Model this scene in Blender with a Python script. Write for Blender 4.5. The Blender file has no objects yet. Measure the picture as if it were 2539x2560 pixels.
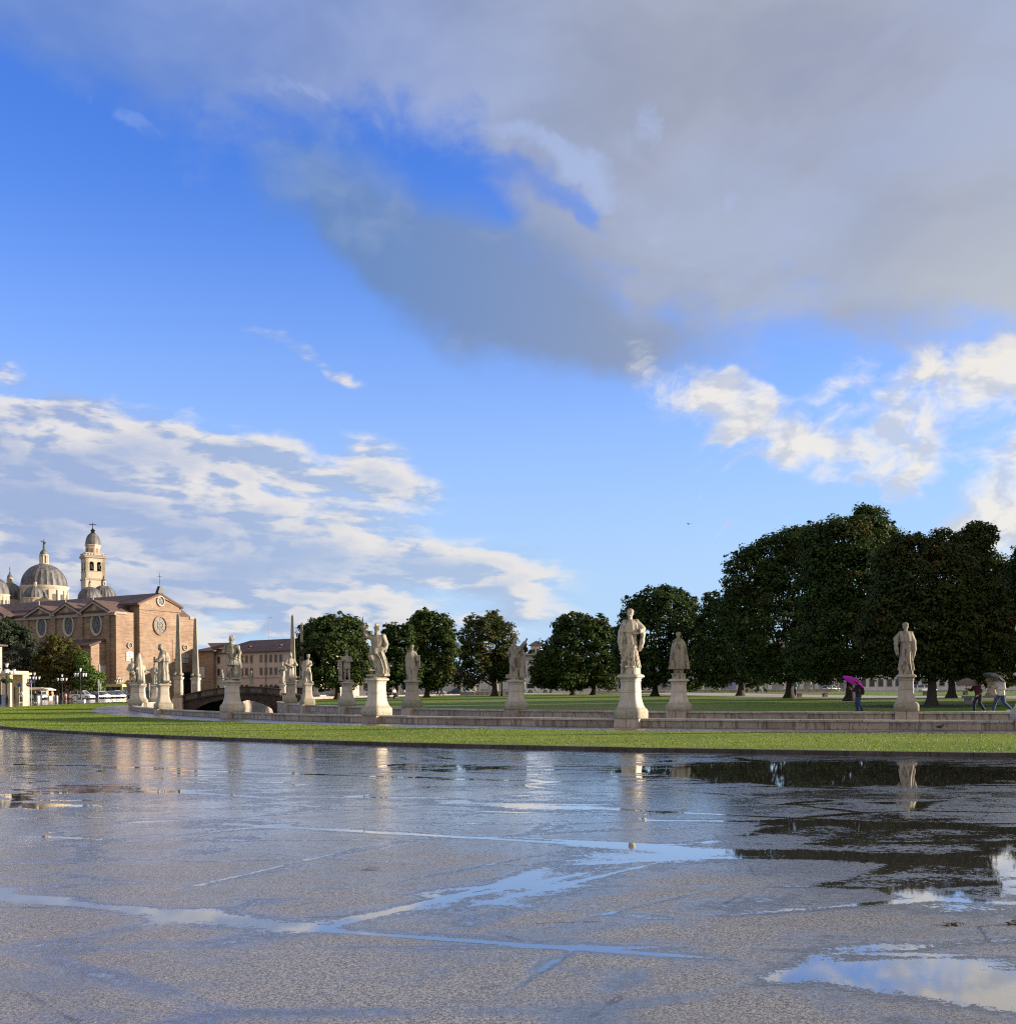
import bpy, bmesh, math, random
import numpy as np
from mathutils import Vector, Matrix
scene = bpy.context.scene
col = scene.collection
R = math.radians
rng = np.random.default_rng(11)
random.seed(11)

# ------------------------------------------------------------------ camera
FPX, CX, CY, ROLL, EYE = 2539.0, 1270.0, 1718.0, R(0.45), 1.6
cam_data = bpy.data.cameras.new('camera')
cam = bpy.data.objects.new('camera', cam_data)
col.objects.link(cam)
cam_data.sensor_fit = 'HORIZONTAL'
cam_data.sensor_width = 36.0
cam_data.lens = 36.0
cam_data.shift_y = 438.0 / 2539.0
cam_data.clip_start = 0.1
cam_data.clip_end = 9000
cam.matrix_world = Matrix.Translation((0, 0, EYE)) @ Matrix.Rotation(R(90), 4, 'X') @ Matrix.Rotation(-ROLL, 4, 'Z')
scene.camera = cam


def ray(px, py):
    u, v = px - CX, py - CY
    uu = u * math.cos(ROLL) - v * math.sin(ROLL)
    vv = v * math.cos(ROLL) + u * math.sin(ROLL)
    return uu / FPX, -vv / FPX            # x per metre of depth, rise per metre of depth


def X(px, D, py=1740):
    return ray(px, py)[0] * D


def Z(px, py, D):
    return EYE + ray(px, py)[1] * D


def sky_angles(px, py):
    a, b = ray(px, py)
    return math.atan2(a, 1.0), math.atan2(b, math.hypot(1.0, a))


# ------------------------------------------------------------------ node helper
class S:
    """a node socket with arithmetic"""
    nt = None

    def __init__(self, sock):
        self.s = sock

    def _m(self, op, o, rev=False):
        n = S.nt.nodes.new('ShaderNodeMath')
        n.operation = op
        a, b = (o, self) if rev else (self, o)
        put(n.inputs[0], a)
        if b is not None:
            put(n.inputs[1], b)
        return S(n.outputs[0])

    def __add__(s, o): return s._m('ADD', o)
    def __radd__(s, o): return s._m('ADD', o)
    def __sub__(s, o): return s._m('SUBTRACT', o)
    def __rsub__(s, o): return s._m('SUBTRACT', o, True)
    def __mul__(s, o): return s._m('MULTIPLY', o)
    def __rmul__(s, o): return s._m('MULTIPLY', o)
    def __truediv__(s, o): return s._m('DIVIDE', o)
    def __pow__(s, o): return s._m('POWER', o)
    def f(s, op, o=None): return s._m(op, o)


def put(inp, v):
    if isinstance(v, S):
        S.nt.links.new(v.s, inp)
    elif isinstance(v, (tuple, list)) and inp.type == 'RGBA' and len(v) == 3:
        inp.default_value = (*v, 1)
    else:
        inp.default_value = v


def smooth(x, a, b, lo=0.0, hi=1.0):
    n = S.nt.nodes.new('ShaderNodeMapRange')
    n.interpolation_type = 'SMOOTHSTEP'
    put(n.inputs[0], x)
    n.inputs[1].default_value, n.inputs[2].default_value = a, b
    n.inputs[3].default_value, n.inputs[4].default_value = lo, hi
    return S(n.outputs[0])


def lin(x, a, b, lo=0.0, hi=1.0):
    n = S.nt.nodes.new('ShaderNodeMapRange')
    put(n.inputs[0], x)
    n.inputs[1].default_value, n.inputs[2].default_value = a, b
    n.inputs[3].default_value, n.inputs[4].default_value = lo, hi
    return S(n.outputs[0])


def noise(vec, scale, detail=4, rough=0.5, dist=0.0, out=0, dim='3D'):
    n = S.nt.nodes.new('ShaderNodeTexNoise')
    n.noise_dimensions = dim
    put(n.inputs['Vector'], vec)
    n.inputs['Scale'].default_value = scale
    n.inputs['Detail'].default_value = detail
    n.inputs['Roughness'].default_value = rough
    n.inputs['Distortion'].default_value = dist
    return S(n.outputs[out])


def voro(vec, scale, feature='F1', out='Distance', rnd=1.0):
    n = S.nt.nodes.new('ShaderNodeTexVoronoi')
    n.feature = feature
    put(n.inputs['Vector'], vec)
    n.inputs['Scale'].default_value = scale
    n.inputs['Randomness'].default_value = rnd
    return S(n.outputs[out])


def mixc(fac, a, b, mode='MIX'):
    n = S.nt.nodes.new('ShaderNodeMix')
    n.data_type = 'RGBA'
    n.blend_type = mode
    put(n.inputs[0], fac)
    put(n.inputs[6], a)
    put(n.inputs[7], b)
    return S(n.outputs[2])


def mapping(vec, loc=(0, 0, 0), rot=(0, 0, 0), scale=(1, 1, 1), kind='POINT'):
    n = S.nt.nodes.new('ShaderNodeMapping')
    n.vector_type = kind
    put(n.inputs[0], vec)
    n.inputs[1].default_value = loc
    n.inputs[2].default_value = rot
    n.inputs[3].default_value = scale
    return S(n.outputs[0])


def combine(x, y, z=0.0):
    n = S.nt.nodes.new('ShaderNodeCombineXYZ')
    put(n.inputs[0], x), put(n.inputs[1], y), put(n.inputs[2], z)
    return S(n.outputs[0])


def split(vec):
    n = S.nt.nodes.new('ShaderNodeSeparateXYZ')
    put(n.inputs[0], vec)
    return [S(o) for o in n.outputs]


def length(vec):
    n = S.nt.nodes.new('ShaderNodeVectorMath')
    n.operation = 'LENGTH'
    put(n.inputs[0], vec)
    return S(n.outputs['Value'])


def geo(name):
    return S(S.nt.nodes.new('ShaderNodeNewGeometry').outputs[name])


def coord(name='Object'):
    return S(S.nt.nodes.new('ShaderNodeTexCoord').outputs[name])


def obj_random():
    return S(S.nt.nodes.new('ShaderNodeObjectInfo').outputs['Random'])


def curve1d(x, pts):
    n = S.nt.nodes.new('ShaderNodeFloatCurve')
    c = n.mapping.curves[0]
    while len(c.points) > 2:
        c.points.remove(c.points[1])
    c.points[0].location = pts[0]
    c.points[1].location = pts[-1]
    for p in pts[1:-1]:
        c.points.new(*p)
    n.mapping.use_clip = False
    n.mapping.update()
    put(n.inputs['Value'], x)
    return S(n.outputs[0])


# ------------------------------------------------------------------ sun, sky, exposure
SUN_AZ, SUN_EL = R(86.0), R(13.0)          # azimuth measured from +Y towards +X
sun_dir = Vector((math.sin(SUN_AZ) * math.cos(SUN_EL), math.cos(SUN_AZ) * math.cos(SUN_EL), math.sin(SUN_EL)))
sd = bpy.data.lights.new('sun', 'SUN')
sd.energy = 5.0
sd.angle = R(0.6)
sd.color = (1.0, 0.86, 0.68)
so = bpy.data.objects.new('sun', sd)
so.rotation_euler = (-sun_dir).to_track_quat('-Z', 'Y').to_euler()
so.location = (60, 0, 60)
col.objects.link(so)
scene.view_settings.view_transform = 'Standard'
scene.view_settings.look = 'None'
scene.view_settings.exposure = 0.9
scene.view_settings.gamma = 1.0
scene.view_settings.use_curve_mapping = False
scene.cycles.max_bounces = 6
scene.cycles.diffuse_bounces = 3
scene.cycles.glossy_bounces = 3
scene.cycles.transmission_bounces = 3
scene.cycles.use_denoising = False
scene.cycles.filter_width = 1.15
scene.cycles.use_adaptive_sampling = True
scene.cycles.adaptive_threshold = 0.012
scene.cycles.adaptive_min_samples = 12

world = bpy.data.worlds.new('World')
scene.world = world
world.use_nodes = True
world.cycles.sampling_method = 'MANUAL'
world.cycles.sample_map_resolution = 512
S.nt = world.node_tree
S.nt.nodes.clear()
SKY_STRENGTH = 0.1


def srgb(r, g, b, k=1.0):
    def f(c):
        c /= 255.0
        return (c / 12.92 if c <= 0.04045 else ((c + 0.055) / 1.055) ** 2.4) * k
    return (f(r), f(g), f(b))


K = 1.0 / SKY_STRENGTH
dirv = coord('Generated')
dx, dy, dz = split(dirv)
AZ = dx.f('ARCTAN2', dy)
EL = dz.f('ARCSINE')
AE0 = combine(AZ, EL, 0.0)
vm = S.nt.nodes.new('ShaderNodeVectorMath')
vm.operation = 'MULTIPLY_ADD'
put(vm.inputs[0], noise(AE0, 4.5, 5, 0.6, 0.0, 1, '2D'))
vm.inputs[1].default_value = (0.11, 0.075, 0.0)
vm.inputs[2].default_value = (-0.055, -0.0375, 0.0)
vm2 = S.nt.nodes.new('ShaderNodeVectorMath')
vm2.operation = 'ADD'
put(vm2.inputs[0], AE0)
put(vm2.inputs[1], S(vm.outputs[0]))
AE = S(vm2.outputs[0])                     # ragged edges: everything is placed in gently stirred angles
# the flat cloud deck seen in perspective: streaks tighten towards the horizon
deck = combine(dx / (dz.f('ABSOLUTE') + 0.16), dy / (dz.f('ABSOLUTE') + 0.16), 0.0)
sky = S.nt.nodes.new('ShaderNodeTexSky')
sky.sky_type = 'NISHITA'
sky.sun_disc = False
sky.sun_elevation = SUN_EL
sky.sun_rotation = SUN_AZ
sky.altitude = 0
sky.air_density = 1.15
sky.dust_density = 0.6
sky.ozone_density = 1.6
blue = mixc(1.0, S(sky.outputs[0]), (0.80, 1.44, 3.25), 'MULTIPLY')
blue = mixc(smooth(EL, -0.05, 0.50, 0.97, 0.0), blue, srgb(190, 219, 249, K))


def blob(px, py, rx, ry, rot=0.0, grow=1.3, vec=None):
    """1 in the middle of an elliptic patch of sky, 0 outside it"""
    a, e = sky_angles(px, py)
    rx, ry = rx * grow, ry * grow
    a1 = sky_angles(px + rx, py)[0] - sky_angles(px - rx, py)[0]
    e1 = sky_angles(px, py - ry)[1] - sky_angles(px, py + ry)[1]
    m = mapping(vec if vec is not None else AE, (a, e, 0), (0, 0, -R(rot)), (a1 / 2, e1 / 2, 1), 'TEXTURE')
    return smooth(length(m), 1.0, 0.0)


def add_blobs(lst, grow=1.4):
    tot = None
    for b in lst:
        v = blob(*b[:5], grow) * b[5]
        tot = v if tot is None else tot + v
    return tot


n_big = noise(deck, 1.6, 6, 0.55, 0.3, dim='2D')
n_mid = noise(mapping(AE0, scale=(1, 1.9, 1)), 9.0, 5, 0.58, 0.2, dim='2D')
n_mid2 = noise(mapping(AE0, (0.014, 0.010, 0), scale=(1, 1.9, 1)), 9.0, 5, 0.58, 0.2, dim='2D')
n_str = noise(mapping(AE0, rot=(0, 0, R(9)), scale=(1, 3.2, 1)), 9.0, 5, 0.55, 0.15, dim='2D')
n_str2 = noise(mapping(AE0, (0.012, 0.022, 0), rot=(0, 0, R(9)), scale=(1, 3.2, 1)), 9.0, 5, 0.55, 0.15, dim='2D')
n_fine = noise(mapping(AE, rot=(0, 0, R(-35)), scale=(1, 1.6, 1)), 17.0, 5, 0.58, 0.25, dim='2D')

# 1: the grey upper deck; its lower edge is a curve over the azimuth
edge = [(-900, 60), (-300, 60), (0, 110), (110, 255), (330, 300), (560, 345), (760, 345), (1000, 335), (1150, 345),
        (1250, 520), (1400, 700), (1540, 820), (1690, 880), (1850, 880), (2000, 850), (2150, 880), (2400, 900), (2900, 960)]
pts = []
for (x, y) in edge:
    a, e = sky_angles(x, y)
    pts.append(((a + 1.2) / 2.4, e))
el_b = curve1d((AZ + 1.2) / 2.4, [(0.0, pts[0][1])] + pts + [(1.0, pts[-1][1])])
over = EL - el_b + (n_mid - 0.5) * 0.10 + (n_fine - 0.5) * 0.05
up = smooth(over, -0.02, 0.055)
right = smooth(AZ, -0.42, 0.22)                       # clouds thicken and whiten towards the sun
up_a = up * (right * 0.18 + 0.78) * smooth(n_big, 0.2, 0.62, 0.82, 1.0)
holes = add_blobs([(1330, 455, 150, 55, 30, 1.0), (1180, 390, 150, 45, 10, 1.0), (1440, 530, 90, 40, 40, 0.9), (1990, 850, 190, 60, 0, 1.0), (1760, 880, 120, 40, 0, .8), (2420, 850, 110, 40, 0, 0.7), (900, 390, 320, 60, 3, .6)], 1.3)
up_a = up_a * (1.0 - 0.62 * smooth(holes * .85 + ((n_mid - 0.5) * 0.9 + (n_fine - .5) * .8) * smooth(holes, 0.0, 0.4), 0.05, 1.05))
wisp = add_blobs([(1300, 335, 170, 32, 33, 1.0), (1420, 440, 240, 70, 20, 0.7), (1570, 335, 60, 110, 20, 0.55), (1480, 390, 140, 40, -20, 0.5), (1800, 440, 40, 110, -35, 0.5), (1650, 600, 260, 60, 35, 0.5), (1090, 110, 110, 30, 30, .4),
                  (800, 250, 400, 30, 5, .45), (300, 280, 260, 25, 5, .45), (1000, 320, 160, 22, 0, .5), (2000, 560, 240, 60, 30, .3)])
wisp = smooth(wisp * 0.8 + (n_fine - 0.5) * 2.2 * smooth(wisp, 0.0, 0.4), 0.25, 1.2)
grey_l, grey_r = srgb(120, 150, 210, K), srgb(174, 177, 181, K)
cu = mixc(right, grey_l, grey_r)
cu = mixc(smooth(n_big, 0.30, 0.72) * 0.55, cu, srgb(150, 168, 216, K))
n_soft = noise(mapping(AE, rot=(0, 0, R(28)), scale=(0.7, 1.5, 1)), 5.5, 4, 0.55, 0.1, dim='2D')
cu = mixc(smooth(n_soft, 0.40, 0.72) * 0.40, cu, srgb(186, 198, 226, K))
cu = mixc(smooth(n_soft, 0.52, 0.26) * 0.45, cu, mixc(right, srgb(96, 128, 192, K), srgb(150, 156, 168, K)))
cu = mixc(add_blobs([(2560, 900, 420, 500, 0, 0.75)]), cu, srgb(205, 206, 200, K))
# unseen deck overhead and behind the viewer, brightened to fill the shaded sides
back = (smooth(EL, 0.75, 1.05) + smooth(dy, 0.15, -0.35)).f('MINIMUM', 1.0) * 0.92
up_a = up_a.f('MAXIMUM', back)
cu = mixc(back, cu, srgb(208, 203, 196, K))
# the dark tilted bank under it
bank = add_blobs([(850, 540, 240, 110, 32, 0.7), (980, 600, 380, 190, 32, 1.1), (1210, 730, 380, 190, 28, 1.2), (1430, 830, 330, 120, 15, 0.8), (1640, 840, 260, 120, 0, .6), (1330, 600, 260, 100, 20, .5), (2250, 800, 330, 120, 0, .5)], 1.35)
bank_a = smooth(bank * 0.85 + ((n_mid - 0.5) * 0.7 + (n_soft - 0.5) * 0.7 + (n_fine - .5) * .25) * smooth(bank, 0.0, 0.5), 0.0, 1.05) * 0.92
bank_c = mixc(smooth(AZ, -0.25, 0.35), srgb(104, 139, 192, K), srgb(156, 165, 184, K))

# 2: the sunlit cumulus banks low over the horizon
low = add_blobs([
    (60, 1190, 560, 170, 4, 1.0), (470, 1130, 330, 75, 10, 0.9), (700, 1190, 380, 80, 12, 0.8), (960, 1160, 130, 60, 10, 0.9), (1010, 1220, 150, 55, 12, 0.9),
    (330, 1300, 700, 170, 6, 1.0), (820, 1400, 560, 100, 5, 0.95), (1160, 1420, 330, 50, 4, 0.95), (1000, 1330, 300, 50, 8, .6), (300, 1450, 800, 120, 0, 0.9), (700, 1530, 900, 100, 0, 0.75), (1350, 1560, 420, 45, 0, .5),
    (-300, 1250, 500, 260, 0, 1.0), (30, 950, 150, 45, 10, 0.65), (80, 1035, 200, 45, 5, 0.6), (700, 885, 95, 26, 28, 0.62), (800, 935, 80, 20, 12, 0.5), (520, 1055, 90, 20, 0, .45)])
low_d = low * 0.80 + ((n_str - 0.5) * 2.2 + (n_fine - .5) * .5) * smooth(low, 0.0, 0.45)
low_a = smooth(low_d, 0.02, 0.85)
lit = smooth(n_str - n_str2, -0.09, 0.075) * smooth(low_d, 2.0, 0.5)
low_c = mixc(lit, mixc(smooth(AZ, -0.45, 0.0), srgb(160, 177, 214, K), srgb(174, 194, 224, K)), srgb(241, 234, 226, K))

rgt = add_blobs([
    (1590, 930, 140, 75, 50, 0.75), (1760, 985, 160, 75, 25, 0.95), (1860, 1080, 230, 95, 25, 1.0), (2030, 1130, 200, 60, 12, 0.9), (1880, 1160, 160, 30, 5, 0.7), (2070, 990, 130, 50, -25, 0.8),
    (2060, 1070, 90, 40, -10, 0.7), (2330, 1000, 250, 150, 0, 1.0), (2500, 1000, 260, 130, -35, 1.0), (2230, 1150, 190, 90, -10, 0.95), (2320, 1190, 150, 60, 0, 0.8), (2480, 1270, 280, 130, -25, 1.1),
    (2440, 1370, 220, 80, -10, 1.0), (2270, 1240, 60, 80, 40, 0.8), (2540, 1150, 80, 70, 0, .7), (1840, 1310, 70, 25, -30, 0.62), (1990, 1330, 40, 50, 20, 0.6), (2050, 1190, 60, 30, 0, .6), (1790, 1205, 40, 18, -30, .55),
    (2900, 1150, 420, 330, 0, 1.1), (2700, 900, 300, 160, 0, .9)], 1.12)
rgt_d = rgt * 0.8 + ((n_fine - 0.5) * 2.3 + (n_mid - 0.5) * 0.8) * smooth(rgt, 0.0, 0.4)
rgt_a = smooth(rgt_d, 0.05, 1.1)
lit_r = smooth(n_mid - n_mid2, -0.09, 0.05)
rgt_c = mixc(lit_r, srgb(208, 210, 216, K), srgb(246, 240, 228, K))

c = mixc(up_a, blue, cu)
bank_c = mixc(smooth(n_soft + (n_fine - .5) * .5, 0.45, 0.75) * 0.45, bank_c, mixc(right, srgb(132, 163, 214, K), srgb(172, 180, 198, K)))
c = mixc(bank_a, c, bank_c)
c = mixc(wisp * 0.55, c, srgb(176, 197, 243, K))
c = mixc(low_a * 0.92, c, low_c)
c = mixc(rgt_a * 0.88, c, rgt_c)
# below the horizon only the ground is ever seen
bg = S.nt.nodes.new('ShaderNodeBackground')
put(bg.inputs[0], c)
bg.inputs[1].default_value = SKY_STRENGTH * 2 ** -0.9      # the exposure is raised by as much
wo = S.nt.nodes.new('ShaderNodeOutputWorld')
S.nt.links.new(bg.outputs[0], wo.inputs[0])



# ------------------------------------------------------------------ building helpers
def tag(o, label=None, cat=None, group=None, kind=None):
    for k, v in (('label', label), ('category', cat), ('group', group), ('kind', kind)):
        if v:
            o[k] = v
    return o


def thing(name, label, cat, loc=(0, 0, 0), rz=0.0, group=None):
    o = bpy.data.objects.new(name, None)
    col.objects.link(o)
    o.location = loc
    o.rotation_euler = (0, 0, rz)
    return tag(o, label, cat, group)


def obj(name, mesh, parent=None, loc=None, rz=None):
    o = bpy.data.objects.new(name, mesh)
    col.objects.link(o)
    if parent is not None:
        o.parent = parent
    if loc is not None:
        o.location = loc
    if rz is not None:
        o.rotation_euler = (0, 0, rz)
    return o


def copy_tree(o, parent=None):
    c = o.copy()
    col.objects.link(c)
    c.parent = parent
    for ch in list(o.children):
        copy_tree(ch, c)
    return c


class MB:
    """collects vertices and faces and turns them into one mesh"""

    def __init__(self):
        self.v, self.f, self.m = [], [], []
        self.mat = 0

    def add(self, vs, fs):
        n = len(self.v)
        self.v += [tuple(p) for p in vs]
        self.f += [tuple(i + n for i in f) for f in fs]
        self.m += [self.mat] * len(fs)
        return self

    def box(self, x0, x1, y0, y1, z0, z1):
        vs = [(x, y, z) for z in (z0, z1) for y in (y0, y1) for x in (x0, x1)]
        return self.add(vs, [(0, 2, 3, 1), (4, 5, 7, 6), (0, 1, 5, 4), (2, 6, 7, 3), (0, 4, 6, 2), (1, 3, 7, 5)])

    def hexa(self, bot, top):
        """four points below, four above, both anticlockwise"""
        return self.add(list(bot) + list(top), [(3, 2, 1, 0), (4, 5, 6, 7), (0, 1, 5, 4), (1, 2, 6, 5), (2, 3, 7, 6), (3, 0, 4, 7)])

    def prism(self, poly, off):
        """polygon (3-D points) pushed along the vector off"""
        n = len(poly)
        a = [Vector(p) for p in poly]
        b = [p + Vector(off) for p in a]
        fs = [tuple(range(n)), tuple(range(2 * n - 1, n - 1, -1))]
        fs += [(i, i + n, (i + 1) % n + n, (i + 1) % n) for i in range(n)]
        return self.add(a + b, fs)

    def lathe(self, prof, seg=16, c=(0, 0, 0), rib=None, arc=None):
        vs, fs = [], []
        n = len(prof)
        for i in range(seg):
            t = 2 * math.pi * i / seg
            for (r, z) in prof:
                k = rib(i, r, z) if rib else 1.0
                vs.append((c[0] + r * k * math.cos(t), c[1] + r * k * math.sin(t), c[2] + z))
        for i in range(seg):
            j = (i + 1) % seg
            for k in range(n - 1):
                fs.append((i * n + k, j * n + k, j * n + k + 1, i * n + k + 1))
        fs.append(tuple(i * n + n - 1 for i in range(seg)))
        fs.append(tuple(i * n for i in reversed(range(seg))))
        return self.add(vs, fs)

    def squircle(self, prof, seg=28, p=6.0, c=(0, 0, 0)):
        """stack of rounded-square sections: (half width, z)"""
        vs, fs = [], []
        n = len(prof)
        for i in range(seg):
            t = 2 * math.pi * (i + 0.5) / seg
            ct, st = math.cos(t), math.sin(t)
            k = (abs(ct) ** p + abs(st) ** p) ** (-1.0 / p)
            for (r, z) in prof:
                vs.append((c[0] + r * k * ct, c[1] + r * k * st, c[2] + z))
        for i in range(seg):
            j = (i + 1) % seg
            for k in range(n - 1):
                fs.append((i * n + k, j * n + k, j * n + k + 1, i * n + k + 1))
        fs.append(tuple(i * n + n - 1 for i in range(seg)))
        fs.append(tuple(i * n for i in reversed(range(seg))))
        return self.add(vs, fs)

    def tube(self, pts, rad, seg=8):
        pts = [Vector(p) for p in pts]
        rad = rad if isinstance(rad, (list, tuple)) else [rad] * len(pts)
        vs, fs = [], []
        up = None
        for i, p in enumerate(pts):
            d = (pts[min(i + 1, len(pts) - 1)] - pts[max(i - 1, 0)]).normalized()
            if up is None:
                up = Vector((0, 0, 1)) if abs(d.z) < 0.9 else Vector((1, 0, 0))
            a = d.cross(up)
            if a.length < 1e-5:
                a = d.cross(Vector((0.3, 1, 0.1)))
            a.normalize()
            b = d.cross(a).normalized()
            up = -b if False else up
            for k in range(seg):
                t = 2 * math.pi * k / seg
                vs.append(p + a * (rad[i] * math.cos(t)) + b * (rad[i] * math.sin(t)))
        for i in range(len(pts) - 1):
            for k in range(seg):
                l = (k + 1) % seg
                fs.append((i * seg + k, i * seg + l, (i + 1) * seg + l, (i + 1) * seg + k))
        fs.append(tuple(range(seg - 1, -1, -1)))
        fs.append(tuple(range((len(pts) - 1) * seg, len(pts) * seg)))
        return self.add(vs, fs)

    def ball(self, c, r, seg=12, rings=8):
        rx, ry, rz = r if isinstance(r, (tuple, list)) else (r, r, r)
        vs, fs = [], []
        for j in range(1, rings):
            ph = math.pi * j / rings
            for i in range(seg):
                t = 2 * math.pi * i / seg
                vs.append((c[0] + rx * math.sin(ph) * math.cos(t), c[1] + ry * math.sin(ph) * math.sin(t), c[2] + rz * math.cos(ph)))
        vs += [(c[0], c[1], c[2] + rz), (c[0], c[1], c[2] - rz)]
        a, b = len(vs) - 2, len(vs) - 1
        for j in range(rings - 2):
            for i in range(seg):
                k = (i + 1) % seg
                fs.append((j * seg + i, (j + 1) * seg + i, (j + 1) * seg + k, j * seg + k))
        for i in range(seg):
            k = (i + 1) % seg
            fs.append((a, i, k))
            fs.append((b, (rings - 2) * seg + k, (rings - 2) * seg + i))
        return self.add(vs, fs)

    def xform(self, M, start=0):
        self.v[start:] = [tuple(M @ Vector(p)) for p in self.v[start:]]
        return self

    def mesh(self, name, mats, smooth_=False, fix=True):
        me = bpy.data.meshes.new(name)
        me.from_pydata(self.v, [], self.f)
        for m in (mats if isinstance(mats, (list, tuple)) else [mats]):
            me.materials.append(m)
        me.polygons.foreach_set('material_index', self.m)
        if fix:
            bm = bmesh.new()
            bm.from_mesh(me)
            bmesh.ops.recalc_face_normals(bm, faces=bm.faces)
            bm.to_mesh(me)
            bm.free()
        if smooth_:
            me.polygons.foreach_set('use_smooth', [True] * len(me.polygons))
            if smooth_ != 'all':
                me.set_sharp_from_angle(angle=R(40))
        me.update()
        return me

    def build(self, name, mats, parent=None, loc=None, rz=None, smooth_=False):
        return obj(name, self.mesh(name, mats, smooth_), parent, loc, rz)


def np_mesh(name, V, F, mats, smooth_=True, mi=None):
    """V (n,3) array, F (m,k) array -> mesh, quickly"""
    me = bpy.data.meshes.new(name)
    V = np.asarray(V, np.float32)
    F = np.asarray(F, np.int32)
    k = F.shape[1]
    me.vertices.add(len(V))
    me.vertices.foreach_set('co', V.ravel())
    me.loops.add(F.size)
    me.loops.foreach_set('vertex_index', F.ravel())
    me.polygons.add(len(F))
    me.polygons.foreach_set('loop_start', np.arange(0, F.size, k, dtype=np.int32))
    for m in (mats if isinstance(mats, (list, tuple)) else [mats]):
        me.materials.append(m)
    if mi is not None:
        me.polygons.foreach_set('material_index', np.asarray(mi, np.int32))
    me.polygons.foreach_set('use_smooth', np.full(len(F), smooth_))
    me.update(calc_edges=True)
    me.validate()
    return me


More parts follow.
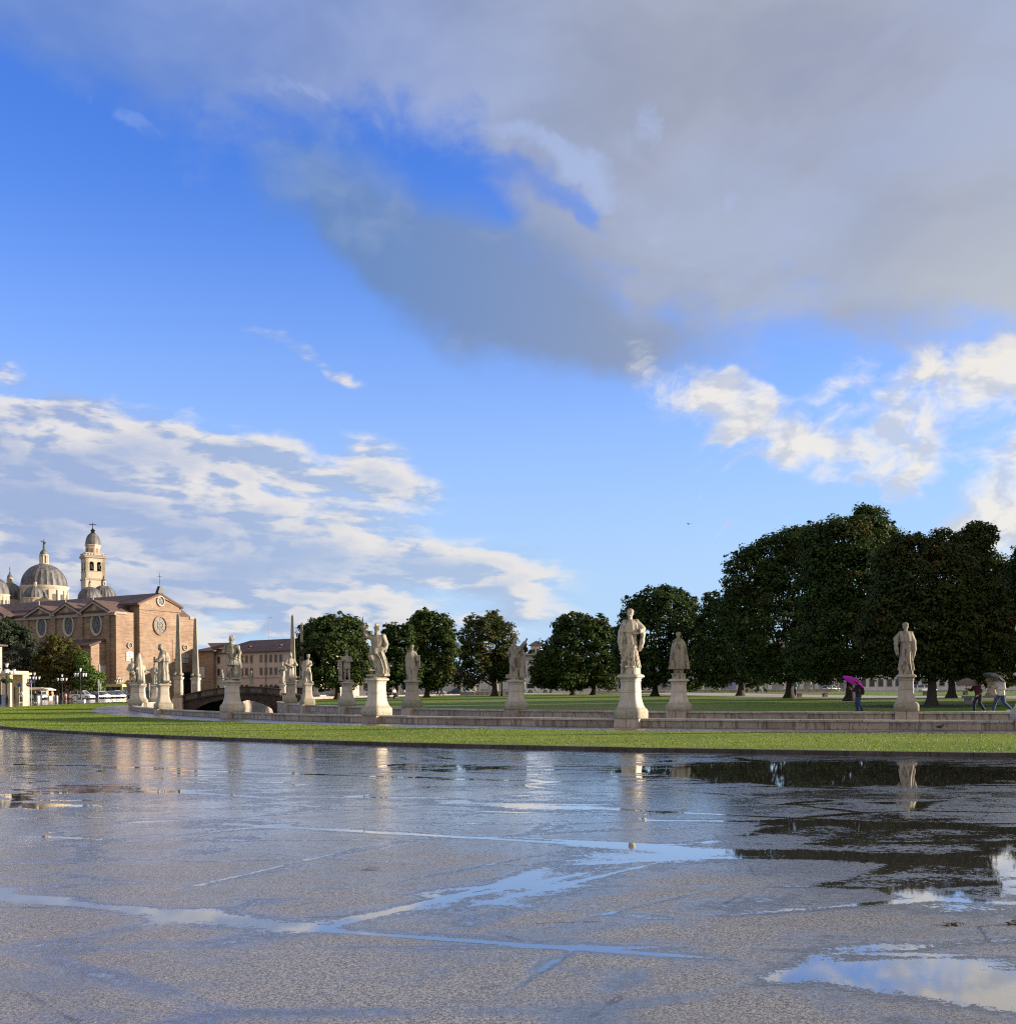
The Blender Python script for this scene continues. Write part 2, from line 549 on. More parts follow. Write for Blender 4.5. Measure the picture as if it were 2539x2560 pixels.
# ---- solid shapes blended into one continuous surface (statues, people, birds)
class Solid:
    """a blended solid: limbs, balls and draped cloth are melted together and skinned as one mesh"""

    def __init__(self, lo, hi, res, k=0.05):
        self.lo, self.res, self.k = np.array(lo, float), res, k
        n = np.ceil((np.array(hi) - self.lo) / res).astype(int) + 1
        ax = [self.lo[i] + res * np.arange(n[i]) for i in range(3)]
        self.x, self.y, self.z = np.meshgrid(*ax, indexing='ij')
        self.d = np.full(self.x.shape, 9.0)

    def _u(self, d, k=None):
        k = self.k if k is None else k
        h = np.clip(0.5 + 0.5 * (self.d - d) / k, 0, 1)
        self.d = self.d * (1 - h) + d * h - k * h * (1 - h)
        return self

    def limb(self, a, b, ra, rb, k=None, flat=None):
        a, b = np.array(a, float), np.array(b, float)
        ab = b - a
        px, py, pz = self.x - a[0], self.y - a[1], self.z - a[2]
        t = np.clip((px * ab[0] + py * ab[1] + pz * ab[2]) / (ab @ ab + 1e-9), 0, 1)
        qx, qy, qz = px - t * ab[0], py - t * ab[1], pz - t * ab[2]
        if flat:
            qy = qy * flat
        return self._u(np.sqrt(qx * qx + qy * qy + qz * qz) - (ra + (rb - ra) * t), k)

    def chain(self, pts, rad, k=None, flat=None):
        for i in range(len(pts) - 1):
            self.limb(pts[i], pts[i + 1], rad[i], rad[i + 1], k, flat)
        return self

    def ell(self, c, r, k=None, cut=False):
        r = np.array(r if isinstance(r, (tuple, list)) else (r, r, r), float)
        q = np.sqrt(((self.x - c[0]) / r[0]) ** 2 + ((self.y - c[1]) / r[1]) ** 2 + ((self.z - c[2]) / r[2]) ** 2)
        d = (q - 1) * r.min()
        if cut:
            self.d = np.maximum(self.d, -d)
            return self
        return self._u(d, k)

    def cloth(self, secs, n=9, amp=0.03, tw=0.0, ph=0.0, k=None, ufold=0.0, sharp=0.6):
        """cloth hanging through sections (z, cx, cy, rx, ry, fold); folds run down it"""
        s = np.array(sorted(secs), float)
        zz = np.clip(self.z, s[0, 0], s[-1, 0])
        g = lambda i: np.interp(zz, s[:, 0], s[:, i])
        cx, cy, rx, ry, am = g(1), g(2), g(3), g(4), g(5)
        X_, Y_ = self.x - cx, self.y - cy
        th = np.arctan2(Y_ / ry, X_ / rx)
        w = np.sin(n * th + ph + tw * zz) + 0.55 * np.sin(2 * n * th * 0.83 + 1.7 * ph + 2.3 * np.sin(3 * zz)) + 0.5 * np.sin(5 * th - 2 * zz + ph)
        w = np.sign(w) * np.abs(w) ** sharp
        rr = 1.0 + amp * am * w
        if ufold:
            rr = rr + ufold * am * np.sin(34 * (zz - 0.9 * X_ ** 2 + 0.25 * X_)) * (Y_ < 0)
        q = np.sqrt((X_ / rx) ** 2 + (Y_ / ry) ** 2)
        d = (q - rr) * np.minimum(rx, ry) * 0.9
        d = np.maximum(d, np.maximum(self.z - s[-1, 0], s[0, 0] - self.z))
        return self._u(d, k)

    def slab(self, c, h, k=None, rz=0.0):
        ca, sa = math.cos(rz), math.sin(rz)
        x, y = self.x - c[0], self.y - c[1]
        x, y = x * ca + y * sa, -x * sa + y * ca
        d = np.maximum(np.maximum(np.abs(x) - h[0], np.abs(y) - h[1]), np.abs(self.z - c[2]) - h[2])
        return self._u(d, k)

    def above(self, z0):
        self.d = np.maximum(self.d, z0 - self.z)
        return self

    def head(self, c, yaw=0.0, r=0.125, hat=None, beard=False, tilt=0.0):
        """head with brow, nose, chin, ears; faces -Y turned by yaw"""
        f = np.array((math.sin(yaw), -math.cos(yaw), -tilt))
        s_ = np.array((math.cos(yaw), math.sin(yaw), 0))
        c = np.array(c, float)
        up = np.array((0, 0, 1.0))
        P_ = lambda a, b, e: c + (f * a + s_ * b + up * e) * r
        self.ell(P_(-.05, 0, .22), (r * .86, r * .92, r * .98), 0.02)
        self.ell(P_(.12, 0, -.35), (r * .66, r * .72, r * .80), 0.03)
        self.limb(P_(.86, 0, .12), P_(1.02, 0, -.22), r * .09, r * .15, 0.015)          # nose
        self.limb(P_(.72, -.4, .22), P_(.72, .4, .22), r * .12, r * .12, 0.02)          # brow
        self.ell(P_(.62, 0, -.92), r * .24, 0.03)                                       # chin
        self.limb(P_(.70, -.2, -.58), P_(.70, .2, -.58), r * .09, r * .09, 0.015)       # mouth
        for q in (-1, 1):
            self.ell(P_(.0, .84 * q, -.1), (r * .2, r * .2, r * .26), 0.01)             # ears
            self.ell(P_(.86, .34 * q, .06), r * .16, cut=True)                           # eye sockets
            self.ell(P_(.70, .34 * q, .06), r * .14, 0.008)
        if beard:
            self.limb(P_(.55, 0, -.75), P_(.55, 0, -1.45), r * .52, r * .25, 0.03)
            self.limb(P_(.35, -.5, -.5), P_(.35, .5, -.5), r * .35, r * .35, 0.03)
        if hat == 'cap':
            self.ell(P_(-.08, 0, .62), (r * 1.02, r * 1.04, r * .72), 0.02)
            self.limb(P_(.55, -.55, .5), P_(.55, .55, .5), r * .17, r * .17, 0.02)
        if hat == 'skull':
            self.ell(P_(-.12, 0, .55), (r * .98, r * .98, r * .62), 0.01)
        if hat == 'hair':
            for i in range(14):
                a = i * 2.4
                self.ell(P_(-.25 + .55 * math.cos(a), .75 * math.sin(a), .35 + .45 * math.cos(i * 1.3)), r * .3, 0.02)
        if hat == 'helmet':
            self.ell(P_(-.08, 0, .45), (r * 1.06, r * 1.1, r * .85), 0.01)
            self.limb(P_(1.0, 0, .5), P_(.7, 0, .55), r * .12, r * .3, 0.02)
            for i in range(7):
                t = i / 6.0
                self.ell(P_(.55 - 1.5 * t, 0, 1.35 + .35 * math.sin(3.1 * t) - .55 * max(0, t - .6)), r * (.3 + .1 * math.sin(9 * t)), 0.02)
        if hat == 'crown':
            self.chain([P_(.0, 0, .7), P_(-.02, 0, 1.15)], [r * .86, r * 1.06], 0.01)
            self.ell(P_(-.02, 0, 1.75), (r * .8, r * .8, r * .4), cut=True)
        if hat == 'brim':
            self.ell(P_(0, 0, .62), (r * 1.6, r * 1.6, r * .16), 0.01)
            self.ell(P_(0, 0, .95), (r * .85, r * .85, r * .6), 0.02)
        if hat == 'mitre':
            self.chain([P_(-.05, 0, .6), P_(-.05, 0, 1.7)], [r * .95, r * .3], 0.02)
        return self

    def hand(self, w, d, size=0.19, curl=0.35, side=1, palm=(0, -1, 0)):
        """palm, four fingers of different lengths and a thumb, from the wrist w along d"""
        w, d = np.array(w, float), np.array(d, float)
        d /= np.linalg.norm(d)
        p = np.array(palm, float)
        p = p - d * (p @ d)
        p /= np.linalg.norm(p) + 1e-9
        s_ = np.cross(d, p) * side
        L = size
        self.limb(w, w + d * L * .42, L * .17, L * .2, 0.012)
        for i, (o, ln) in enumerate(((-.19, .46), (-.06, .54), (.07, .50), (.19, .38))):
            a = w + d * L * .42 + s_ * o * L
            b = a + d * L * ln * .55 + p * L * .08 * curl
            e = b + d * L * ln * .45 * (1 - curl * .4) + p * L * .3 * curl
            self.chain([a, b, e], [L * .062, L * .055, L * .045], 0.004)
        a = w + d * L * .12 - s_ * L * .16
        self.chain([a, a + d * L * .2 - s_ * L * .16, a + d * L * .42 - s_ * L * .2 + p * L * .08], [L * .08, L * .068, L * .055], 0.006)
        return self

    def skin(self):
        """polygon surface of the solid (surface nets)"""
        d = self.d
        ins = d < 0
        nx, ny, nz = d.shape
        corners = [(i, j, k) for i in (0, 1) for j in (0, 1) for k in (0, 1)]
        sl = lambda a, c: a[c[0]:nx - 1 + c[0], c[1]:ny - 1 + c[1], c[2]:nz - 1 + c[2]]
        cnt = sum(sl(ins, c).astype(np.int8) for c in corners)
        act = (cnt > 0) & (cnt < 8)
        idx = np.full(act.shape, -1, np.int64)
        I, J, K_ = np.nonzero(act)
        idx[I, J, K_] = np.arange(len(I))
        acc = np.zeros((len(I), 3))
        num = np.zeros(len(I))
        for a in range(8):
            for b in range(a + 1, 8):
                ca, cb = corners[a], corners[b]
                if sum(abs(ca[i] - cb[i]) for i in range(3)) != 1:
                    continue
                da = d[I + ca[0], J + ca[1], K_ + ca[2]]
                db = d[I + cb[0], J + cb[1], K_ + cb[2]]
                m = (da < 0) != (db < 0)
                t = np.where(m, da / np.where(m, da - db, 1), 0)
                for i in range(3):
                    acc[:, i] += np.where(m, ca[i] + t * (cb[i] - ca[i]), 0)
                num += m
        V = (acc / num[:, None] + np.stack([I, J, K_], 1)) * self.res + self.lo
        Fs = []
        for ax in range(3):
            o1, o2 = [(1, 2), (2, 0), (0, 1)][ax]
            lo_ = [slice(1, -1)] * 3
            lo_[ax] = slice(0, -1)
            hi_ = [slice(1, -1)] * 3
            hi_[ax] = slice(1, None)
            A, B = ins[tuple(lo_)], ins[tuple(hi_)]
            for flag in (True, False):
                m = (A & ~B) if flag else (~A & B)
                p = np.stack(np.nonzero(m), 1) + np.array([0 if i == ax else 1 for i in range(3)])
                if not len(p):
                    continue
                e1, e2 = np.zeros(3, int), np.zeros(3, int)
                e1[o1] = 1
                e2[o2] = 1
                q = [p - e1 - e2, p - e2, p, p - e1]
                if not flag:
                    q = q[::-1]
                Fs.append(np.stack([idx[a[:, 0], a[:, 1], a[:, 2]] for a in q], 1))
        F = np.concatenate(Fs)
        F = F[(F >= 0).all(1)]
        return V, F

    def mesh(self, name, mat):
        V, F = self.skin()
        return np_mesh(name, V, F, mat, True)



# ------------------------------------------------------------------ materials
def material(name, fn):
    m = bpy.data.materials.new(name)
    m.use_nodes = True
    S.nt = m.node_tree
    S.nt.nodes.clear()
    out = S.nt.nodes.new('ShaderNodeOutputMaterial')
    b = S.nt.nodes.new('ShaderNodeBsdfPrincipled')
    S.nt.links.new(b.outputs[0], out.inputs[0])
    r = fn() or {}
    for k, v in r.items():
        if k == 'Bump':
            h, st, di = v
            n = S.nt.nodes.new('ShaderNodeBump')
            put(n.inputs['Height'], h)
            put(n.inputs['Strength'], st)
            n.inputs['Distance'].default_value = di
            S.nt.links.new(n.outputs[0], b.inputs['Normal'])
        elif k == 'Translucent':
            t = S.nt.nodes.new('ShaderNodeBsdfTranslucent')
            put(t.inputs[0], v[0])
            mx = S.nt.nodes.new('ShaderNodeMixShader')
            mx.inputs[0].default_value = v[1]
            S.nt.links.new(b.outputs[0], mx.inputs[1])
            S.nt.links.new(t.outputs[0], mx.inputs[2])
            S.nt.links.new(mx.outputs[0], out.inputs[0])
        else:
            put(b.inputs[k], v)
    return m


def plain(name, c, rough=0.6, metal=0.0, var=0.12, scale=4.0, spec=0.5):
    def fn():
        n = noise(coord(), scale, 4, 0.6)
        cc = mixc(smooth(n, 0.3, 0.7), tuple(x * (1 - var) for x in c), tuple(min(1, x * (1 + var)) for x in c))
        return {'Base Color': cc, 'Roughness': rough, 'Metallic': metal, 'Specular IOR Level': spec}
    return material(name, fn)


def stone(name, base, dark, moss=0.5, mossc=(0.085, 0.095, 0.03), streak=0.5, low=None, bump=0.5, scale=1.0):
    """weathered limestone: stains that run down, lichen on what faces up"""
    def fn():
        p = coord('Object')
        rnd = obj_random()
        pw = geo('Position')
        n1 = noise(pw, 2.2 * scale, 5, 0.62)
        n2 = noise(mapping(pw, scale=(1, 1, 0.22)), 5.5 * scale, 5, 0.6)
        n3 = noise(pw, 26 * scale, 4, 0.65)
        c = mixc(smooth(n1, 0.32, 0.68), tuple(x * 0.80 for x in base), tuple(x * 1.1 for x in base))
        c = mixc((rnd - 0.5).f('ABSOLUTE') * 0.45, c, (base[0] * 0.95, base[1] * 0.72, base[2] * 0.62))
        br = lin(rnd, 0, 1, 0.78, 1.18)
        c = mixc(1.0, c, combine(br, br, br), 'MULTIPLY')
        c = mixc(smooth(n2 + (n1 - 0.5) * 0.5, 0.50, 0.62) * streak, c, dark)
        c = mixc(smooth(n3, 0.55, 0.75) * 0.35, c, dark)
        nz = split(geo('Normal'))[2]
        mo = smooth(nz + (n1 - 0.5) * 1.4, 0.15, 0.75) * moss
        if low is not None:
            z = split(p)[2]
            mo = (mo + smooth(z + (n1 - 0.5) * 0.5, low[1], low[0]) * low[2]).f('MINIMUM', 1.0)
        c = mixc(mo * smooth(n3, 0.2, 0.6), c, mossc)
        return {'Base Color': c, 'Roughness': 0.82, 'Specular IOR Level': 0.25, 'Bump': (n3 * 0.6 + n2, bump, 0.02)}
    return material(name, fn)


M = {}
M['statue'] = stone('statue_stone', (0.50, 0.45, 0.375), (0.095, 0.086, 0.068), moss=0.7, mossc=(0.10, 0.10, 0.035), streak=0.8)
M['statue_moss'] = stone('mossy_statue_stone', (0.46, 0.41, 0.32), (0.10, 0.09, 0.055), moss=1.0, mossc=(0.12, 0.125, 0.02), streak=0.8)
M['pedestal'] = stone('pedestal_stone', (0.63, 0.56, 0.47), (0.17, 0.15, 0.115), moss=0.5, streak=0.22, low=(0.35, 0.95, 0.75), mossc=(0.13, 0.13, 0.065), bump=0.2)
M['plinth'] = stone('pink_plinth_stone', (0.54, 0.445, 0.37), (0.15, 0.12, 0.09), moss=0.4, streak=0.35)
M['wall_stone'] = stone('canal_wall_stone', (0.46, 0.39, 0.32), (0.075, 0.058, 0.045), moss=0.3, streak=0.55)
M['cap_stone'] = stone('wall_cap_stone', (0.52, 0.475, 0.42), (0.10, 0.09, 0.075), moss=0.25, streak=0.3)
M['kerb_stone'] = stone('wet_kerb_stone', (0.10, 0.088, 0.075), (0.02, 0.018, 0.016), moss=0.15, streak=0.5)
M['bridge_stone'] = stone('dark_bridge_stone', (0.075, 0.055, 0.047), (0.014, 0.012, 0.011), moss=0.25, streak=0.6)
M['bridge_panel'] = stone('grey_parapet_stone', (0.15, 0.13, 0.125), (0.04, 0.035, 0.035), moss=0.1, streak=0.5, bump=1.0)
M['obelisk'] = stone('obelisk_stone', (0.36, 0.325, 0.265), (0.12, 0.10, 0.08), moss=0.1, streak=0.5)
M['core'] = plain('mortar', (0.06, 0.052, 0.044), 0.95)
M['bench_stone'] = stone('bench_stone', (0.36, 0.34, 0.31), (0.12, 0.11, 0.1), moss=0.2, streak=0.3)


def mk_slab():
    rnd = obj_random()
    n = noise(geo('Position'), 3, 5, 0.6)
    n3 = noise(geo('Position'), 40, 3, 0.6)
    c = mixc(smooth(n, 0.3, 0.7), (0.075, 0.062, 0.056), (0.15, 0.125, 0.11))
    c = mixc(rnd * 0.5, c, (0.12, 0.105, 0.1))
    return {'Base Color': c, 'Roughness': smooth(n, 0.35, 0.65, 0.16, 0.42), 'Specular IOR Level': 0.5, 'Bump': (n3, 0.4, 0.01)}


M['slab'] = material('wet_paving_slab', mk_slab)


def mk_lawn():
    p = geo('Position')
    n1 = noise(mapping(p, scale=(0.5, 1.0, 1.0)), 0.30, 5, 0.6)
    n2 = noise(p, 2.6, 5, 0.65)
    n3 = noise(p, 55, 3, 0.7)
    c = mixc(smooth(n1, 0.35, 0.65), (0.125, 0.195, 0.02), (0.235, 0.275, 0.035))
    c = mixc(smooth(n2, 0.48, 0.72) * 0.55, c, (0.27, 0.23, 0.07))
    c = mixc(smooth(n3, 0.42, 0.7) * 0.4, c, (0.05, 0.085, 0.012))
    return {'Base Color': c, 'Roughness': 0.75, 'Specular IOR Level': 0.2, 'Bump': (n3 + n2 * 0.4, 0.9, 0.05)}


M['lawn'] = material('lawn', mk_lawn)


def mk_park():
    p = geo('Position')
    n1 = noise(mapping(p, scale=(0.4, 1.0, 1.0)), 0.12, 5, 0.6)
    n2 = noise(p, 1.8, 5, 0.65)
    n3 = noise(p, 30, 3, 0.7)
    c = mixc(smooth(n1, 0.3, 0.62), (0.085, 0.165, 0.017), (0.15, 0.21, 0.028))
    c = mixc(smooth(n1 + n2 * 0.3, 0.62, 0.78) * 0.6, c, (0.22, 0.17, 0.06))
    c = mixc(smooth(n3, 0.42, 0.7) * 0.45, c, (0.045, 0.085, 0.012))
    return {'Base Color': c, 'Roughness': 0.8, 'Specular IOR Level': 0.2, 'Bump': (n3 + n2 * 0.4, 0.8, 0.05)}


M['park'] = material('park_lawn', mk_park)


def mk_blade():
    rnd = S(S.nt.nodes.new('ShaderNodeNewGeometry').outputs['Random Per Island'])
    n2 = noise(geo('Position'), 1.1, 4, 0.6)
    c = mixc(rnd, (0.13, 0.21, 0.02), (0.29, 0.345, 0.045))
    c = mixc(smooth(n2, 0.5, 0.72) * 0.6, c, (0.30, 0.25, 0.08))
    n1 = noise(mapping(geo('Position'), scale=(0.35, 1.2, 1.0)), 0.5, 4, 0.6)
    c = mixc(smooth(n1, 0.40, 0.60) * 0.55, c, (0.08, 0.155, 0.018))  # darker green streaks painted in for shadow bands across the lawn
    c = mixc(smooth(n1, 0.56, 0.72) * 0.45, c, (0.30, 0.22, 0.09))
    return {'Base Color': c, 'Roughness': 0.55, 'Specular IOR Level': 0.3, 'Translucent': (c, 0.4)}


M['blade'] = material('grass_blade', mk_blade)


def leaf(name, lo, hi, autumn, amount, fine=0.35):
    def fn():
        rnd = S(S.nt.nodes.new('ShaderNodeNewGeometry').outputs['Random Per Island'])
        p = geo('Position')
        n1 = noise(p, fine, 3, 0.6)
        n2 = noise(p, 2.2, 2, 0.6)
        c = mixc(rnd * 0.75 + 0.12, lo, hi)
        c = mixc(smooth(n1 + (n2 - 0.5) * 0.5 + (rnd - 0.5) * 0.25, 0.70 - amount, 0.86 - amount), c, autumn)
        return {'Base Color': c, 'Roughness': 0.62, 'Specular IOR Level': 0.16, 'Translucent': (c, 0.28)}
    return material(name, fn)


M['leaf'] = leaf('maple_leaf', (0.022, 0.046, 0.010), (0.070, 0.100, 0.022), (0.15, 0.085, 0.024), 0.03)
M['leaf_dark'] = leaf('dark_maple_leaf', (0.018, 0.040, 0.010), (0.055, 0.085, 0.019), (0.11, 0.07, 0.02), -0.04)
M['leaf_thin'] = leaf('thin_maple_leaf', (0.04, 0.06, 0.015), (0.09, 0.10, 0.03), (0.18, 0.11, 0.035), 0.10)
M['leaf_brown'] = leaf('autumn_leaf', (0.055, 0.065, 0.016), (0.11, 0.10, 0.025), (0.19, 0.105, 0.03), 0.16)
M['leaf_bright'] = leaf('bright_leaf', (0.06, 0.12, 0.02), (0.12, 0.19, 0.04), (0.16, 0.17, 0.04), 0.0)
M['leaf_red'] = leaf('reddening_maple_leaf', (0.022, 0.042, 0.010), (0.066, 0.085, 0.020), (0.13, 0.065, 0.026), 0.07)
M['leaf_grey'] = leaf('cedar_needles', (0.035, 0.055, 0.035), (0.075, 0.095, 0.055), (0.10, 0.09, 0.05), 0.0)


def mk_bark():
    p = coord()
    n = noise(mapping(p, scale=(1, 1, 0.25)), 9, 5, 0.65)
    return {'Base Color': mixc(n, (0.018, 0.014, 0.011), (0.085, 0.062, 0.045)), 'Roughness': 0.9, 'Bump': (n, 1.0, 0.06)}


M['bark'] = material('bark', mk_bark)


def mk_water():
    p = geo('Position')
    n = noise(mapping(p, scale=(1, 1, 1)), 1.3, 4, 0.6)
    return {'Base Color': (0.035, 0.045, 0.03), 'Roughness': 0.05, 'IOR': 1.33, 'Bump': (n, 0.25, 0.03)}


M['water'] = material('canal_water', mk_water)


def mk_brick():
    p = coord()
    x, y, z = split(p)
    n1 = noise(p, 0.28, 5, 0.6)
    n2 = noise(mapping(p, scale=(0.25, 0.25, 2.4)), 1.4, 5, 0.65)
    n3 = noise(mapping(p, scale=(0.6, 0.6, 3.5)), 7, 3, 0.6)
    c = mixc(smooth(n1, 0.3, 0.7), (0.25, 0.172, 0.120), (0.375, 0.275, 0.195))
    c = mixc(smooth(n2, 0.44, 0.66) * 0.75, c, (0.19, 0.115, 0.08))
    c = mixc(smooth(n3, 0.5, 0.7) * 0.4, c, (0.52, 0.365, 0.25))
    return {'Base Color': c, 'Roughness': 0.9, 'Specular IOR Level': 0.15, 'Bump': (n3 + n2, 0.6, 0.1)}


M['brick'] = material('weathered_brick', mk_brick)


def mk_tile():
    p = coord()
    n1 = noise(p, 0.35, 4, 0.6)
    n2 = noise(p, 4.0, 4, 0.7)
    c = mixc(smooth(n1, 0.3, 0.7), (0.075, 0.045, 0.037), (0.125, 0.075, 0.060))
    c = mixc(smooth(n2, 0.5, 0.75) * 0.5, c, (0.07, 0.05, 0.045))
    return {'Base Color': c, 'Roughness': 0.8, 'Bump': (n2, 0.6, 0.12)}


M['tile'] = material('roof_tile', mk_tile)


def mk_lead():
    p = coord()
    n1 = noise(mapping(p, scale=(1, 1, 0.3)), 0.9, 5, 0.65)
    c = mixc(smooth(n1, 0.35, 0.68), (0.055, 0.053, 0.058), (0.185, 0.17, 0.16))
    return {'Base Color': c, 'Roughness': 0.6, 'Metallic': 0.1}


M['lead'] = material('lead_sheet', mk_lead)


def plaster(name, a, b, st=(0.2, 0.17, 0.13)):
    def fn():
        p = coord()
        n1 = noise(p, 0.25, 5, 0.6)
        n2 = noise(mapping(p, scale=(1, 1, 0.2)), 1.3, 5, 0.6)
        c = mixc(smooth(n1, 0.3, 0.7), a, b)
        c = mixc(smooth(n2, 0.52, 0.75) * 0.4, c, st)
        return {'Base Color': c, 'Roughness': 0.85, 'Specular IOR Level': 0.2}
    return material(name, fn)


M['pale'] = plaster('pale_stone', (0.46, 0.40, 0.30), (0.56, 0.49, 0.38))
M['pink'] = plaster('pink_plaster', (0.52, 0.40, 0.33), (0.60, 0.47, 0.39))
M['cream'] = plaster('cream_plaster', (0.50, 0.43, 0.27), (0.58, 0.50, 0.34))
M['grey'] = plaster('grey_plaster', (0.34, 0.33, 0.32), (0.44, 0.43, 0.41))
M['white'] = plaster('white_plaster', (0.62, 0.58, 0.54), (0.72, 0.69, 0.65))
M['ochre'] = plaster('ochre_plaster', (0.40, 0.28, 0.12), (0.48, 0.35, 0.16))
M['trim'] = plain('stone_trim', (0.36, 0.29, 0.225), 0.8)
M['glass'] = plain('dark_window_glass', (0.035, 0.04, 0.045), 0.12, 0, 0.3)
M['pane'] = plain('leaded_window_glass', (0.05, 0.055, 0.06), 0.3, 0, 0.4)
M['pane_pale'] = plain('pale_shutter', (0.50, 0.47, 0.43), 0.5)
M['frame'] = plain('window_frame', (0.25, 0.21, 0.18), 0.6)
M['copper'] = plain('green_copper', (0.06, 0.11, 0.09), 0.6)
M['iron'] = plain('dark_iron', (0.02, 0.022, 0.022), 0.45, 0.4)
M['lamp_glass'] = plain('milky_lamp_glass', (0.72, 0.70, 0.66), 0.3)
M['rubber'] = plain('tyre_rubber', (0.02, 0.02, 0.02), 0.7)
M['rim'] = plain('wheel_rim', (0.45, 0.45, 0.46), 0.35, 0.7)
M['car_glass'] = plain('car_glass', (0.03, 0.035, 0.04), 0.06, 0, 0.1)
M['tail'] = plain('tail_lamp', (0.35, 0.02, 0.02), 0.25)
M['headlamp'] = plain('head_lamp', (0.6, 0.6, 0.6), 0.15)
M['steel'] = plain('grey_steel', (0.35, 0.35, 0.35), 0.45, 0.4)
M['sign_white'] = plain('sign_white', (0.7, 0.7, 0.7), 0.4, 0, 0.03)
M['sign_red'] = plain('sign_red', (0.38, 0.035, 0.04), 0.4, 0, 0.05)
M['sign_blue'] = plain('sign_blue', (0.02, 0.09, 0.34), 0.4, 0, 0.05)
M['skin'] = plain('skin', (0.42, 0.25, 0.175), 0.55, 0, 0.08, 12)
M['hair_dark'] = plain('dark_hair', (0.025, 0.017, 0.012), 0.6, 0, 0.3, 20)
M['hair_brown'] = plain('brown_hair', (0.075, 0.042, 0.025), 0.6, 0, 0.3, 20)
M['jeans'] = plain('blue_jeans', (0.035, 0.065, 0.16), 0.85, 0, 0.3, 6)
M['jeans_dark'] = plain('dark_blue_trousers', (0.014, 0.018, 0.05), 0.85, 0, 0.3, 6)
M['black_cloth'] = plain('black_cloth', (0.016, 0.016, 0.02), 0.85, 0, 0.3, 6)
M['maroon'] = plain('maroon_jacket_cloth', (0.07, 0.016, 0.026), 0.8, 0, 0.3, 6)
M['white_cloth'] = plain('white_jacket_cloth', (0.66, 0.61, 0.56), 0.85, 0, 0.08, 6)
M['blue_cloth'] = plain('pale_blue_cloth', (0.28, 0.42, 0.52), 0.85)
M['tan_cloth'] = plain('tan_cloth', (0.45, 0.30, 0.20), 0.85)
M['shoe_white'] = plain('white_shoe', (0.62, 0.60, 0.57), 0.6)
M['shoe_dark'] = plain('dark_shoe', (0.02, 0.018, 0.016), 0.6)
M['magenta'] = material('magenta_nylon', lambda: {'Base Color': (0.58, 0.015, 0.47), 'Roughness': 0.45, 'Translucent': ((0.80, 0.03, 0.66), 0.5)})
M['brolly_dark'] = material('dark_nylon', lambda: {'Base Color': (0.022, 0.026, 0.028), 'Roughness': 0.45, 'Translucent': ((0.03, 0.035, 0.035), 0.2)})
M['brolly_tan'] = material('mauve_nylon', lambda: {'Base Color': (0.17, 0.12, 0.105), 'Roughness': 0.5, 'Translucent': ((0.25, 0.18, 0.15), 0.4)})
M['feather'] = plain('pigeon_feather', (0.055, 0.05, 0.06), 0.6, 0, 0.5, 14)
M['path'] = plain('pale_gravel', (0.33, 0.29, 0.25), 0.8, 0, 0.25, 1.2)
M['earth'] = plain('bare_earth', (0.035, 0.024, 0.018), 0.95, 0, 0.4, 5)
for nm, cc in (('white', (0.62, 0.63, 0.64)), ('silver', (0.33, 0.35, 0.37)), ('grey', (0.10, 0.11, 0.12)), ('black', (0.018, 0.018, 0.02)),
               ('red', (0.35, 0.03, 0.05)), ('blue', (0.03, 0.06, 0.14)), ('teal', (0.06, 0.13, 0.15)), ('yellow', (0.66, 0.58, 0.28))):
    M['paint_' + nm] = plain(nm + '_car_paint', cc, 0.22, 0.0, 0.03)



# ------------------------------------------------------------------ the oval: kerb, lawn ring, canal, island
RING = [(-36.9, 105), (-33.6, 92.5), (-29.4, 80.3), (-23.3, 68.2), (-15.3, 56.6), (-6, 47.0), (5.0, 39.6), (17.3, 34.6),
        (30, 32), (45, 31.5), (62, 34), (80, 42), (98, 57), (112, 78), (120, 105), (121, 135), (113, 165), (98, 192),
        (78, 212), (55, 224), (30, 227), (8, 221), (-10, 208), (-24, 188), (-33, 163), (-37.8, 138), (-38.4, 121)]


def spline(P, n):
    P = np.array(P, float)
    m = len(P)
    t = np.arange(n) * m / n
    i = t.astype(int)
    f = (t - i)[:, None]
    g = lambda k: P[(i + k) % m]
    return 0.5 * (2 * g(0) + (g(1) - g(-1)) * f + (2 * g(-1) - 5 * g(0) + 4 * g(1) - g(2)) * f ** 2 + (3 * g(0) - g(-1) - 3 * g(1) + g(2)) * f ** 3)


class Loop:
    """closed line with position, tangent and outward normal by length"""

    def __init__(self, pts):
        self.p = np.array(pts)
        d = np.roll(self.p, -1, 0) - self.p
        self.L = np.concatenate([[0], np.cumsum(np.hypot(d[:, 0], d[:, 1]))])
        self.len = self.L[-1]

    def at(self, s, off=0.0):
        s = s % self.len
        q = np.vstack([self.p, self.p[:1]])
        f = lambda u: np.array([np.interp(u % self.len, self.L, q[:, 0]), np.interp(u % self.len, self.L, q[:, 1])])
        t = f(s + 0.4) - f(s - 0.4)
        t /= np.hypot(*t)
        n = np.array([t[1], -t[0]])                      # the loop runs anticlockwise, so this points outwards
        c = f(s) + n * off
        return c[0], c[1], math.atan2(t[1], t[0]), n

    def offset(self, off, n=720):
        return Loop([self.at(self.len * i / n, off)[:2] for i in range(n)])

    def hit(self, px, dmin, dmax):
        """length along the loop where the line of sight through px crosses it"""
        best = None
        for s in np.arange(0, self.len, 0.05):
            x, y = np.interp(s, self.L, np.append(self.p[:, 0], self.p[0, 0])), np.interp(s, self.L, np.append(self.p[:, 1], self.p[0, 1]))
            if dmin < y < dmax:
                e = abs(x / y - ray(px, 1740)[0])
                if best is None or e < best[0]:
                    best = (e, s)
        return best[1]

    def near(self, x, y):
        return np.hypot(self.p[:, 0] - x, self.p[:, 1] - y).min()


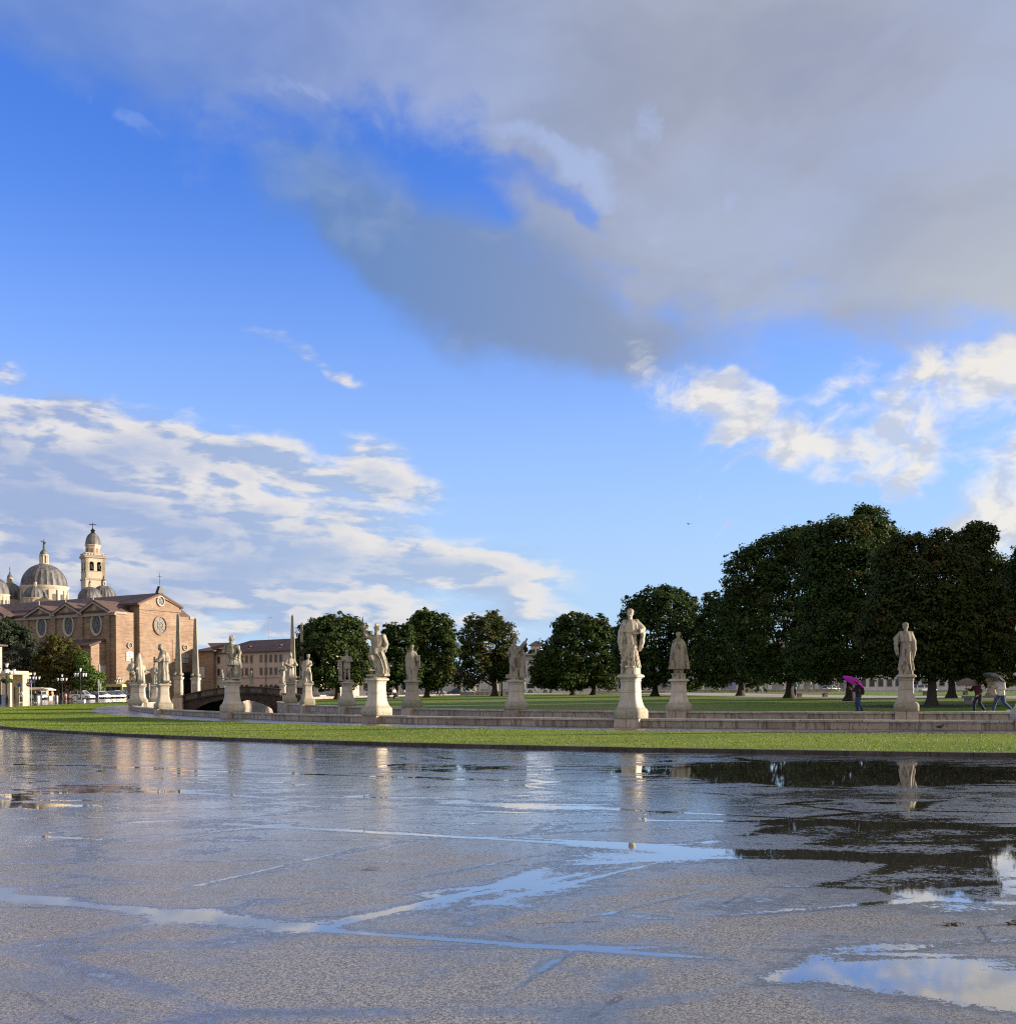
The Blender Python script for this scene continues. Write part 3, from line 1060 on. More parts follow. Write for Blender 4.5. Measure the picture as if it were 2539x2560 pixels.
outer = Loop(spline(RING, 900))
inner = outer.offset(-13.0)
kerb = outer.offset(12.75)
lawn_in = outer.offset(3.35)
ASPH = -0.08
WATER = -1.05


def zi(x, y):
    """height of the island's ground"""
    d = inner.near(x, y)
    t = min(1.0, d / 45.0)
    return 0.20 + 0.22 * t * t * (3 - 2 * t)


def ring_mesh(name, A, B, za, zb, mat, n=720, steps=1):
    V, F = [], []
    for j in range(steps + 1):
        w = j / steps
        for i in range(n):
            a, b = A[i], B[i]
            V.append((a[0] + (b[0] - a[0]) * w, a[1] + (b[1] - a[1]) * w, za + (zb - za) * w))
    for j in range(steps):
        for i in range(n):
            k = (i + 1) % n
            F.append((j * n + i, j * n + k, (j + 1) * n + k, (j + 1) * n + i))
    me = np_mesh(name, V, np.array(F)[:, ::-1], mat, False)
    return me


def structure(name, me):
    return tag(obj(name, me), kind='structure')


# --- the wet square
def gpt(px, py, h=EYE - ASPH):
    a, b = ray(px, py)
    D = h / -b
    return a * D, D


def mk_asphalt():
    p = geo('Position')
    flat = mapping(p, scale=(1, 1, 0))

    def pool(flat, x0, y0, x1, y1, wid, amt):
        (ax, ay), (bx, by) = gpt(x0, y0), gpt(x1, y1)
        L = math.hypot(bx - ax, by - ay)
        m = mapping(flat, ((ax + bx) / 2, (ay + by) / 2, 0), (0, 0, math.atan2(by - ay, bx - ax)), (L / 2 * 1.15, wid, 1), 'TEXTURE')
        return smooth(length(m), 1.0, 0.15) * amt
    pools = [
        (-900, 2150, 800, 2322, .40, 1.0), (250, 2272, 790, 2322, .46, .9), (650, 2318, 1330, 2352, .20, .75), (1200, 2350, 1950, 2408, .24, .75),
        (1600, 2390, 3500, 2570, .62, 1.0), (1950, 2430, 3300, 2500, .85, .7), (1880, 2330, 2539, 2420, .6, .45),
        (760, 2322, 1560, 2160, .62, .62), (950, 2322, 1480, 2225, .55, .5), (1230, 2205, 1850, 2110, .95, .70), (1050, 2345, 1330, 2260, .22, .6), (1150, 2260, 1750, 2180, .5, .45), (400, 2232, 830, 2150, .16, .7),
        (330, 2185, 740, 2050, .5, .45), (1480, 2490, 1620, 2420, .16, .7), (1300, 2440, 1420, 2380, .12, .6), (1650, 2290, 2080, 2240, .55, .45), (1400, 2330, 1700, 2280, .3, .5), (300, 2375, 420, 2345, .10, .6),
        (560, 2060, 1300, 2100, .26, .8), (1200, 2092, 1950, 2140, .34, .8), (-100, 2110, 260, 2095, .6, .6), (200, 2050, 900, 2065, .8, .5), (1050, 2135, 1700, 2120, .9, .45),
        (700, 1975, 1500, 2030, .6, .6), (1200, 2010, 1800, 2035, .5, .6), (-200, 1905, 760, 1928, .30, .7), (560, 1925, 1500, 1960, .45, .6), (0, 1965, 560, 1985, .9, .5), (-100, 2010, 500, 2030, .7, .4),
        (1350, 1930, 2900, 1930, 4.8, 1.5), (800, 1920, 1500, 1920, 1.9, 0.85), (1650, 2120, 2700, 2165, .42, .8), (1500, 2045, 2700, 2075, .36, .6), (1750, 2000, 2700, 2010, .5, .5), (1600, 2080, 3200, 2130, 4.6, .98), (1850, 2200, 3000, 2260, 1.8, .45), (-400, 1960, 900, 2000, 3.4, .42), (1000, 1990, 1800, 2060, 2.6, .25),
        (-900, 2150, 800, 2322, .15, .9), (560, 2060, 1950, 2138, .10, 1.1), (-200, 1905, 1500, 1960, .13, .9), (650, 2316, 1950, 2408, .07, 1.1), (1650, 2120, 2700, 2165, .13, .9), (1200, 2008, 2700, 2080, .11, .9), (700, 2350, 1330, 2190, .07, .8),
        (800, 2310, 1560, 2165, .07, .85), (1010, 2305, 1720, 2140, .07, .75), (1300, 2335, 1860, 2205, .06, .7), (400, 2235, 900, 2120, .06, .8), (830, 2235, 1420, 2125, .08, .7), (1240, 2500, 1480, 2345, .05, .7)]
    w = None
    for k, q in enumerate(pools):
        if k % 4 == 3:                                   # evaluated in turn, so that few values are held at once
            vm = S.nt.nodes.new('ShaderNodeVectorMath')
            vm.operation = 'ADD'
            put(vm.inputs[0], flat)
            put(vm.inputs[1], combine(w * 1e-7, 0.0, 0.0))
            flat = S(vm.outputs[0])
        v = pool(flat, *q)
        w = v if w is None else w + v
    n1 = noise(p, 0.55, 5, 0.6)
    n2 = noise(mapping(p, rot=(0, 0, R(-14)), scale=(0.45, 1.3, 1)), 1.5, 6, 0.66)
    n4 = noise(p, 6.0, 5, 0.7)
    # deeper water lies towards the kerb
    px_, py_, _ = split(p)
    far = smooth(py_, 7.0, 19.0)
    veins = voro(mapping(p, (3.1, 1.7, 0), rot=(0, 0, R(18)), scale=(0.30, 0.85, 1)), 1.0, 'DISTANCE_TO_EDGE')
    veins = smooth(veins + (n4 - 0.5) * 0.10, 0.075, 0.0) * smooth(n1, 0.30, 0.52)
    g1 = noise(p, 58, 3, 0.8)
    g2 = noise(p, 160, 2, 0.7)
    g3 = noise(p, 21, 4, 0.72)
    und = noise(mapping(p, scale=(1, 0.40, 1)), 15.0, 3, 0.65)
    fld = w * 0.94 + veins * 0.60 + (n1 - 0.5) * 1.1 + (n2 - 0.5) * 1.7 + (n4 - 0.5) * 1.1 + far * 0.26
    wet = smooth(fld + (g3 - 0.5) * 1.5 + (g1 - 0.5) * 1.0, 0.30, 0.92)
    film = smooth(fld + far * 0.85, -0.16, 0.84)
    crk = voro(mapping(p, rot=(0, 0, R(7)), scale=(0.62, 0.80, 1)), 1.0, 'DISTANCE_TO_EDGE') + (noise(p, 5.0, 5, 0.7) - 0.5) * 0.10
    crack = smooth(crk.f('ABSOLUTE'), 0.010, 0.002) * smooth(noise(p, 1.1, 3, 0.5), 0.50, 0.62) * (1.0 - wet)
    speck = smooth(g1 * 0.62 + g2 * 0.38, 0.38, 0.63)
    agg = mixc(speck, (0.030, 0.027, 0.026), (0.43, 0.405, 0.385))
    agg = mixc(smooth(n1, 0.35, 0.7) * 0.35, agg, (0.15, 0.135, 0.13))
    agg = mixc(smooth(n2, 0.5, 0.7) * 0.30, agg, (0.11, 0.093, 0.082))
    c = mixc(film * 0.86, agg, (0.030, 0.026, 0.023))
    c = mixc(crack * 0.9, c, (0.010, 0.009, 0.009))
    rough = 0.20 - film * 0.10 - wet * 0.085
    h = (g1 * 0.9 + g2 * 0.4 + g3 * 0.7) * ((1.0 - film) * 0.80 + (1.0 - wet) * 0.08 + 0.003) + (n4 * 0.12 + und * 0.55) * (1.0 - wet) * (1.0 - film * 0.5) - crack * 1.2 + noise(p, 9.0, 2, 0.5) * 0.008
    # the film of rain lies smoother than the stone under it
    cb = S.nt.nodes.new('ShaderNodeBump')
    put(cb.inputs['Height'], (und * 0.30 + g3 * 0.15 + g1 * 0.06) * (1.0 - wet) + n4 * 0.02)
    cb.inputs['Strength'].default_value = 0.55
    cb.inputs['Distance'].default_value = 0.011
    return {'Base Color': c, 'Roughness': rough, 'IOR': 1.6, 'Specular IOR Level': 0.7, 'Bump': (h, 0.62, 0.011),
            'Coat Weight': film * 0.95, 'Coat Roughness': 0.09 - wet * 0.07, 'Coat IOR': 1.75, 'Coat Normal': S(cb.outputs[0])}


M['asphalt'] = material('wet_asphalt', mk_asphalt)
big = Loop([(42 + 5000 * math.cos(2 * math.pi * i / 720), 129 + 5000 * math.sin(2 * math.pi * i / 720)) for i in range(720)])
# start the big circle at the same bearing as the ring's first point
b0 = math.atan2(kerb.p[0, 1] - 129, kerb.p[0, 0] - 42)
ang = np.unwrap(np.arctan2(kerb.p[:, 1] - 129, kerb.p[:, 0] - 42))
bigp = np.stack([42 + 5000 * np.cos(ang), 129 + 5000 * np.sin(ang)], 1)
kerb_face = outer.offset(12.80)
structure('ground', ring_mesh('ground', kerb_face.p, bigp, ASPH, ASPH, M['asphalt']))
structure('lawn', ring_mesh('lawn', lawn_in.p, outer.offset(12.58).p, 0.012, 0.012, M['lawn'], steps=3))
structure('pavement', ring_mesh('pavement', outer.offset(0.1).p, outer.offset(3.4).p, -0.03, -0.03, M['slab']))
structure('water', ring_mesh('water', inner.offset(-0.2).p, outer.offset(0.2).p, WATER, WATER, M['water'], steps=2))
# island: rings shrinking to the middle
cen = np.array([42.0, 129.0])
V, F = [], []
edge_in = inner.offset(-0.15).p
ws = [0, .03, .07, .12, .2, .3, .45, .6, .8, 0.97]
for w in ws:
    for q in edge_in:
        x, y = q * (1 - w) + cen * w
        V.append((x, y, zi(x, y)))
n = len(edge_in)
for j in range(len(ws) - 1):
    for i in range(n):
        k = (i + 1) % n
        F.append((j * n + i, j * n + k, (j + 1) * n + k, (j + 1) * n + i))
structure('park_ground', np_mesh('park_ground', V, F, M['park'], True))
# gravel avenue over the island
pc = spline([(70, 70), (52, 78), (38, 88), (31, 104), (28.5, 122), (27, 150), (26, 190), (90, 190), (110, 120), (90, 80)], 400)[:240]
V, F = [], []
for i, q in enumerate(pc):
    t = pc[min(i + 1, len(pc) - 1)] - pc[max(i - 1, 0)]
    t /= np.hypot(*t)
    nn = np.array([-t[1], t[0]])
    for k in (-1, 1):
        x, y = q + nn * k * 6.5
        V.append((x, y, zi(x, y) + 0.012))
F = [(2 * i, 2 * i + 1, 2 * i + 3, 2 * i + 2) for i in range(len(pc) - 1)]
structure('path', np_mesh('path', V, np.array(F)[:, ::-1], M['path'], True))


# --- stones laid along the ring
def block_mesh(name, mat, h, d, seed):
    bm = bmesh.new()
    bmesh.ops.create_cube(bm, size=1.0)
    bmesh.ops.bevel(bm, geom=list(bm.edges), offset=0.012, segments=1, affect='EDGES')
    r = random.Random(seed)
    a, b = r.uniform(-.006, .006), r.uniform(-.004, .004)
    for v in bm.verts:
        z0 = v.co.z
        v.co = Vector((v.co.x, v.co.y * d, v.co.z * h))
        if v.co.y < 0:
            v.co.y += a * v.co.x * 2 + r.uniform(-.004, .004)
        if z0 > 0:
            v.co.z += b * v.co.x
    me = bpy.data.meshes.new(name)
    bm.to_mesh(me)
    bm.free()
    me.materials.append(mat)
    return me


def lay(name, parent, loop, off, s0, s1, lo, hi, z, h, d, mat, gaps=(), joint=0.008, seed=1):
    r = random.Random(seed)
    ms = [block_mesh(name, mat, h, d, seed * 10 + k) for k in range(5)]
    s = s0
    while s < s1:
        L = r.uniform(lo, hi)
        e = min(s + L, s1)
        for (g0, g1) in gaps:
            if s < g0 < e:
                e = g0
            if g0 <= s < g1:
                s = g1
                e = s + L
        if e - s > 0.12:
            x, y, a, _ = loop.at((s + e) / 2, off)
            o = obj(name, r.choice(ms), parent, (x, y, z + h / 2 + r.uniform(-.003, .003)), a)
            o.scale = (e - s - joint, 1, 1)
        s = e


def core_strip(name, parent, loop, off0, off1, z0, z1, mat, n=720):
    a, b = loop.offset(off0).p, loop.offset(off1).p
    V = [(q[0], q[1], z) for z in (z0, z1) for p_ in (a, b) for q in p_]
    F = []
    for i in range(n):
        k = (i + 1) % n
        F += [(i, k, 2 * n + k, 2 * n + i), (n + k, n + i, 3 * n + i, 3 * n + k), (2 * n + i, 2 * n + k, 3 * n + k, 3 * n + i)]
    return obj(name, np_mesh(name, V, F, mat, False), parent)


S_OUT = {}
out_px = [('m', 388, 99, 110), ('0', 357, 86, 97), ('1', 329, 72, 86), ('2', 409, 62, 74), ('3', 581, 50, 62), ('4', 942, 42, 52), ('5', 1577, 36, 44), ('6', 2574, 30, 38)]
for k, px, a, b in out_px:
    S_OUT[k] = outer.hit(px, a, b)
in_px = [('a', 707, 98, 122), ('A', 727, 90, 108), ('b', 769, 78, 98), ('c', 868, 70, 88), ('d', 1030, 62, 76), ('e', 1291, 54, 68), ('f', 1697, 48, 60), ('g', 2265, 42, 54)]
for k, px, a, b in in_px:
    S_OUT[k] = inner.hit(px, a, b)
gap = lambda keys: [(S_OUT[k] - 0.52, S_OUT[k] + 0.52) for k in keys]
so0, so1 = S_OUT['m'] - 3, S_OUT['6'] + 6
si0, si1 = S_OUT['a'] - 9, S_OUT['g'] + 7
if so0 > so1:
    so0 -= outer.len
if si0 > si1:
    si0 -= inner.len
w_out = thing('canal_wall', 'low pinkish stone wall with grey cap stones on the near side of the canal', 'wall')
w_out['kind'] = 'thing'
lay('stone', w_out, outer, 0, so0, so1, .75, 1.5, 0.0, .255, .40, M['wall_stone'], gap('m0123456'), seed=3)
lay('cap_stone', w_out, outer, 0, so0, so1, 1.6, 2.6, .26, .075, .50, M['cap_stone'], gap('m0123456'), seed=4)
core_strip('core', w_out, outer, -.17, .17, -1.6, .25, M['wall_stone'])
w_in = thing('canal_wall', 'stone wall with pale cap stones on the park side of the canal', 'wall')
w_in['kind'] = 'thing'
lay('stone', w_in, inner, 0, si0, si1, .8, 1.5, -.22, .42, .40, M['wall_stone'], gap('aAbcdefg'), seed=5)
lay('lower_stone', w_in, inner, 0, si0, si1, 1.0, 1.6, -.66, .43, .42, M['wall_stone'], (), seed=6)
lay('cap_stone', w_in, inner, 0, si0, si1, 1.5, 2.6, .205, .09, .54, M['cap_stone'], gap('aAbcdefg'), seed=7)
core_strip('core', w_in, inner, -.17, .17, -1.6, .20, M['wall_stone'])
kb = thing('kerb', 'dark wet stone kerb edging the grass along the square', 'kerb')
kb['kind'] = 'structure'
ks = kerb.hit(2539, 20, 30) + 6
lay('kerb_stone', kb, kerb, -0.06, ks - 150, ks, .9, 1.5, ASPH - .02, .115, .24, M['kerb_stone'], (), joint=.012, seed=8)
core_strip('core', kb, kerb, -.22, .05, -.2, 0.0, M['core'])
pv = thing('paving', 'wet stone slabs laid in front of the near canal wall', 'paving')
pv['kind'] = 'structure'
lay('slab', pv, outer, 0.75, so0, so1, .8, 1.3, -.1, .10, 1.02, M['slab'], (), joint=.014, seed=12)
lay('slab', pv, outer, 1.80, so0 + .4, so1, .8, 1.3, -.1, .10, 1.04, M['slab'], (), joint=.014, seed=13)
lay('slab', pv, outer, 2.84, so0 + .2, so1, .9, 1.4, -.1, .10, 1.00, M['slab'], (), joint=.014, seed=14)

# --- grass blades on the lawn ring in view
cnt = 190000
ss = S_OUT['6'] + 8 - rng.random(cnt) ** 0.8 * 130
oo = 3.32 + rng.random(cnt) * 9.42
P2 = np.empty((cnt, 2))
Lq = np.append(outer.L, outer.len + 1)
q = np.vstack([outer.p, outer.p[:1]])
tx = np.interp((ss + .4) % outer.len, outer.L, q[:, 0]) - np.interp((ss - .4) % outer.len, outer.L, q[:, 0])
ty = np.interp((ss + .4) % outer.len, outer.L, q[:, 1]) - np.interp((ss - .4) % outer.len, outer.L, q[:, 1])
ll = np.hypot(tx, ty)
P2[:, 0] = np.interp(ss % outer.len, outer.L, q[:, 0]) + ty / ll * oo
P2[:, 1] = np.interp(ss % outer.len, outer.L, q[:, 1]) - tx / ll * oo
an = rng.random(cnt) * 6.283
hh = 0.012 + 0.032 * rng.random(cnt)
wd = 0.010 + 0.016 * rng.random(cnt)
ln = (rng.random((cnt, 2)) - .5) * 0.06
V = np.empty((cnt, 3, 3))
V[:, 0] = np.stack([P2[:, 0] - np.cos(an) * wd, P2[:, 1] - np.sin(an) * wd, np.full(cnt, .005)], 1)
V[:, 1] = np.stack([P2[:, 0] + np.cos(an) * wd, P2[:, 1] + np.sin(an) * wd, np.full(cnt, .005)], 1)
V[:, 2] = np.stack([P2[:, 0] + ln[:, 0], P2[:, 1] + ln[:, 1], .01 + hh], 1)
tag(obj('grass', np_mesh('grass', V.reshape(-1, 3), np.arange(cnt * 3).reshape(-1, 3), M['blade'], False)), 'short grass blades of the lawn ring', 'grass', kind='stuff')



# ------------------------------------------------------------------ statues; figures are about 2.25 m tall and face -Y
BOX = ((-.85, -.7, -.05), (.85, .7, 2.55))


def fig_robed_magistrate(back=False):
    """standing in a long robe, a wide cape falling from both arms, one hand at the belt"""
    s = Solid((-.8, -.6, -.03), (.85, .55, 2.4), .021)
    s.cloth([(0.0, .0, -.02, .40, .31, 1.2), (.25, .0, 0, .365, .28, 1.2), (.55, .0, 0, .31, .25, 1.1), (.95, -.01, 0, .285, .23, .8), (1.2, -.01, 0, .27, .22, .5), (1.5, 0, 0, .31, .23, .4),
             (1.70, 0, .01, .31, .21, .3), (1.80, .01, .02, .20, .16, .1)], n=10, amp=.10, tw=1.2, ufold=.0 if back else .065)
    s.chain([(-.25, .03, 1.72), (-.37, .03, 1.35), (-.42, .0, 1.0), (-.40, -.02, .75), (-.36, -.03, .50)], [.13, .15, .13, .09, .05], flat=.9)
    s.chain([(.27, .03, 1.72), (.45, .03, 1.55), (.56, .03, 1.46)], [.14, .12, .09])
    s.chain([(.52, .03, 1.52), (.53, .03, 1.25), (.50, .02, 1.0), (.44, .0, .78), (.40, -.01, .66)], [.09, .10, .10, .08, .04], flat=.8)
    s.chain([(.55, .0, 1.47), (.40, -.18, 1.38), (.24, -.27, 1.30)], [.10, .08, .055])
    s.hand((.24, -.27, 1.30), (-1, -.1, -.2), .20, .4, 1, (0, 1, 0))
    s.cloth([(1.35, 0, 0, .42, .25, 1), (1.6, 0, .01, .385, .25, .8), (1.76, 0, .02, .27, .20, .4), (1.83, 0, .02, .17, .14, .2)], n=12, amp=.05, tw=3)
    s.limb((0, .01, 1.78), (0, -.02, 1.93), .10, .085)
    s.head((-.0, -.03, 2.05), yaw=-.15, r=.155, hat='cap', tilt=.25)
    for x in (-.2, .1):
        s.ell((x, -.30, .035), (.075, .14, .06))
    for x0, x1 in ((-.28, -.02), (-.10, .16), (.05, .2)):
        s.limb((x0, -.27, .05), (x1, -.22, .85), .045, .02, .05)                 # sweeping folds of the skirt
    return s


def fig_cloaked():
    """seen from behind: a pleated cloak hanging like a bell over the legs, skull cap"""
    s = Solid((-.7, -.5, -.03), (.7, .55, 2.4), .021)
    s.cloth([(.0, 0, -.02, .24, .2, .3), (.3, 0, -.02, .27, .2, .3), (.5, 0, -.02, .25, .2, .3)], n=7, amp=.05)
    s.cloth([(.27, -.0, .04, .52, .33, 1.5), (.5, -.0, .05, .49, .33, 1.4), (1.0, 0, .06, .435, .30, 1.1), (1.4, 0, .06, .385, .28, .7), (1.65, 0, .05, .335, .25, .4), (1.8, 0, .03, .24, .2, .1), (1.88, 0, .02, .13, .12, 0)],
            n=11, amp=.07, sharp=.45, ph=.8)
    s.limb((.0, .33, .35), (.0, .33, 1.55), .035, .025, .03)
    s.limb((0, .02, 1.82), (0, 0, 1.95), .10, .09)
    s.head((0, 0, 2.05), 0, .135, 'skull')
    for x in (-.12, .12):
        s.limb((x, 0, .02), (x, 0, .35), .10, .09)
        s.ell((x, -.12, .03), (.07, .15, .06))
    s.slab((0, 0, .02), (.34, .28, .04))
    return s


def fig_toga_back():
    """turned away, one arm raised; a toga folded across the back and a hanging length of cloth"""
    s = Solid((-.95, -.6, -.03), (.75, .55, 2.4), .024)
    s.cloth([(.0, .1, 0, .28, .24, .8), (.4, .08, 0, .28, .24, 1), (.9, .03, 0, .30, .24, 1), (1.3, .0, 0, .30, .23, .8), (1.6, 0, 0, .33, .22, .5), (1.75, 0, 0, .27, .19, .3), (1.84, .03, 0, .15, .13, 0)],
            n=8, amp=.09, tw=4.0, sharp=.5)
    for k in range(7):
        t = k / 6.0
        s.chain([(-.25 + .05 * k, .22, 1.55 - .03 * k), (.05, .27, 1.2 - .12 * k), (.33, .12, 1.15 - .05 * k)], [.03, .045, .03], .04)
    s.slab((-.43, .02, .72), (.13, .13, .72), .05)
    s.chain([(-.30, .04, 1.66), (-.44, .04, 1.35), (-.47, .02, .9)], [.15, .13, .11])
    s.chain([(-.27, 0, 1.70), (-.46, -.12, 1.95), (-.55, -.25, 2.14)], [.12, .085, .055])
    s.hand((-.55, -.25, 2.14), (-.2, -.2, .8), .2)
    s.chain([(.28, 0, 1.70), (.42, -.08, 1.4), (.44, -.25, 1.2)], [.12, .09, .06])
    s.hand((.44, -.25, 1.2), (0, -1, -.2), .2)
    s.limb((.03, 0, 1.8), (.07, -.02, 1.95), .09, .08)
    s.head((.09, -.03, 2.06), .9, .135, 'hair')
    s.slab((0, 0, .02), (.40, .3, .05))
    s.slab((.42, 0, .10), (.14, .2, .13))
    return s


def fig_tablet():
    """long cloak to the ground, holding a tall tablet against the hip"""
    s = Solid((-.6, -.6, -.03), (.75, .55, 2.4), .024)
    s.cloth([(0, -.02, 0, .34, .27, 1), (.4, -.04, 0, .32, .26, 1), (.9, -.06, 0, .32, .25, .8), (1.4, -.05, 0, .29, .23, .5), (1.7, 0, 0, .25, .19, .3), (1.84, .03, 0, .13, .12, 0)], n=8, amp=.065, tw=.8, ph=2)
    s.chain([(.2, -.05, 1.68), (.34, -.1, 1.4), (.34, -.22, 1.18)], [.11, .09, .06])
    s.hand((.34, -.22, 1.18), (.2, -.6, -.3), .19)
    s.slab((.40, -.08, 1.12), (.035, .2, .42), .02, .5)
    s.chain([(.36, 0, .75), (.26, -.05, .2)], [.10, .07])
    s.chain([(-.23, 0, 1.66), (-.33, .05, 1.2), (-.3, .1, .5)], [.11, .10, .06])
    s.limb((.02, 0, 1.8), (.03, -.02, 1.96), .085, .08)
    s.head((.03, -.03, 2.07), -.9, .13, 'skull')
    s.slab((.08, 0, .02), (.36, .28, .06))
    return s


def fig_youth():
    """bare-legged youth in a short tunic with folded arms beside a square pillar"""
    s = Solid((-.75, -.5, -.03), (.6, .5, 2.4), .024)
    for x, y in ((-.12, .03), (.13, -.03)):
        s.chain([(x * 1.3, y, .06), (x * 1.25, y, .28), (x * 1.15, y - .02, .42), (x, y - .03, .62), (x, y, 1.0), (x, y, 1.15)], [.06, .075, .085, .075, .115, .13])
        s.ell((x * 1.3, y - .1, .04), (.06, .13, .05))
    s.cloth([(.82, 0, 0, .245, .19, 1), (1.0, 0, 0, .235, .19, .8), (1.2, 0, 0, .2, .16, .3), (1.45, 0, 0, .235, .17, .2), (1.68, 0, 0, .24, .16, .1), (1.78, 0, 0, .15, .12, 0)], n=9, amp=.06)
    s.chain([(-.24, 0, 1.66), (-.34, -.06, 1.40), (-.08, -.24, 1.42)], [.09, .075, .055])
    s.chain([(.24, 0, 1.66), (.34, -.06, 1.40), (.05, -.25, 1.36)], [.09, .075, .055])
    s.hand((-.08, -.24, 1.42), (1, 0, .1), .18)
    s.hand((.05, -.25, 1.36), (-1, 0, .1), .18)
    s.limb((0, 0, 1.76), (0, -.01, 1.94), .08, .07)
    s.head((0, -.03, 2.06), .7, .13, 'hair')
    s.slab((-.46, .1, .72), (.14, .14, .74), .02)
    s.slab((-.05, 0, .02), (.5, .3, .05))
    return s


def fig_crowned():
    """robed figure with a flaring flat crown, one leg stepping forward"""
    s = Solid((-.65, -.6, -.03), (.65, .55, 2.45), .026)
    s.cloth([(0, -.06, .02, .34, .27, 1), (.4, -.05, .02, .31, .26, 1), (.9, -.02, 0, .28, .23, .8), (1.35, 0, 0, .25, .2, .5), (1.65, .0, 0, .27, .19, .3), (1.8, .02, 0, .14, .13, 0)], n=7, amp=.09, tw=1.5)
    s.chain([(.12, -.05, 1.1), (.26, -.18, .65), (.30, -.12, .2), (.36, -.2, .05)], [.14, .11, .075, .06])
    s.ell((.40, -.2, .04), (.13, .07, .05))
    s.chain([(.24, 0, 1.66), (.32, -.1, 1.42), (.2, -.24, 1.3)], [.11, .09, .06])
    s.hand((.2, -.24, 1.3), (-1, -.1, .2), .19)
    s.chain([(-.25, 0, 1.64), (-.34, .02, 1.3), (-.3, .0, .8), (-.36, 0, .3)], [.12, .11, .09, .06])
    s.limb((.03, 0, 1.78), (.07, -.02, 1.93), .085, .075)
    s.head((.09, -.03, 2.04), .8, .13, 'crown')
    s.slab((.05, 0, .02), (.42, .3, .05))
    return s


def fig_spear():
    """half-draped warrior with a plumed helmet; bent bare knee, long drapery; the raised hand grips a staff"""
    s = Solid((-.95, -.65, -.03), (.75, .6, 2.55), .021)
    s.chain([(.10, .02, .05), (.12, .03, .5), (.10, 0, 1.05)], [.09, .10, .15])
    s.chain([(-.12, -.02, 1.12), (-.20, -.22, .82), (-.02, -.12, .40), (.06, -.06, .14)], [.15, .125, .095, .06])     # bent leg
    s.ell((.06, -.14, .10), (.07, .14, .06))
    s.cloth([(.02, .20, .06, .26, .26, 1.2), (.3, .25, .05, .27, .27, 1.2), (.6, .20, .03, .25, .25, 1.1), (.9, .08, 0, .27, .24, .9), (1.12, .0, 0, .27, .22, .8), (1.2, 0, 0, .25, .2, .5)], n=9, amp=.13, tw=2.4, sharp=.5)
    for k in range(4):
        s.chain([(-.26, -.10, 1.05 + .05 * k), (0, -.27, .98 + .06 * k), (.26, -.14, 1.10 + .05 * k)], [.04, .05, .04], .03)
    s.cloth([(1.05, 0, 0, .23, .19, .2), (1.25, .0, 0, .215, .17, .2), (1.5, .02, 0, .27, .195, .2), (1.68, .02, .0, .28, .18, .2), (1.79, .01, 0, .16, .13, 0)], n=6, amp=.03, ufold=.03)
    s.chain([(-.24, 0, 1.69), (-.42, -.05, 1.72), (-.46, -.12, 1.80), (-.52, -.16, 1.87)], [.115, .10, .08, .055])
    s.hand((-.50, -.16, 1.84), (-.4, -.15, .8), .19, .95, 1, (0, -1, 0))
    s.chain([(-.40, .04, 1.78), (-.56, .03, 1.95), (-.60, .0, 2.15), (-.50, -.05, 2.24)], [.08, .07, .06, .045])          # wind-blown cloth at the staff
    s.chain([(.28, 0, 1.68), (.43, .05, 1.38), (.40, .02, 1.22), (.20, -.16, 1.10)], [.115, .09, .08, .055])
    s.hand((.2, -.16, 1.1), (-1, -.2, -.1), .19)
    s.chain([(.30, .05, 1.72), (.36, .12, 1.45), (.33, .16, 1.1)], [.12, .12, .1])
    s.limb((.0, 0, 1.76), (.02, -.01, 1.92), .095, .085)
    s.head((.03, -.03, 2.03), -.55, .135, 'helmet')
    s.slab((0, 0, .0), (.42, .34, .07), .05)
    s.ell((.3, .02, .03), (.28, .3, .12))
    return s


def fig_soldier():
    """soldier in breastplate and kilt with a plumed helmet, cloak at the back and sword across the hips"""
    s = Solid((-.75, -.6, -.03), (.8, .6, 2.55), .025)
    for x, y in ((-.14, -.03), (.13, .05)):
        s.chain([(x * 1.3, y, .05), (x * 1.3, y, .28), (x * 1.2, y, .44), (x, y, .66), (x, y, 1.05)], [.07, .085, .09, .085, .14])
        s.ell((x * 1.3 - .02, y - .1, .05), (.065, .13, .06))
    s.cloth([(.70, 0, 0, .31, .25, 1.3), (.9, 0, 0, .27, .22, 1), (1.1, 0, 0, .225, .185, .4), (1.4, 0, 0, .265, .2, .1), (1.65, 0, 0, .29, .19, .1), (1.79, 0, 0, .16, .13, 0)], n=14, amp=.06)
    s.cloth([(.05, .24, .16, .22, .16, 1.2), (.5, .22, .16, .25, .17, 1.2), (1.0, .14, .17, .27, .14, 1), (1.5, .06, .14, .30, .13, .7), (1.72, 0, .08, .25, .12, .4)], n=7, amp=.09, tw=1)
    s.ell((-.29, 0, 1.66), (.14, .14, .14))
    s.ell((.29, 0, 1.66), (.14, .14, .14))
    s.chain([(-.30, 0, 1.66), (-.40, -.06, 1.42), (-.22, -.24, 1.34)], [.10, .085, .055])
    s.hand((-.22, -.24, 1.34), (1, -.1, 0), .19, .8)
    s.chain([(.30, 0, 1.66), (.44, -.02, 1.36), (.42, -.12, 1.12)], [.10, .085, .055])
    s.hand((.42, -.12, 1.12), (0, -.3, -1), .19, .9)
    s.chain([(.62, .12, 1.02), (.25, -.2, 1.10), (-.05, -.27, 1.13)], [.02, .03, .03], .015)
    s.ell((.18, -.12, .25), (.2, .16, .22))
    s.limb((0, 0, 1.76), (0, -.01, 1.92), .09, .08)
    s.head((-.01, -.03, 2.02), -.8, .135, 'helmet')
    s.slab((.05, 0, 0), (.42, .32, .06), .04)
    return s


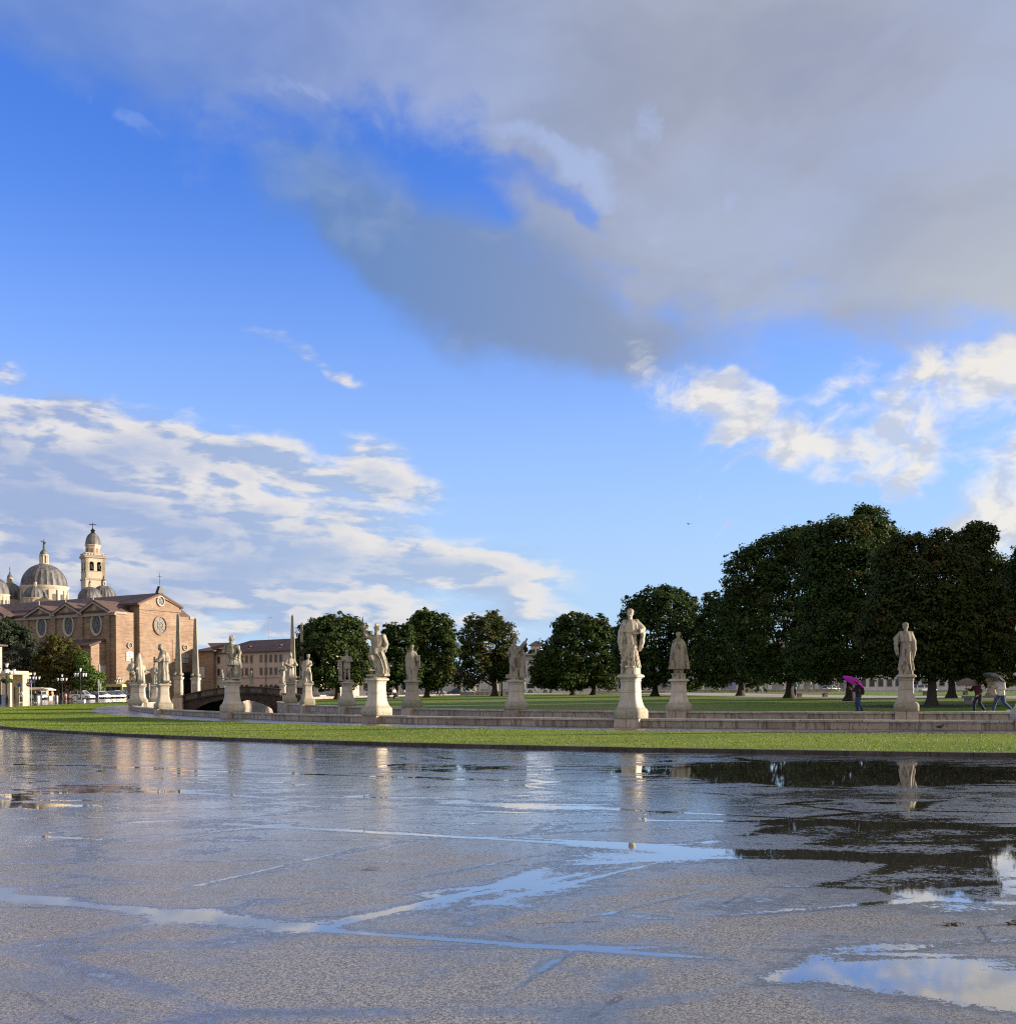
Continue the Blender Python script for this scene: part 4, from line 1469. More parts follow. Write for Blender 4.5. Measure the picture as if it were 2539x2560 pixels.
def fig_bishop():
    """stooping prelate in profile, hood and short cape over a long robe, holding a book"""
    s = Solid((-.7, -.65, -.03), (.6, .6, 2.45), .025)
    s.cloth([(0, .02, .0, .30, .33, 1), (.4, .02, 0, .275, .31, 1), (.9, .02, 0, .25, .28, .8), (1.3, 0, .02, .25, .28, .5), (1.6, 0, .03, .26, .24, .3), (1.78, 0, .0, .16, .15, 0)], n=9, amp=.08)
    s.cloth([(1.18, 0, .06, .32, .35, 1), (1.45, 0, .05, .30, .32, .7), (1.7, 0, .04, .24, .24, .3), (1.84, 0, .01, .14, .14, 0)], n=9, amp=.05, ph=1)
    s.chain([(-.28, 0, 1.5), (-.30, -.25, 1.25), (-.12, -.42, 1.22)], [.12, .11, .06])
    s.chain([(.28, 0, 1.5), (.30, -.25, 1.25), (.10, -.42, 1.26)], [.12, .11, .06])
    s.hand((-.12, -.42, 1.22), (.7, -.5, .1), .18)
    s.hand((.10, -.42, 1.26), (-.7, -.5, .1), .18)
    s.slab((0, -.48, 1.30), (.13, .04, .17), .01)
    s.limb((0, -.02, 1.78), (0, -.10, 1.94), .10, .09)
    s.head((0, -.14, 2.06), 0, .14, 'skull', True, .2)
    s.chain([(.0, -.3, .05), (0, -.36, .5)], [.06, .03])
    s.slab((0, 0, .02), (.34, .4, .07), .03)
    return s


def fig_pair():
    """hatted figure leaning beside a tall draped column with a small child at the knee"""
    s = Solid((-.85, -.6, -.03), (.8, .55, 2.75), .028)
    s.cloth([(0, .38, .08, .26, .24, 1), (.6, .36, .08, .25, .23, 1), (1.2, .34, .08, .24, .22, .8), (1.8, .32, .08, .23, .2, .6), (2.35, .33, .08, .17, .16, .4), (2.55, .34, .08, .08, .08, 0)], n=7, amp=.1, tw=1)
    s.chain([(-.36, -.02, .05), (-.34, -.04, .5), (-.26, 0, 1.0)], [.07, .09, .13])
    s.chain([(-.08, -.08, .05), (-.10, -.10, .5), (-.16, 0, 1.0)], [.07, .09, .13])
    s.cloth([(.7, -.2, 0, .26, .2, 1.1), (1.0, -.21, 0, .23, .19, .7), (1.35, -.2, 0, .24, .18, .4), (1.6, -.18, 0, .24, .17, .2), (1.72, -.17, 0, .13, .12, 0)], n=9, amp=.08)
    s.chain([(-.42, 0, 1.56), (-.56, -.05, 1.2), (-.40, -.2, 1.0)], [.10, .085, .055])
    s.hand((-.40, -.2, 1.0), (.5, -.3, -.5), .18)
    s.chain([(.05, 0, 1.56), (.2, -.1, 1.3), (.15, -.22, 1.15)], [.10, .085, .055])
    s.hand((.15, -.22, 1.15), (.5, -.3, .1), .18)
    s.chain([(.0, -.24, .1), (.02, -.25, .5), (.02, -.25, .72)], [.08, .11, .09])
    s.head((.02, -.28, .88), .3, .09, 'hair')
    s.limb((-.17, 0, 1.7), (-.18, -.01, 1.84), .085, .075)
    s.head((-.19, -.03, 1.95), -.6, .125, 'brim')
    s.slab((0, 0, .02), (.62, .3, .06), .03)
    return s


def fig_orator():
    """robed man with one arm stretched out sideways"""
    s = Solid((-1.0, -.5, -.03), (.6, .5, 2.4), .028)
    s.cloth([(0, 0, 0, .30, .27, 1), (.5, .0, 0, .27, .24, 1), (1, 0, 0, .25, .22, .7), (1.4, 0, 0, .25, .2, .4), (1.68, 0, 0, .26, .18, .2), (1.8, 0, 0, .13, .12, 0)], n=8, amp=.09)
    s.chain([(-.24, 0, 1.64), (-.5, -.05, 1.46), (-.74, -.1, 1.5)], [.13, .11, .06])
    s.hand((-.74, -.1, 1.5), (-1, -.1, .1), .2)
    s.chain([(.25, 0, 1.66), (.36, 0, 1.35), (.2, -.2, 1.2)], [.11, .09, .06])
    s.hand((.2, -.2, 1.2), (-1, -.2, 0), .18)
    s.chain([(-.4, 0, 1.5), (-.36, .0, 1.1), (-.3, 0, .6)], [.09, .09, .05])
    s.limb((0, 0, 1.76), (0, -.01, 1.92), .085, .08)
    s.head((0, -.03, 2.04), -.9, .13, 'cap', True)
    s.slab((0, 0, .02), (.34, .3, .06), .03)
    return s


def fig_plain(seed):
    r = random.Random(seed)
    s = Solid((-.65, -.5, -.03), (.65, .5, 2.4), .036)
    s.cloth([(0, 0, 0, .32, .26, 1), (.5, r.uniform(-.04, .04), 0, .29, .24, 1), (1, r.uniform(-.05, .05), 0, .26, .22, .7), (1.4, 0, 0, .26, .2, .4), (1.68, 0, 0, .27, .18, .2), (1.8, 0, 0, .13, .12, 0)], n=7, amp=.1, ph=seed)
    for q in (-1, 1):
        e = (q * r.uniform(.34, .46), r.uniform(-.15, .05), r.uniform(1.25, 1.45))
        w = (q * r.uniform(-.1, .35), -.28, r.uniform(1.1, 1.6))
        s.chain([(q * .25, 0, 1.65), e, w], [.12, .1, .06])
        s.hand(w, (-q, -.4, .2), .2)
    s.limb((0, 0, 1.76), (0, -.01, 1.92), .085, .08)
    s.head((0, -.03, 2.04), r.uniform(-1, 1), .135, r.choice(['cap', 'hair', 'skull', 'mitre']), r.random() < .5)
    s.slab((0, 0, .02), (.34, .3, .06), .03)
    return s


PED = [(.66, .335), (.685, .35), (.69, .62), (.66, .69), (.60, .745), (.565, .775), (.555, .79), (.525, .85), (.485, .95), (.45, 1.07), (.425, 1.2), (.412, 1.34), (.41, 1.375), (.43, 1.385), (.43, 1.44), (.412, 1.455),
       (.405, 1.60), (.402, 1.78), (.405, 1.80), (.435, 1.815), (.435, 1.84), (.415, 1.86), (.43, 1.90), (.50, 1.955), (.555, 1.97), (.56, 2.02), (.53, 2.05), (.43, 2.10)]
PED = [(r * .80, z) for r, z in PED]
PED_MESH = {}


def ped_mesh(round_=False):
    if round_ not in PED_MESH:
        mb = MB()
        if round_:
            mb.lathe([(r * 1.04, z) for r, z in PED], 40)
        else:
            mb.squircle(PED, 40, 9.0)
        PED_MESH[round_] = mb.mesh('pedestal', M['pedestal'], True)
    return PED_MESH[round_]


def plinth_mesh(h, half=.51):
    b = MB().box(-half, -.02, -half, half, -h, .338).box(.0, half, -half, half, -h, .335)
    return b.mesh('plinth', M['plinth'])


PL_OUT, PL_IN = plinth_mesh(.06), plinth_mesh(1.3)


def monument(key, loop, px, ped_py, top_py, fig, rz_fig, label, block=0.16, base=0.0, mat='statue', round_=False, bhalf=.32, fig_top=2.2, slim=1.0, group='statues on pedestals around the canal'):
    s = S_OUT[key]
    x, y, a, nrm = loop.at(s)
    D = y
    zped = Z(px, ped_py, D) - base
    ztop = Z(px, top_py, D) - base
    t = thing('statue', label, 'statue', (x, y, base), 0, group)
    obj('plinth', PL_OUT if loop is outer else PL_IN, t, (0, 0, 0), a)
    p = obj('pedestal', ped_mesh(round_), t, (0, 0, 0), a)
    p.scale = (1, 1, zped / 2.10)
    if block > .05:
        MB().squircle([(bhalf, zped - .02), (bhalf, zped + block - .02), (bhalf - .02, zped + block)], 24, 10).build('base_block', M[mat], t, (0, 0, 0), a, True)
    k = (ztop - zped - block) / fig_top
    me = fig.mesh('figure', M[mat])
    f = obj('figure', me, t, (0, 0, zped + block - .02), rz_fig)
    f.scale = (k * slim, k * slim, k)
    return t, f, k, zped


# near row, on the outer wall
t5, f5, k5, zp5 = monument('5', outer, 1577, 1685, 1524, fig_robed_magistrate(), R(-8), 'tall stone statue of a robed man, cape over both arms, hand at his belt', .25, slim=.88)
tx = bpy.data.curves.new('inscription', 'FONT')
tx.body = '202'
tx.size = .085
tx.extrude = .003
tx.align_x = 'CENTER'
tx.materials.append(M['core'])
tob = bpy.data.objects.new('inscription_curve', tx)
col.objects.link(tob)
tme = bpy.data.meshes.new_from_object(tob.evaluated_get(bpy.context.evaluated_depsgraph_get()))
bpy.data.objects.remove(tob)
ins = obj('inscription', tme, t5)
a5 = outer.at(S_OUT['5'])[2]
ins.location = Vector((math.cos(a5) * .18 + math.sin(a5) * .338, math.sin(a5) * .18 - math.cos(a5) * .338, 1.40 * zp5 / 2.1))
ins.rotation_euler = (R(90), 0, a5)
t4, f4, k4, zp4 = monument('4', outer, 942, 1694, 1560, fig_spear(), R(-4), 'stone warrior statue with plumed helmet gripping a tall spear', .10, fig_top=2.25)
sp = MB()
sp.tube([(-.56, -.20, .02), (-.56, -.20, 1.2), (-.56, -.20, 2.30)], .022, 8)
sp.lathe([(.0, 2.62), (.012, 2.56), (.042, 2.44), (.03, 2.36), (.045, 2.33), (.045, 2.29), (.02, 2.27)][::-1], 10, (-.56, -.20, 0))
spo = sp.build('spear', M['iron'], f4, (0, 0, 0), 0, True)
monument('3', outer, 581, 1700, 1586, fig_soldier(), R(-6), 'stone soldier statue with plumed helmet and sword in front of the bridge', .08, fig_top=2.3)
monument('2', outer, 409, 1709, 1610, fig_bishop(), R(-80), 'stone statue of a stooping hooded man in profile, shadowed against the church', .10, fig_top=2.2)
monument('1', outer, 329, 1710, 1634, fig_pair(), R(8), 'stone statue of a hatted figure beside a tall draped column', .06, fig_top=2.5)
monument('0', outer, 357, 1713, 1650, fig_plain(5), R(60), 'stone statue half hidden behind the group with the draped column', .06)
monument('m', outer, 388, 1713, 1658, fig_orator(), R(-10), 'small pale statue reaching one arm out sideways beside the hooded man', .06)
monument('6', outer, 2552, 1679, 1500, fig_plain(9), R(0), 'stone statue cut off by the edge of the photo at the far right', .2)
# second row, on the park side
monument('f', inner, 1697, 1697, 1579, fig_cloaked(), R(184), 'statue seen from behind in a mossy pleated cloak and skull cap', .24, mat='statue_moss', bhalf=.29)
monument('g', inner, 2265, 1686, 1558, fig_robed_magistrate(True), R(178), 'statue seen from behind in a wide cape, in front of the big trees', .20, slim=.88)
monument('e', inner, 1291, 1699, 1598, fig_toga_back(), R(165), 'statue seen from behind in a toga with a square slab of cloth hanging', .10)
monument('d', inner, 1030, 1700, 1612, fig_tablet(), R(15), 'slim cloaked statue holding a flat tablet at its side', .10)
monument('c', inner, 868, 1704, 1624, fig_youth(), R(10), 'statue of a bare-legged youth with folded arms beside a pillar', .08)
monument('b', inner, 769, 1708, 1634, fig_crowned(), R(5), 'robed statue wearing a flaring flat crown', .06, fig_top=2.3)
monument('A', inner, 727, 1707, 1632, fig_plain(3), R(30), 'statue standing right in front of the tall obelisk by the bridge end', .06)
monument('a', inner, 707, 1711, 1654, fig_plain(14), R(-20), 'small statue at the right end of the bridge', .06)
print('D', {k: round((outer if k in 'm0123456' else inner).at(s)[1], 1) for k, s in S_OUT.items()})



# ------------------------------------------------------------------ trees
def crown_mesh(lobes, n_clump, per, size, seed, mat, clump=.75, droop=.0):
    """many small folded leaves in clumps spread through the outer part of the lobes [(x, y, z, rx, ry, rz)]"""
    g = np.random.default_rng(seed)
    L = np.array(lobes, float)
    wgt = (L[:, 3] * L[:, 5]) ** 1.0
    k = g.choice(len(L), n_clump * 2, p=wgt / wgt.sum())
    d = g.normal(size=(n_clump * 2, 3))
    d /= np.linalg.norm(d, axis=1)[:, None]
    rad = g.uniform(.55, 1.0, n_clump * 2) ** .55
    ctr = L[k, :3] + d * L[k, 3:] * rad[:, None] * g.normal(1, .075, (n_clump * 2, 1))
    # drop clumps buried deep inside another lobe
    deep = np.zeros(len(ctr), bool)
    for j in range(len(L)):
        q = np.linalg.norm((ctr - L[j, :3]) / L[j, 3:], axis=1)
        deep |= (q < .66) & (k != j)
    ctr, d = ctr[~deep][:n_clump], d[~deep][:n_clump]
    n = len(ctr)
    sz = clump * g.uniform(.55, 1.15, n)
    sprig = g.random(n) < .07                                # shoots that stand out of the outline
    out_ = g.uniform(.1, .6, n) * clump
    ctr = ctr + np.where(sprig, out_, 0)[:, None] * (d + np.array([0, 0, .4]))
    sz = np.where(sprig, sz * .45, sz)
    c = np.repeat(ctr, per, 0)
    o = g.normal(size=(n * per, 3))
    o /= np.linalg.norm(o, axis=1)[:, None]
    o[:, 2] = np.where(g.random(n * per) < .6, np.abs(o[:, 2]), o[:, 2])
    p = c + o * np.repeat(sz, per)[:, None] * (g.random(n * per) ** .4)[:, None] * np.array([1, 1, .75])
    nrm = o * .8 + np.repeat(d, per, 0) * .5 + g.normal(size=(n * per, 3)) * .55 + np.array([0, 0, .35 - droop])
    nrm /= np.linalg.norm(nrm, axis=1)[:, None]
    u = np.cross(nrm, g.normal(size=(n * per, 3)))
    u /= np.linalg.norm(u, axis=1)[:, None]
    v = np.cross(nrm, u)
    s = (size * g.uniform(.6, 1.35, n * per))[:, None]
    V = np.stack([p - u * s * .5, p + v * s * .42 + nrm * s * .1, p + u * s * .6, p - v * s * .42 + nrm * s * .1], 1).reshape(-1, 3)
    F = np.arange(len(V)).reshape(-1, 4)
    return np_mesh('crown', V, F, mat, False)


def trunk_mesh(h, r, limbs, seed, lean=(0, 0)):
    g = random.Random(seed)
    mb = MB()
    top = Vector((lean[0], lean[1], h))
    mb.tube([(0, 0, -.15), (0, 0, .12), (.02, 0, .45), tuple(top * .5 + Vector((.05, 0, 0))), tuple(top)], [r * 2.1, r * 1.6, r * 1.1, r * .92, r * .75], 12)
    for (x, y, z, rr) in limbs:
        st = top * g.uniform(.72, .98)
        e = Vector((x, y, z))
        m = st.lerp(e, .5) + Vector((g.uniform(-.3, .3), g.uniform(-.3, .3), g.uniform(.0, .6)))
        mb.tube([tuple(st), tuple(m), tuple(e)], [r * rr, r * rr * .62, r * rr * .2], 7)
    return mb.mesh('trunk', M['bark'], 'all')


def tree(label, px, base_py, D, lobes_px, mat, leaves, size=.26, trunk_r=.28, seed=1, depth=.9, clump=.75, per=34, group=None, name='tree', z0=None, limb_n=7, gap=1.0, cat='tree', low=None):
    """lobes are given as (px, py, rx, ry) in the photograph and become round lobes at the tree's own distance"""
    x = X(px, D)
    z = zi(x, D) if z0 is None else z0
    m = D / FPX
    g = random.Random(seed)
    L = []
    for (lx, ly, rx, ry) in lobes_px:
        cx, cz = X(lx, D, ly), Z(lx, ly, D)
        L.append((cx - x, g.uniform(-.35, .35) * rx * m, cz - z, rx * m * .97, rx * m * depth, ry * m * .97))
    ctr = np.array(L)
    main = list(L)
    for l in main:                                           # boughs that bulge out of the main masses
        for j in range(5):
            a, e = g.uniform(0, 6.283), g.uniform(-.35, 1.2)
            k = g.uniform(.24, .40)
            f = g.uniform(.74, .93)
            L.append((l[0] + l[3] * f * math.cos(a) * math.cos(e), l[1] + l[4] * f * math.sin(a) * math.cos(e), l[2] + l[5] * f * math.sin(e), l[3] * k, l[4] * k, min(l[5], l[3]) * k))
    t = thing(name, label, cat, (x, D, z), 0, group)
    zlow = min(l[2] - l[5] for l in main)
    th = max(zlow + (low if low else .9), 1.0)
    limbs = []
    for l in main:
        for j in range(max(1, limb_n // len(main))):
            limbs.append((l[0] + g.uniform(-.5, .5) * l[3], l[1] + g.uniform(-.5, .5) * l[4], l[2] + g.uniform(-.2, .6) * l[5], g.uniform(.3, .5)))
    obj('trunk', trunk_mesh(th, trunk_r, limbs, seed), t)
    nc = int(leaves * 1.9 / per)
    c = obj('crown', crown_mesh(L, nc, per, size * .86, seed, mat, clump), t)
    c['kind'] = 'stuff' if False else 'thing'
    del c['kind']
    return t


PK = 'broad trees on the park island'
tree('round dark tree beside the tall thin obelisk', 844, 1746, 128, [(828, 1640, 86, 84), (790, 1610, 52, 60), (868, 1600, 55, 58), (836, 1585, 50, 45), (880, 1665, 50, 55), (770, 1670, 40, 50)], M['leaf'], 17000, .36, .34, 21, group=PK)
tree('small dark tree with a domed crown just right of the spear', 990, 1738, 132, [(990, 1640, 44, 78), (1000, 1610, 38, 50), (968, 1680, 34, 50), (1020, 1680, 34, 50)], M['leaf_dark'], 9000, .36, .26, 22, group=PK)
tree('dark tree behind the statue with the tablet', 1067, 1737, 138, [(1070, 1620, 55, 88), (1062, 1570, 38, 42), (1098, 1580, 38, 45), (1115, 1640, 34, 60), (1080, 1680, 58, 45), (1040, 1660, 34, 56)], M['leaf'], 14000, .37, .32, 23, group=PK)
tree('thin-leaved tree with sky showing through its browning crown', 1236, 1732, 150, [(1210, 1610, 55, 62), (1222, 1562, 34, 32), (1255, 1600, 34, 50), (1180, 1590, 34, 50), (1190, 1665, 44, 48), (1165, 1690, 34, 36), (1250, 1650, 22, 34)], M['leaf_thin'], 8200, .38, .40, 24, clump=.85, per=26, group=PK, limb_n=14)
tree('little dark tree on a thin stem behind the toga statue', 1254, 1731, 150, [(1252, 1672, 26, 32), (1240, 1660, 20, 26), (1268, 1680, 22, 24)], M['leaf_dark'], 3200, .34, .10, 25, group=PK)
tree('wide dark tree left of the tallest statue', 1484, 1733, 142, [(1450, 1640, 84, 84), (1400, 1650, 60, 62), (1500, 1640, 52, 80), (1440, 1580, 56, 46), (1480, 1592, 50, 46), (1370, 1670, 40, 42), (1430, 1690, 90, 40), (1520, 1680, 32, 50)], M['leaf'], 19000, .38, .36, 26, group=PK)
tree('second trunk under the wide crown left of the tallest statue', 1433, 1733, 150, [(1400, 1670, 60, 50), (1450, 1680, 50, 40), (1360, 1685, 34, 34)], M['leaf_dark'], 5000, .36, .34, 27, group=PK)
tree('tall dark tree directly behind the tallest statue', 1637, 1735, 118, [(1650, 1600, 86, 110), (1640, 1520, 62, 52), (1690, 1530, 58, 58), (1600, 1560, 52, 70), (1570, 1620, 42, 70), (1710, 1620, 52, 90), (1620, 1670, 80, 50), (1720, 1690, 50, 40)], M['leaf_dark'], 22000, .33, .36, 28, group=PK)
tree('tree with a lower arching crown at the left end of the great grove', 1851, 1742, 112, [(1830, 1600, 82, 100), (1790, 1580, 52, 78), (1800, 1660, 66, 60), (1870, 1560, 60, 100), (1880, 1660, 70, 60), (1775, 1505, 22, 26), (1800, 1640, 60, 70)], M['leaf_dark'], 18000, .32, .34, 29, group=PK)
tree('tall tree in the middle of the great grove', 1973, 1750, 90, [(1965, 1500, 120, 130), (1935, 1405, 66, 66), (2010, 1400, 84, 80), (1880, 1450, 66, 80), (1940, 1600, 130, 90), (2040, 1560, 90, 110), (2000, 1368, 50, 42), (1915, 1410, 40, 60), (1860, 1540, 60, 80), (1960, 1660, 110, 52), (2020, 1450, 90, 90)], M['leaf'], 34000, .27, .36, 30, group=PK)
tree('highest tree of the great grove, over the magenta umbrella', 2125, 1757, 76, [(2120, 1450, 110, 120), (2100, 1370, 84, 56), (2160, 1345, 66, 58), (2180, 1312, 42, 42), (2080, 1480, 84, 110), (2170, 1480, 80, 120), (2110, 1600, 130, 100), (2060, 1650, 80, 60), (2170, 1640, 90, 62), (2165, 1290, 18, 20), (2050, 1360, 50, 40), (2208, 1370, 40, 50)], M['leaf'], 36000, .24, .34, 31, group=PK)
tree('tree with reddish leaves behind the wide-caped statue', 2328, 1765, 61, [(2320, 1480, 110, 110), (2280, 1395, 62, 52), (2350, 1390, 66, 52), (2420, 1400, 54, 70), (2400, 1480, 84, 100), (2260, 1480, 66, 100), (2440, 1350, 38, 34), (2330, 1590, 130, 90), (2240, 1600, 76, 80), (2430, 1600, 96, 88), (2330, 1660, 120, 44), (2465, 1500, 40, 80), (2232, 1400, 48, 52), (2225, 1520, 60, 80)], M['leaf_red'], 46000, .20, .27, 32, clump=.6, group=PK)
tree('brown-tinged tree at the right edge behind the umbrellas', 2378, 1747, 84, [(2480, 1520, 84, 100), (2530, 1500, 70, 90), (2450, 1600, 84, 90), (2520, 1620, 90, 90), (2400, 1650, 76, 52), (2500, 1690, 84, 30), (2480, 1440, 54, 46), (2540, 1440, 50, 40)], M['leaf_red'], 24000, .26, .3, 33, group=PK)
tree('tree mostly outside the photo whose twig tips show at the right edge', 2680, 1752, 70, [(2620, 1480, 100, 130), (2560, 1390, 54, 26), (2600, 1400, 60, 46), (2680, 1450, 110, 140), (2640, 1600, 130, 90)], M['leaf_dark'], 16000, .26, .3, 34, group=PK)
# more of the island's trees stand just outside the frame; their shade falls across the water
for i, (x, y, h) in enumerate(((44, 61, 17), (49, 57, 17), (60, 62, 18), (58, 70, 18), (72, 66, 18), (68, 60, 18), (46, 68, 16))):
    L = [(0, 0, h * .62, 5.0, 4.8, h * .34), (2.2, .6, h * .72, 3.6, 3.6, h * .25), (-2.2, -.4, h * .66, 3.8, 3.8, h * .26), (0, .5, h * .45, 5.4, 5.0, h * .22)]
    t = thing('tree', 'broad tree standing beyond the right edge of the photo', 'tree', (x, y, zi(x, y)), 0, PK)
    obj('trunk', trunk_mesh(h * .4, .28, [(a[0], a[1], a[2], .4) for a in L], 50 + i), t)
    obj('crown', crown_mesh(L, 420, 32, .46, 60 + i, M['leaf'], .8), t)
# trees in front of the church
LT = 'trees in front of the church'
tree('tall grey-green cedar at the left edge beside the pale pavilion', 50, 1745, 226, [(30, 1640, 56, 80), (10, 1600, 46, 56), (60, 1610, 34, 50), (74, 1670, 32, 60), (40, 1700, 56, 40), (-30, 1640, 50, 90)], M['leaf_grey'], 15000, .46, .4, 41, z0=ASPH, group=LT, clump=.95)
tree('bushy tree turning brown in front of the church side wall', 155, 1745, 222, [(150, 1660, 58, 60), (140, 1620, 30, 34), (180, 1650, 34, 48), (115, 1680, 34, 48), (150, 1705, 66, 34), (196, 1690, 28, 40)], M['leaf_brown'], 15000, .42, .32, 42, z0=ASPH, group=LT)
tree('small bright green tree by the lower brick gable', 232, 1745, 219, [(232, 1695, 24, 26), (215, 1700, 24, 34), (248, 1705, 18, 24), (205, 1660, 18, 34), (225, 1720, 34, 20)], M['leaf_bright'], 5200, .36, .2, 43, z0=ASPH, group=LT)
tree('pointed pale tree far behind the toga statue', 1305, 1735, 330, [(1308, 1660, 12, 34), (1310, 1630, 7, 22), (1316, 1680, 12, 24)], M['leaf_grey'], 2600, .7, .3, 44, z0=0, cat='tree')
tree('dark round tree far off in front of the little tower', 1328, 1735, 320, [(1330, 1655, 12, 36), (1338, 1680, 14, 26), (1322, 1680, 8, 30)], M['leaf_dark'], 2600, .7, .3, 45, z0=0, cat='tree')
# dark worn soil round the foot of the reddish tree
x, y = X(2328, 61), 61
b = MB()
N = 40
ring = [(x + 4.2 * math.cos(2 * math.pi * i / N) * (1 + .18 * math.sin(3 * i)), y + 3.2 * math.sin(2 * math.pi * i / N) * (1 + .15 * math.cos(2.3 * i))) for i in range(N)]
b.add([(p[0], p[1], zi(*p) + .012) for p in ring] + [(x, y, zi(x, y) + .03)], [(i, (i + 1) % N, N) for i in range(N)])
tag(b.build('bare_earth', M['earth'], smooth_=True), kind='structure')



# ------------------------------------------------------------------ the brick basilica
E1 = np.array([0.483, 0.876]) / math.hypot(.483, .876)       # along the front, away to the right
E2 = np.array([-E1[1], E1[0]])                               # along the side wall, away to the left
CD = 250.0
C0 = np.array([X(290.6, CD, 1600), CD])


def on_front(px, py, t0=0.0):
    """(s, z) where the sight line meets the plane of the front"""
    a, b = ray(px, py)
    D = (t0 + C0 @ E2) / (a * E2[0] + E2[1])
    return float(np.array([a * D, D]) @ E1 - C0 @ E1), EYE + b * D


def on_side(px, py, s0=0.0):
    a, b = ray(px, py)
    D = (s0 + C0 @ E1) / (a * E1[0] + E1[1])
    return float(np.array([a * D, D]) @ E2 - C0 @ E2), EYE + b * D


def W(s, t, z=0.0):
    p = C0 + E1 * s + E2 * t
    return Vector((p[0], p[1], z))


CH = thing('church', 'huge brick basilica with plain gabled front, oval windows and lead domes', 'church', (C0[0], C0[1], ASPH), math.atan2(E1[1], E1[0]))
CHI = CH.matrix_basis.inverted()


def cpart(name, mb, mats, smooth_=False, parent=None):
    """mb holds points as (s, t, z): s along the front, t back along the side; the parent turns them into place"""
    return mb.build(name, mats, parent or CH, smooth_=smooth_)


def c4(x):
    return x / 3.716


zb = 0.0
s1 = on_front(340.5, 1530)[0]                 # end of the lower left block
zA = on_front(300, 1529.5)[1] - ASPH          # its top
# nave: stands forward by p; its near corner shows at px 350
p = 0.5
while True:
    q = W(s1, -p)
    if abs(q.x / q.y - ray(350, 1600)[0]) < 2e-4 or p > 14 or q.x / q.y > ray(350, 1600)[0]:
        break
    p += .05
sn1 = on_front(449, 1600, -p)[0]
zn = on_front(351, 1509, -p)[1] - ASPH
zap = on_front(398, 1487, -p)[1] - ASPH
sr = on_front(487, 1545)[0]
zR = on_front(470, 1543)[1] - ASPH
sm = (s1 + sn1) / 2
T1 = 118.0
zSide = zA
b = MB().box(0, s1, 0, T1, zb, zA).box(sn1, sr, .4, T1, zb, zR)
cpart('aisle_wall', b, M['brick'])
b = MB().prism([(s1, -p, zb), (sn1, -p, zb), (sn1, -p, zn), (sm, -p, zap), (s1, -p, zn)], (0, T1 + p, 0))
cpart('nave_wall', b, M['brick'])
# buttress pilasters on the side wall, slightly proud
for px in (271, 205, 137, 69):
    t = on_side(px, 1600)[0]
    cpart('pilaster', MB().box(-.45, .02, t - .8, t + .8, zb, zA - .6), M['brick'])
# roofs
ov = 1.0
r = MB()
th = .5
for sg, sa in ((1, s1), (-1, sn1)):
    e = sa - sg * ov
    ze = zn - ov * (zap - zn) / (sm - s1)
    r.prism([(e, -p - .5, ze), (sm, -p - .5, zap), (sm, -p - .5, zap + th), (e, -p - .5, ze + th)], (0, T1 + p + 1, 0))
cpart('nave_roof', r, M['tile'])
r = MB()
zt = zA + (zn - zA) * .80
r.prism([(-.9, 2.4, zA + .03), (s1 - .02, 2.4, zA + .03), (s1 - .02, 2.4, zt + .4), (-.9, 2.4, zA + .4)], (0, T1 - 2.5, 0))
r.prism([(sn1 + .02, 2.4, zR + .03), (sr + .8, 2.4, zR + .03), (sr + .8, 2.4, zR + .4), (sn1 + .02, 2.4, zR + 4.6)], (0, T1 - 2.5, 0))
cpart('aisle_roof', r, M['tile'])
cpart('cornice', MB().box(-.6, -.03, -.3, T1, zA - .9, zA - .15).box(-.3, 3.0, -.30, -.03, zA - .5, zA - .02).box(sr - 1.5, sr + .5, .10, .37, zR - .5, zR - .02), M['trim'])
# pediment of the front
pd = MB()
for sa, sg in ((s1, 1), (sn1, -1)):
    pd.prism([(sa - sg * .6, -p - .35, zn - .35), (sm, -p - .35, zap - .45), (sm, -p - .35, zap + .02), (sa - sg * .6, -p - .35, zn + .15)], (0, .3, 0))
pd.box(s1 - .3, sn1 + .3, -p - .3, -p - .03, zn - 1.5, zn - .9)
cpart('pediment_moulding', pd, M['brick'])
fin = MB().prism([(sm - 1.0, -p - .5, zap + .4), (sm + 1.0, -p - .5, zap + .4), (sm + .25, -p - .5, zap + 2.2), (sm - .25, -p - .5, zap + 2.2)], (0, 1.0, 0))
fin.tube([(sm, -p, zap + 2.5), (sm, -p, zap + 5.6)], .05, 6).tube([(sm - .7, -p, zap + 4.7), (sm + .7, -p, zap + 4.7)], .05, 6)
cpart('gable_cross', fin, M['iron'])


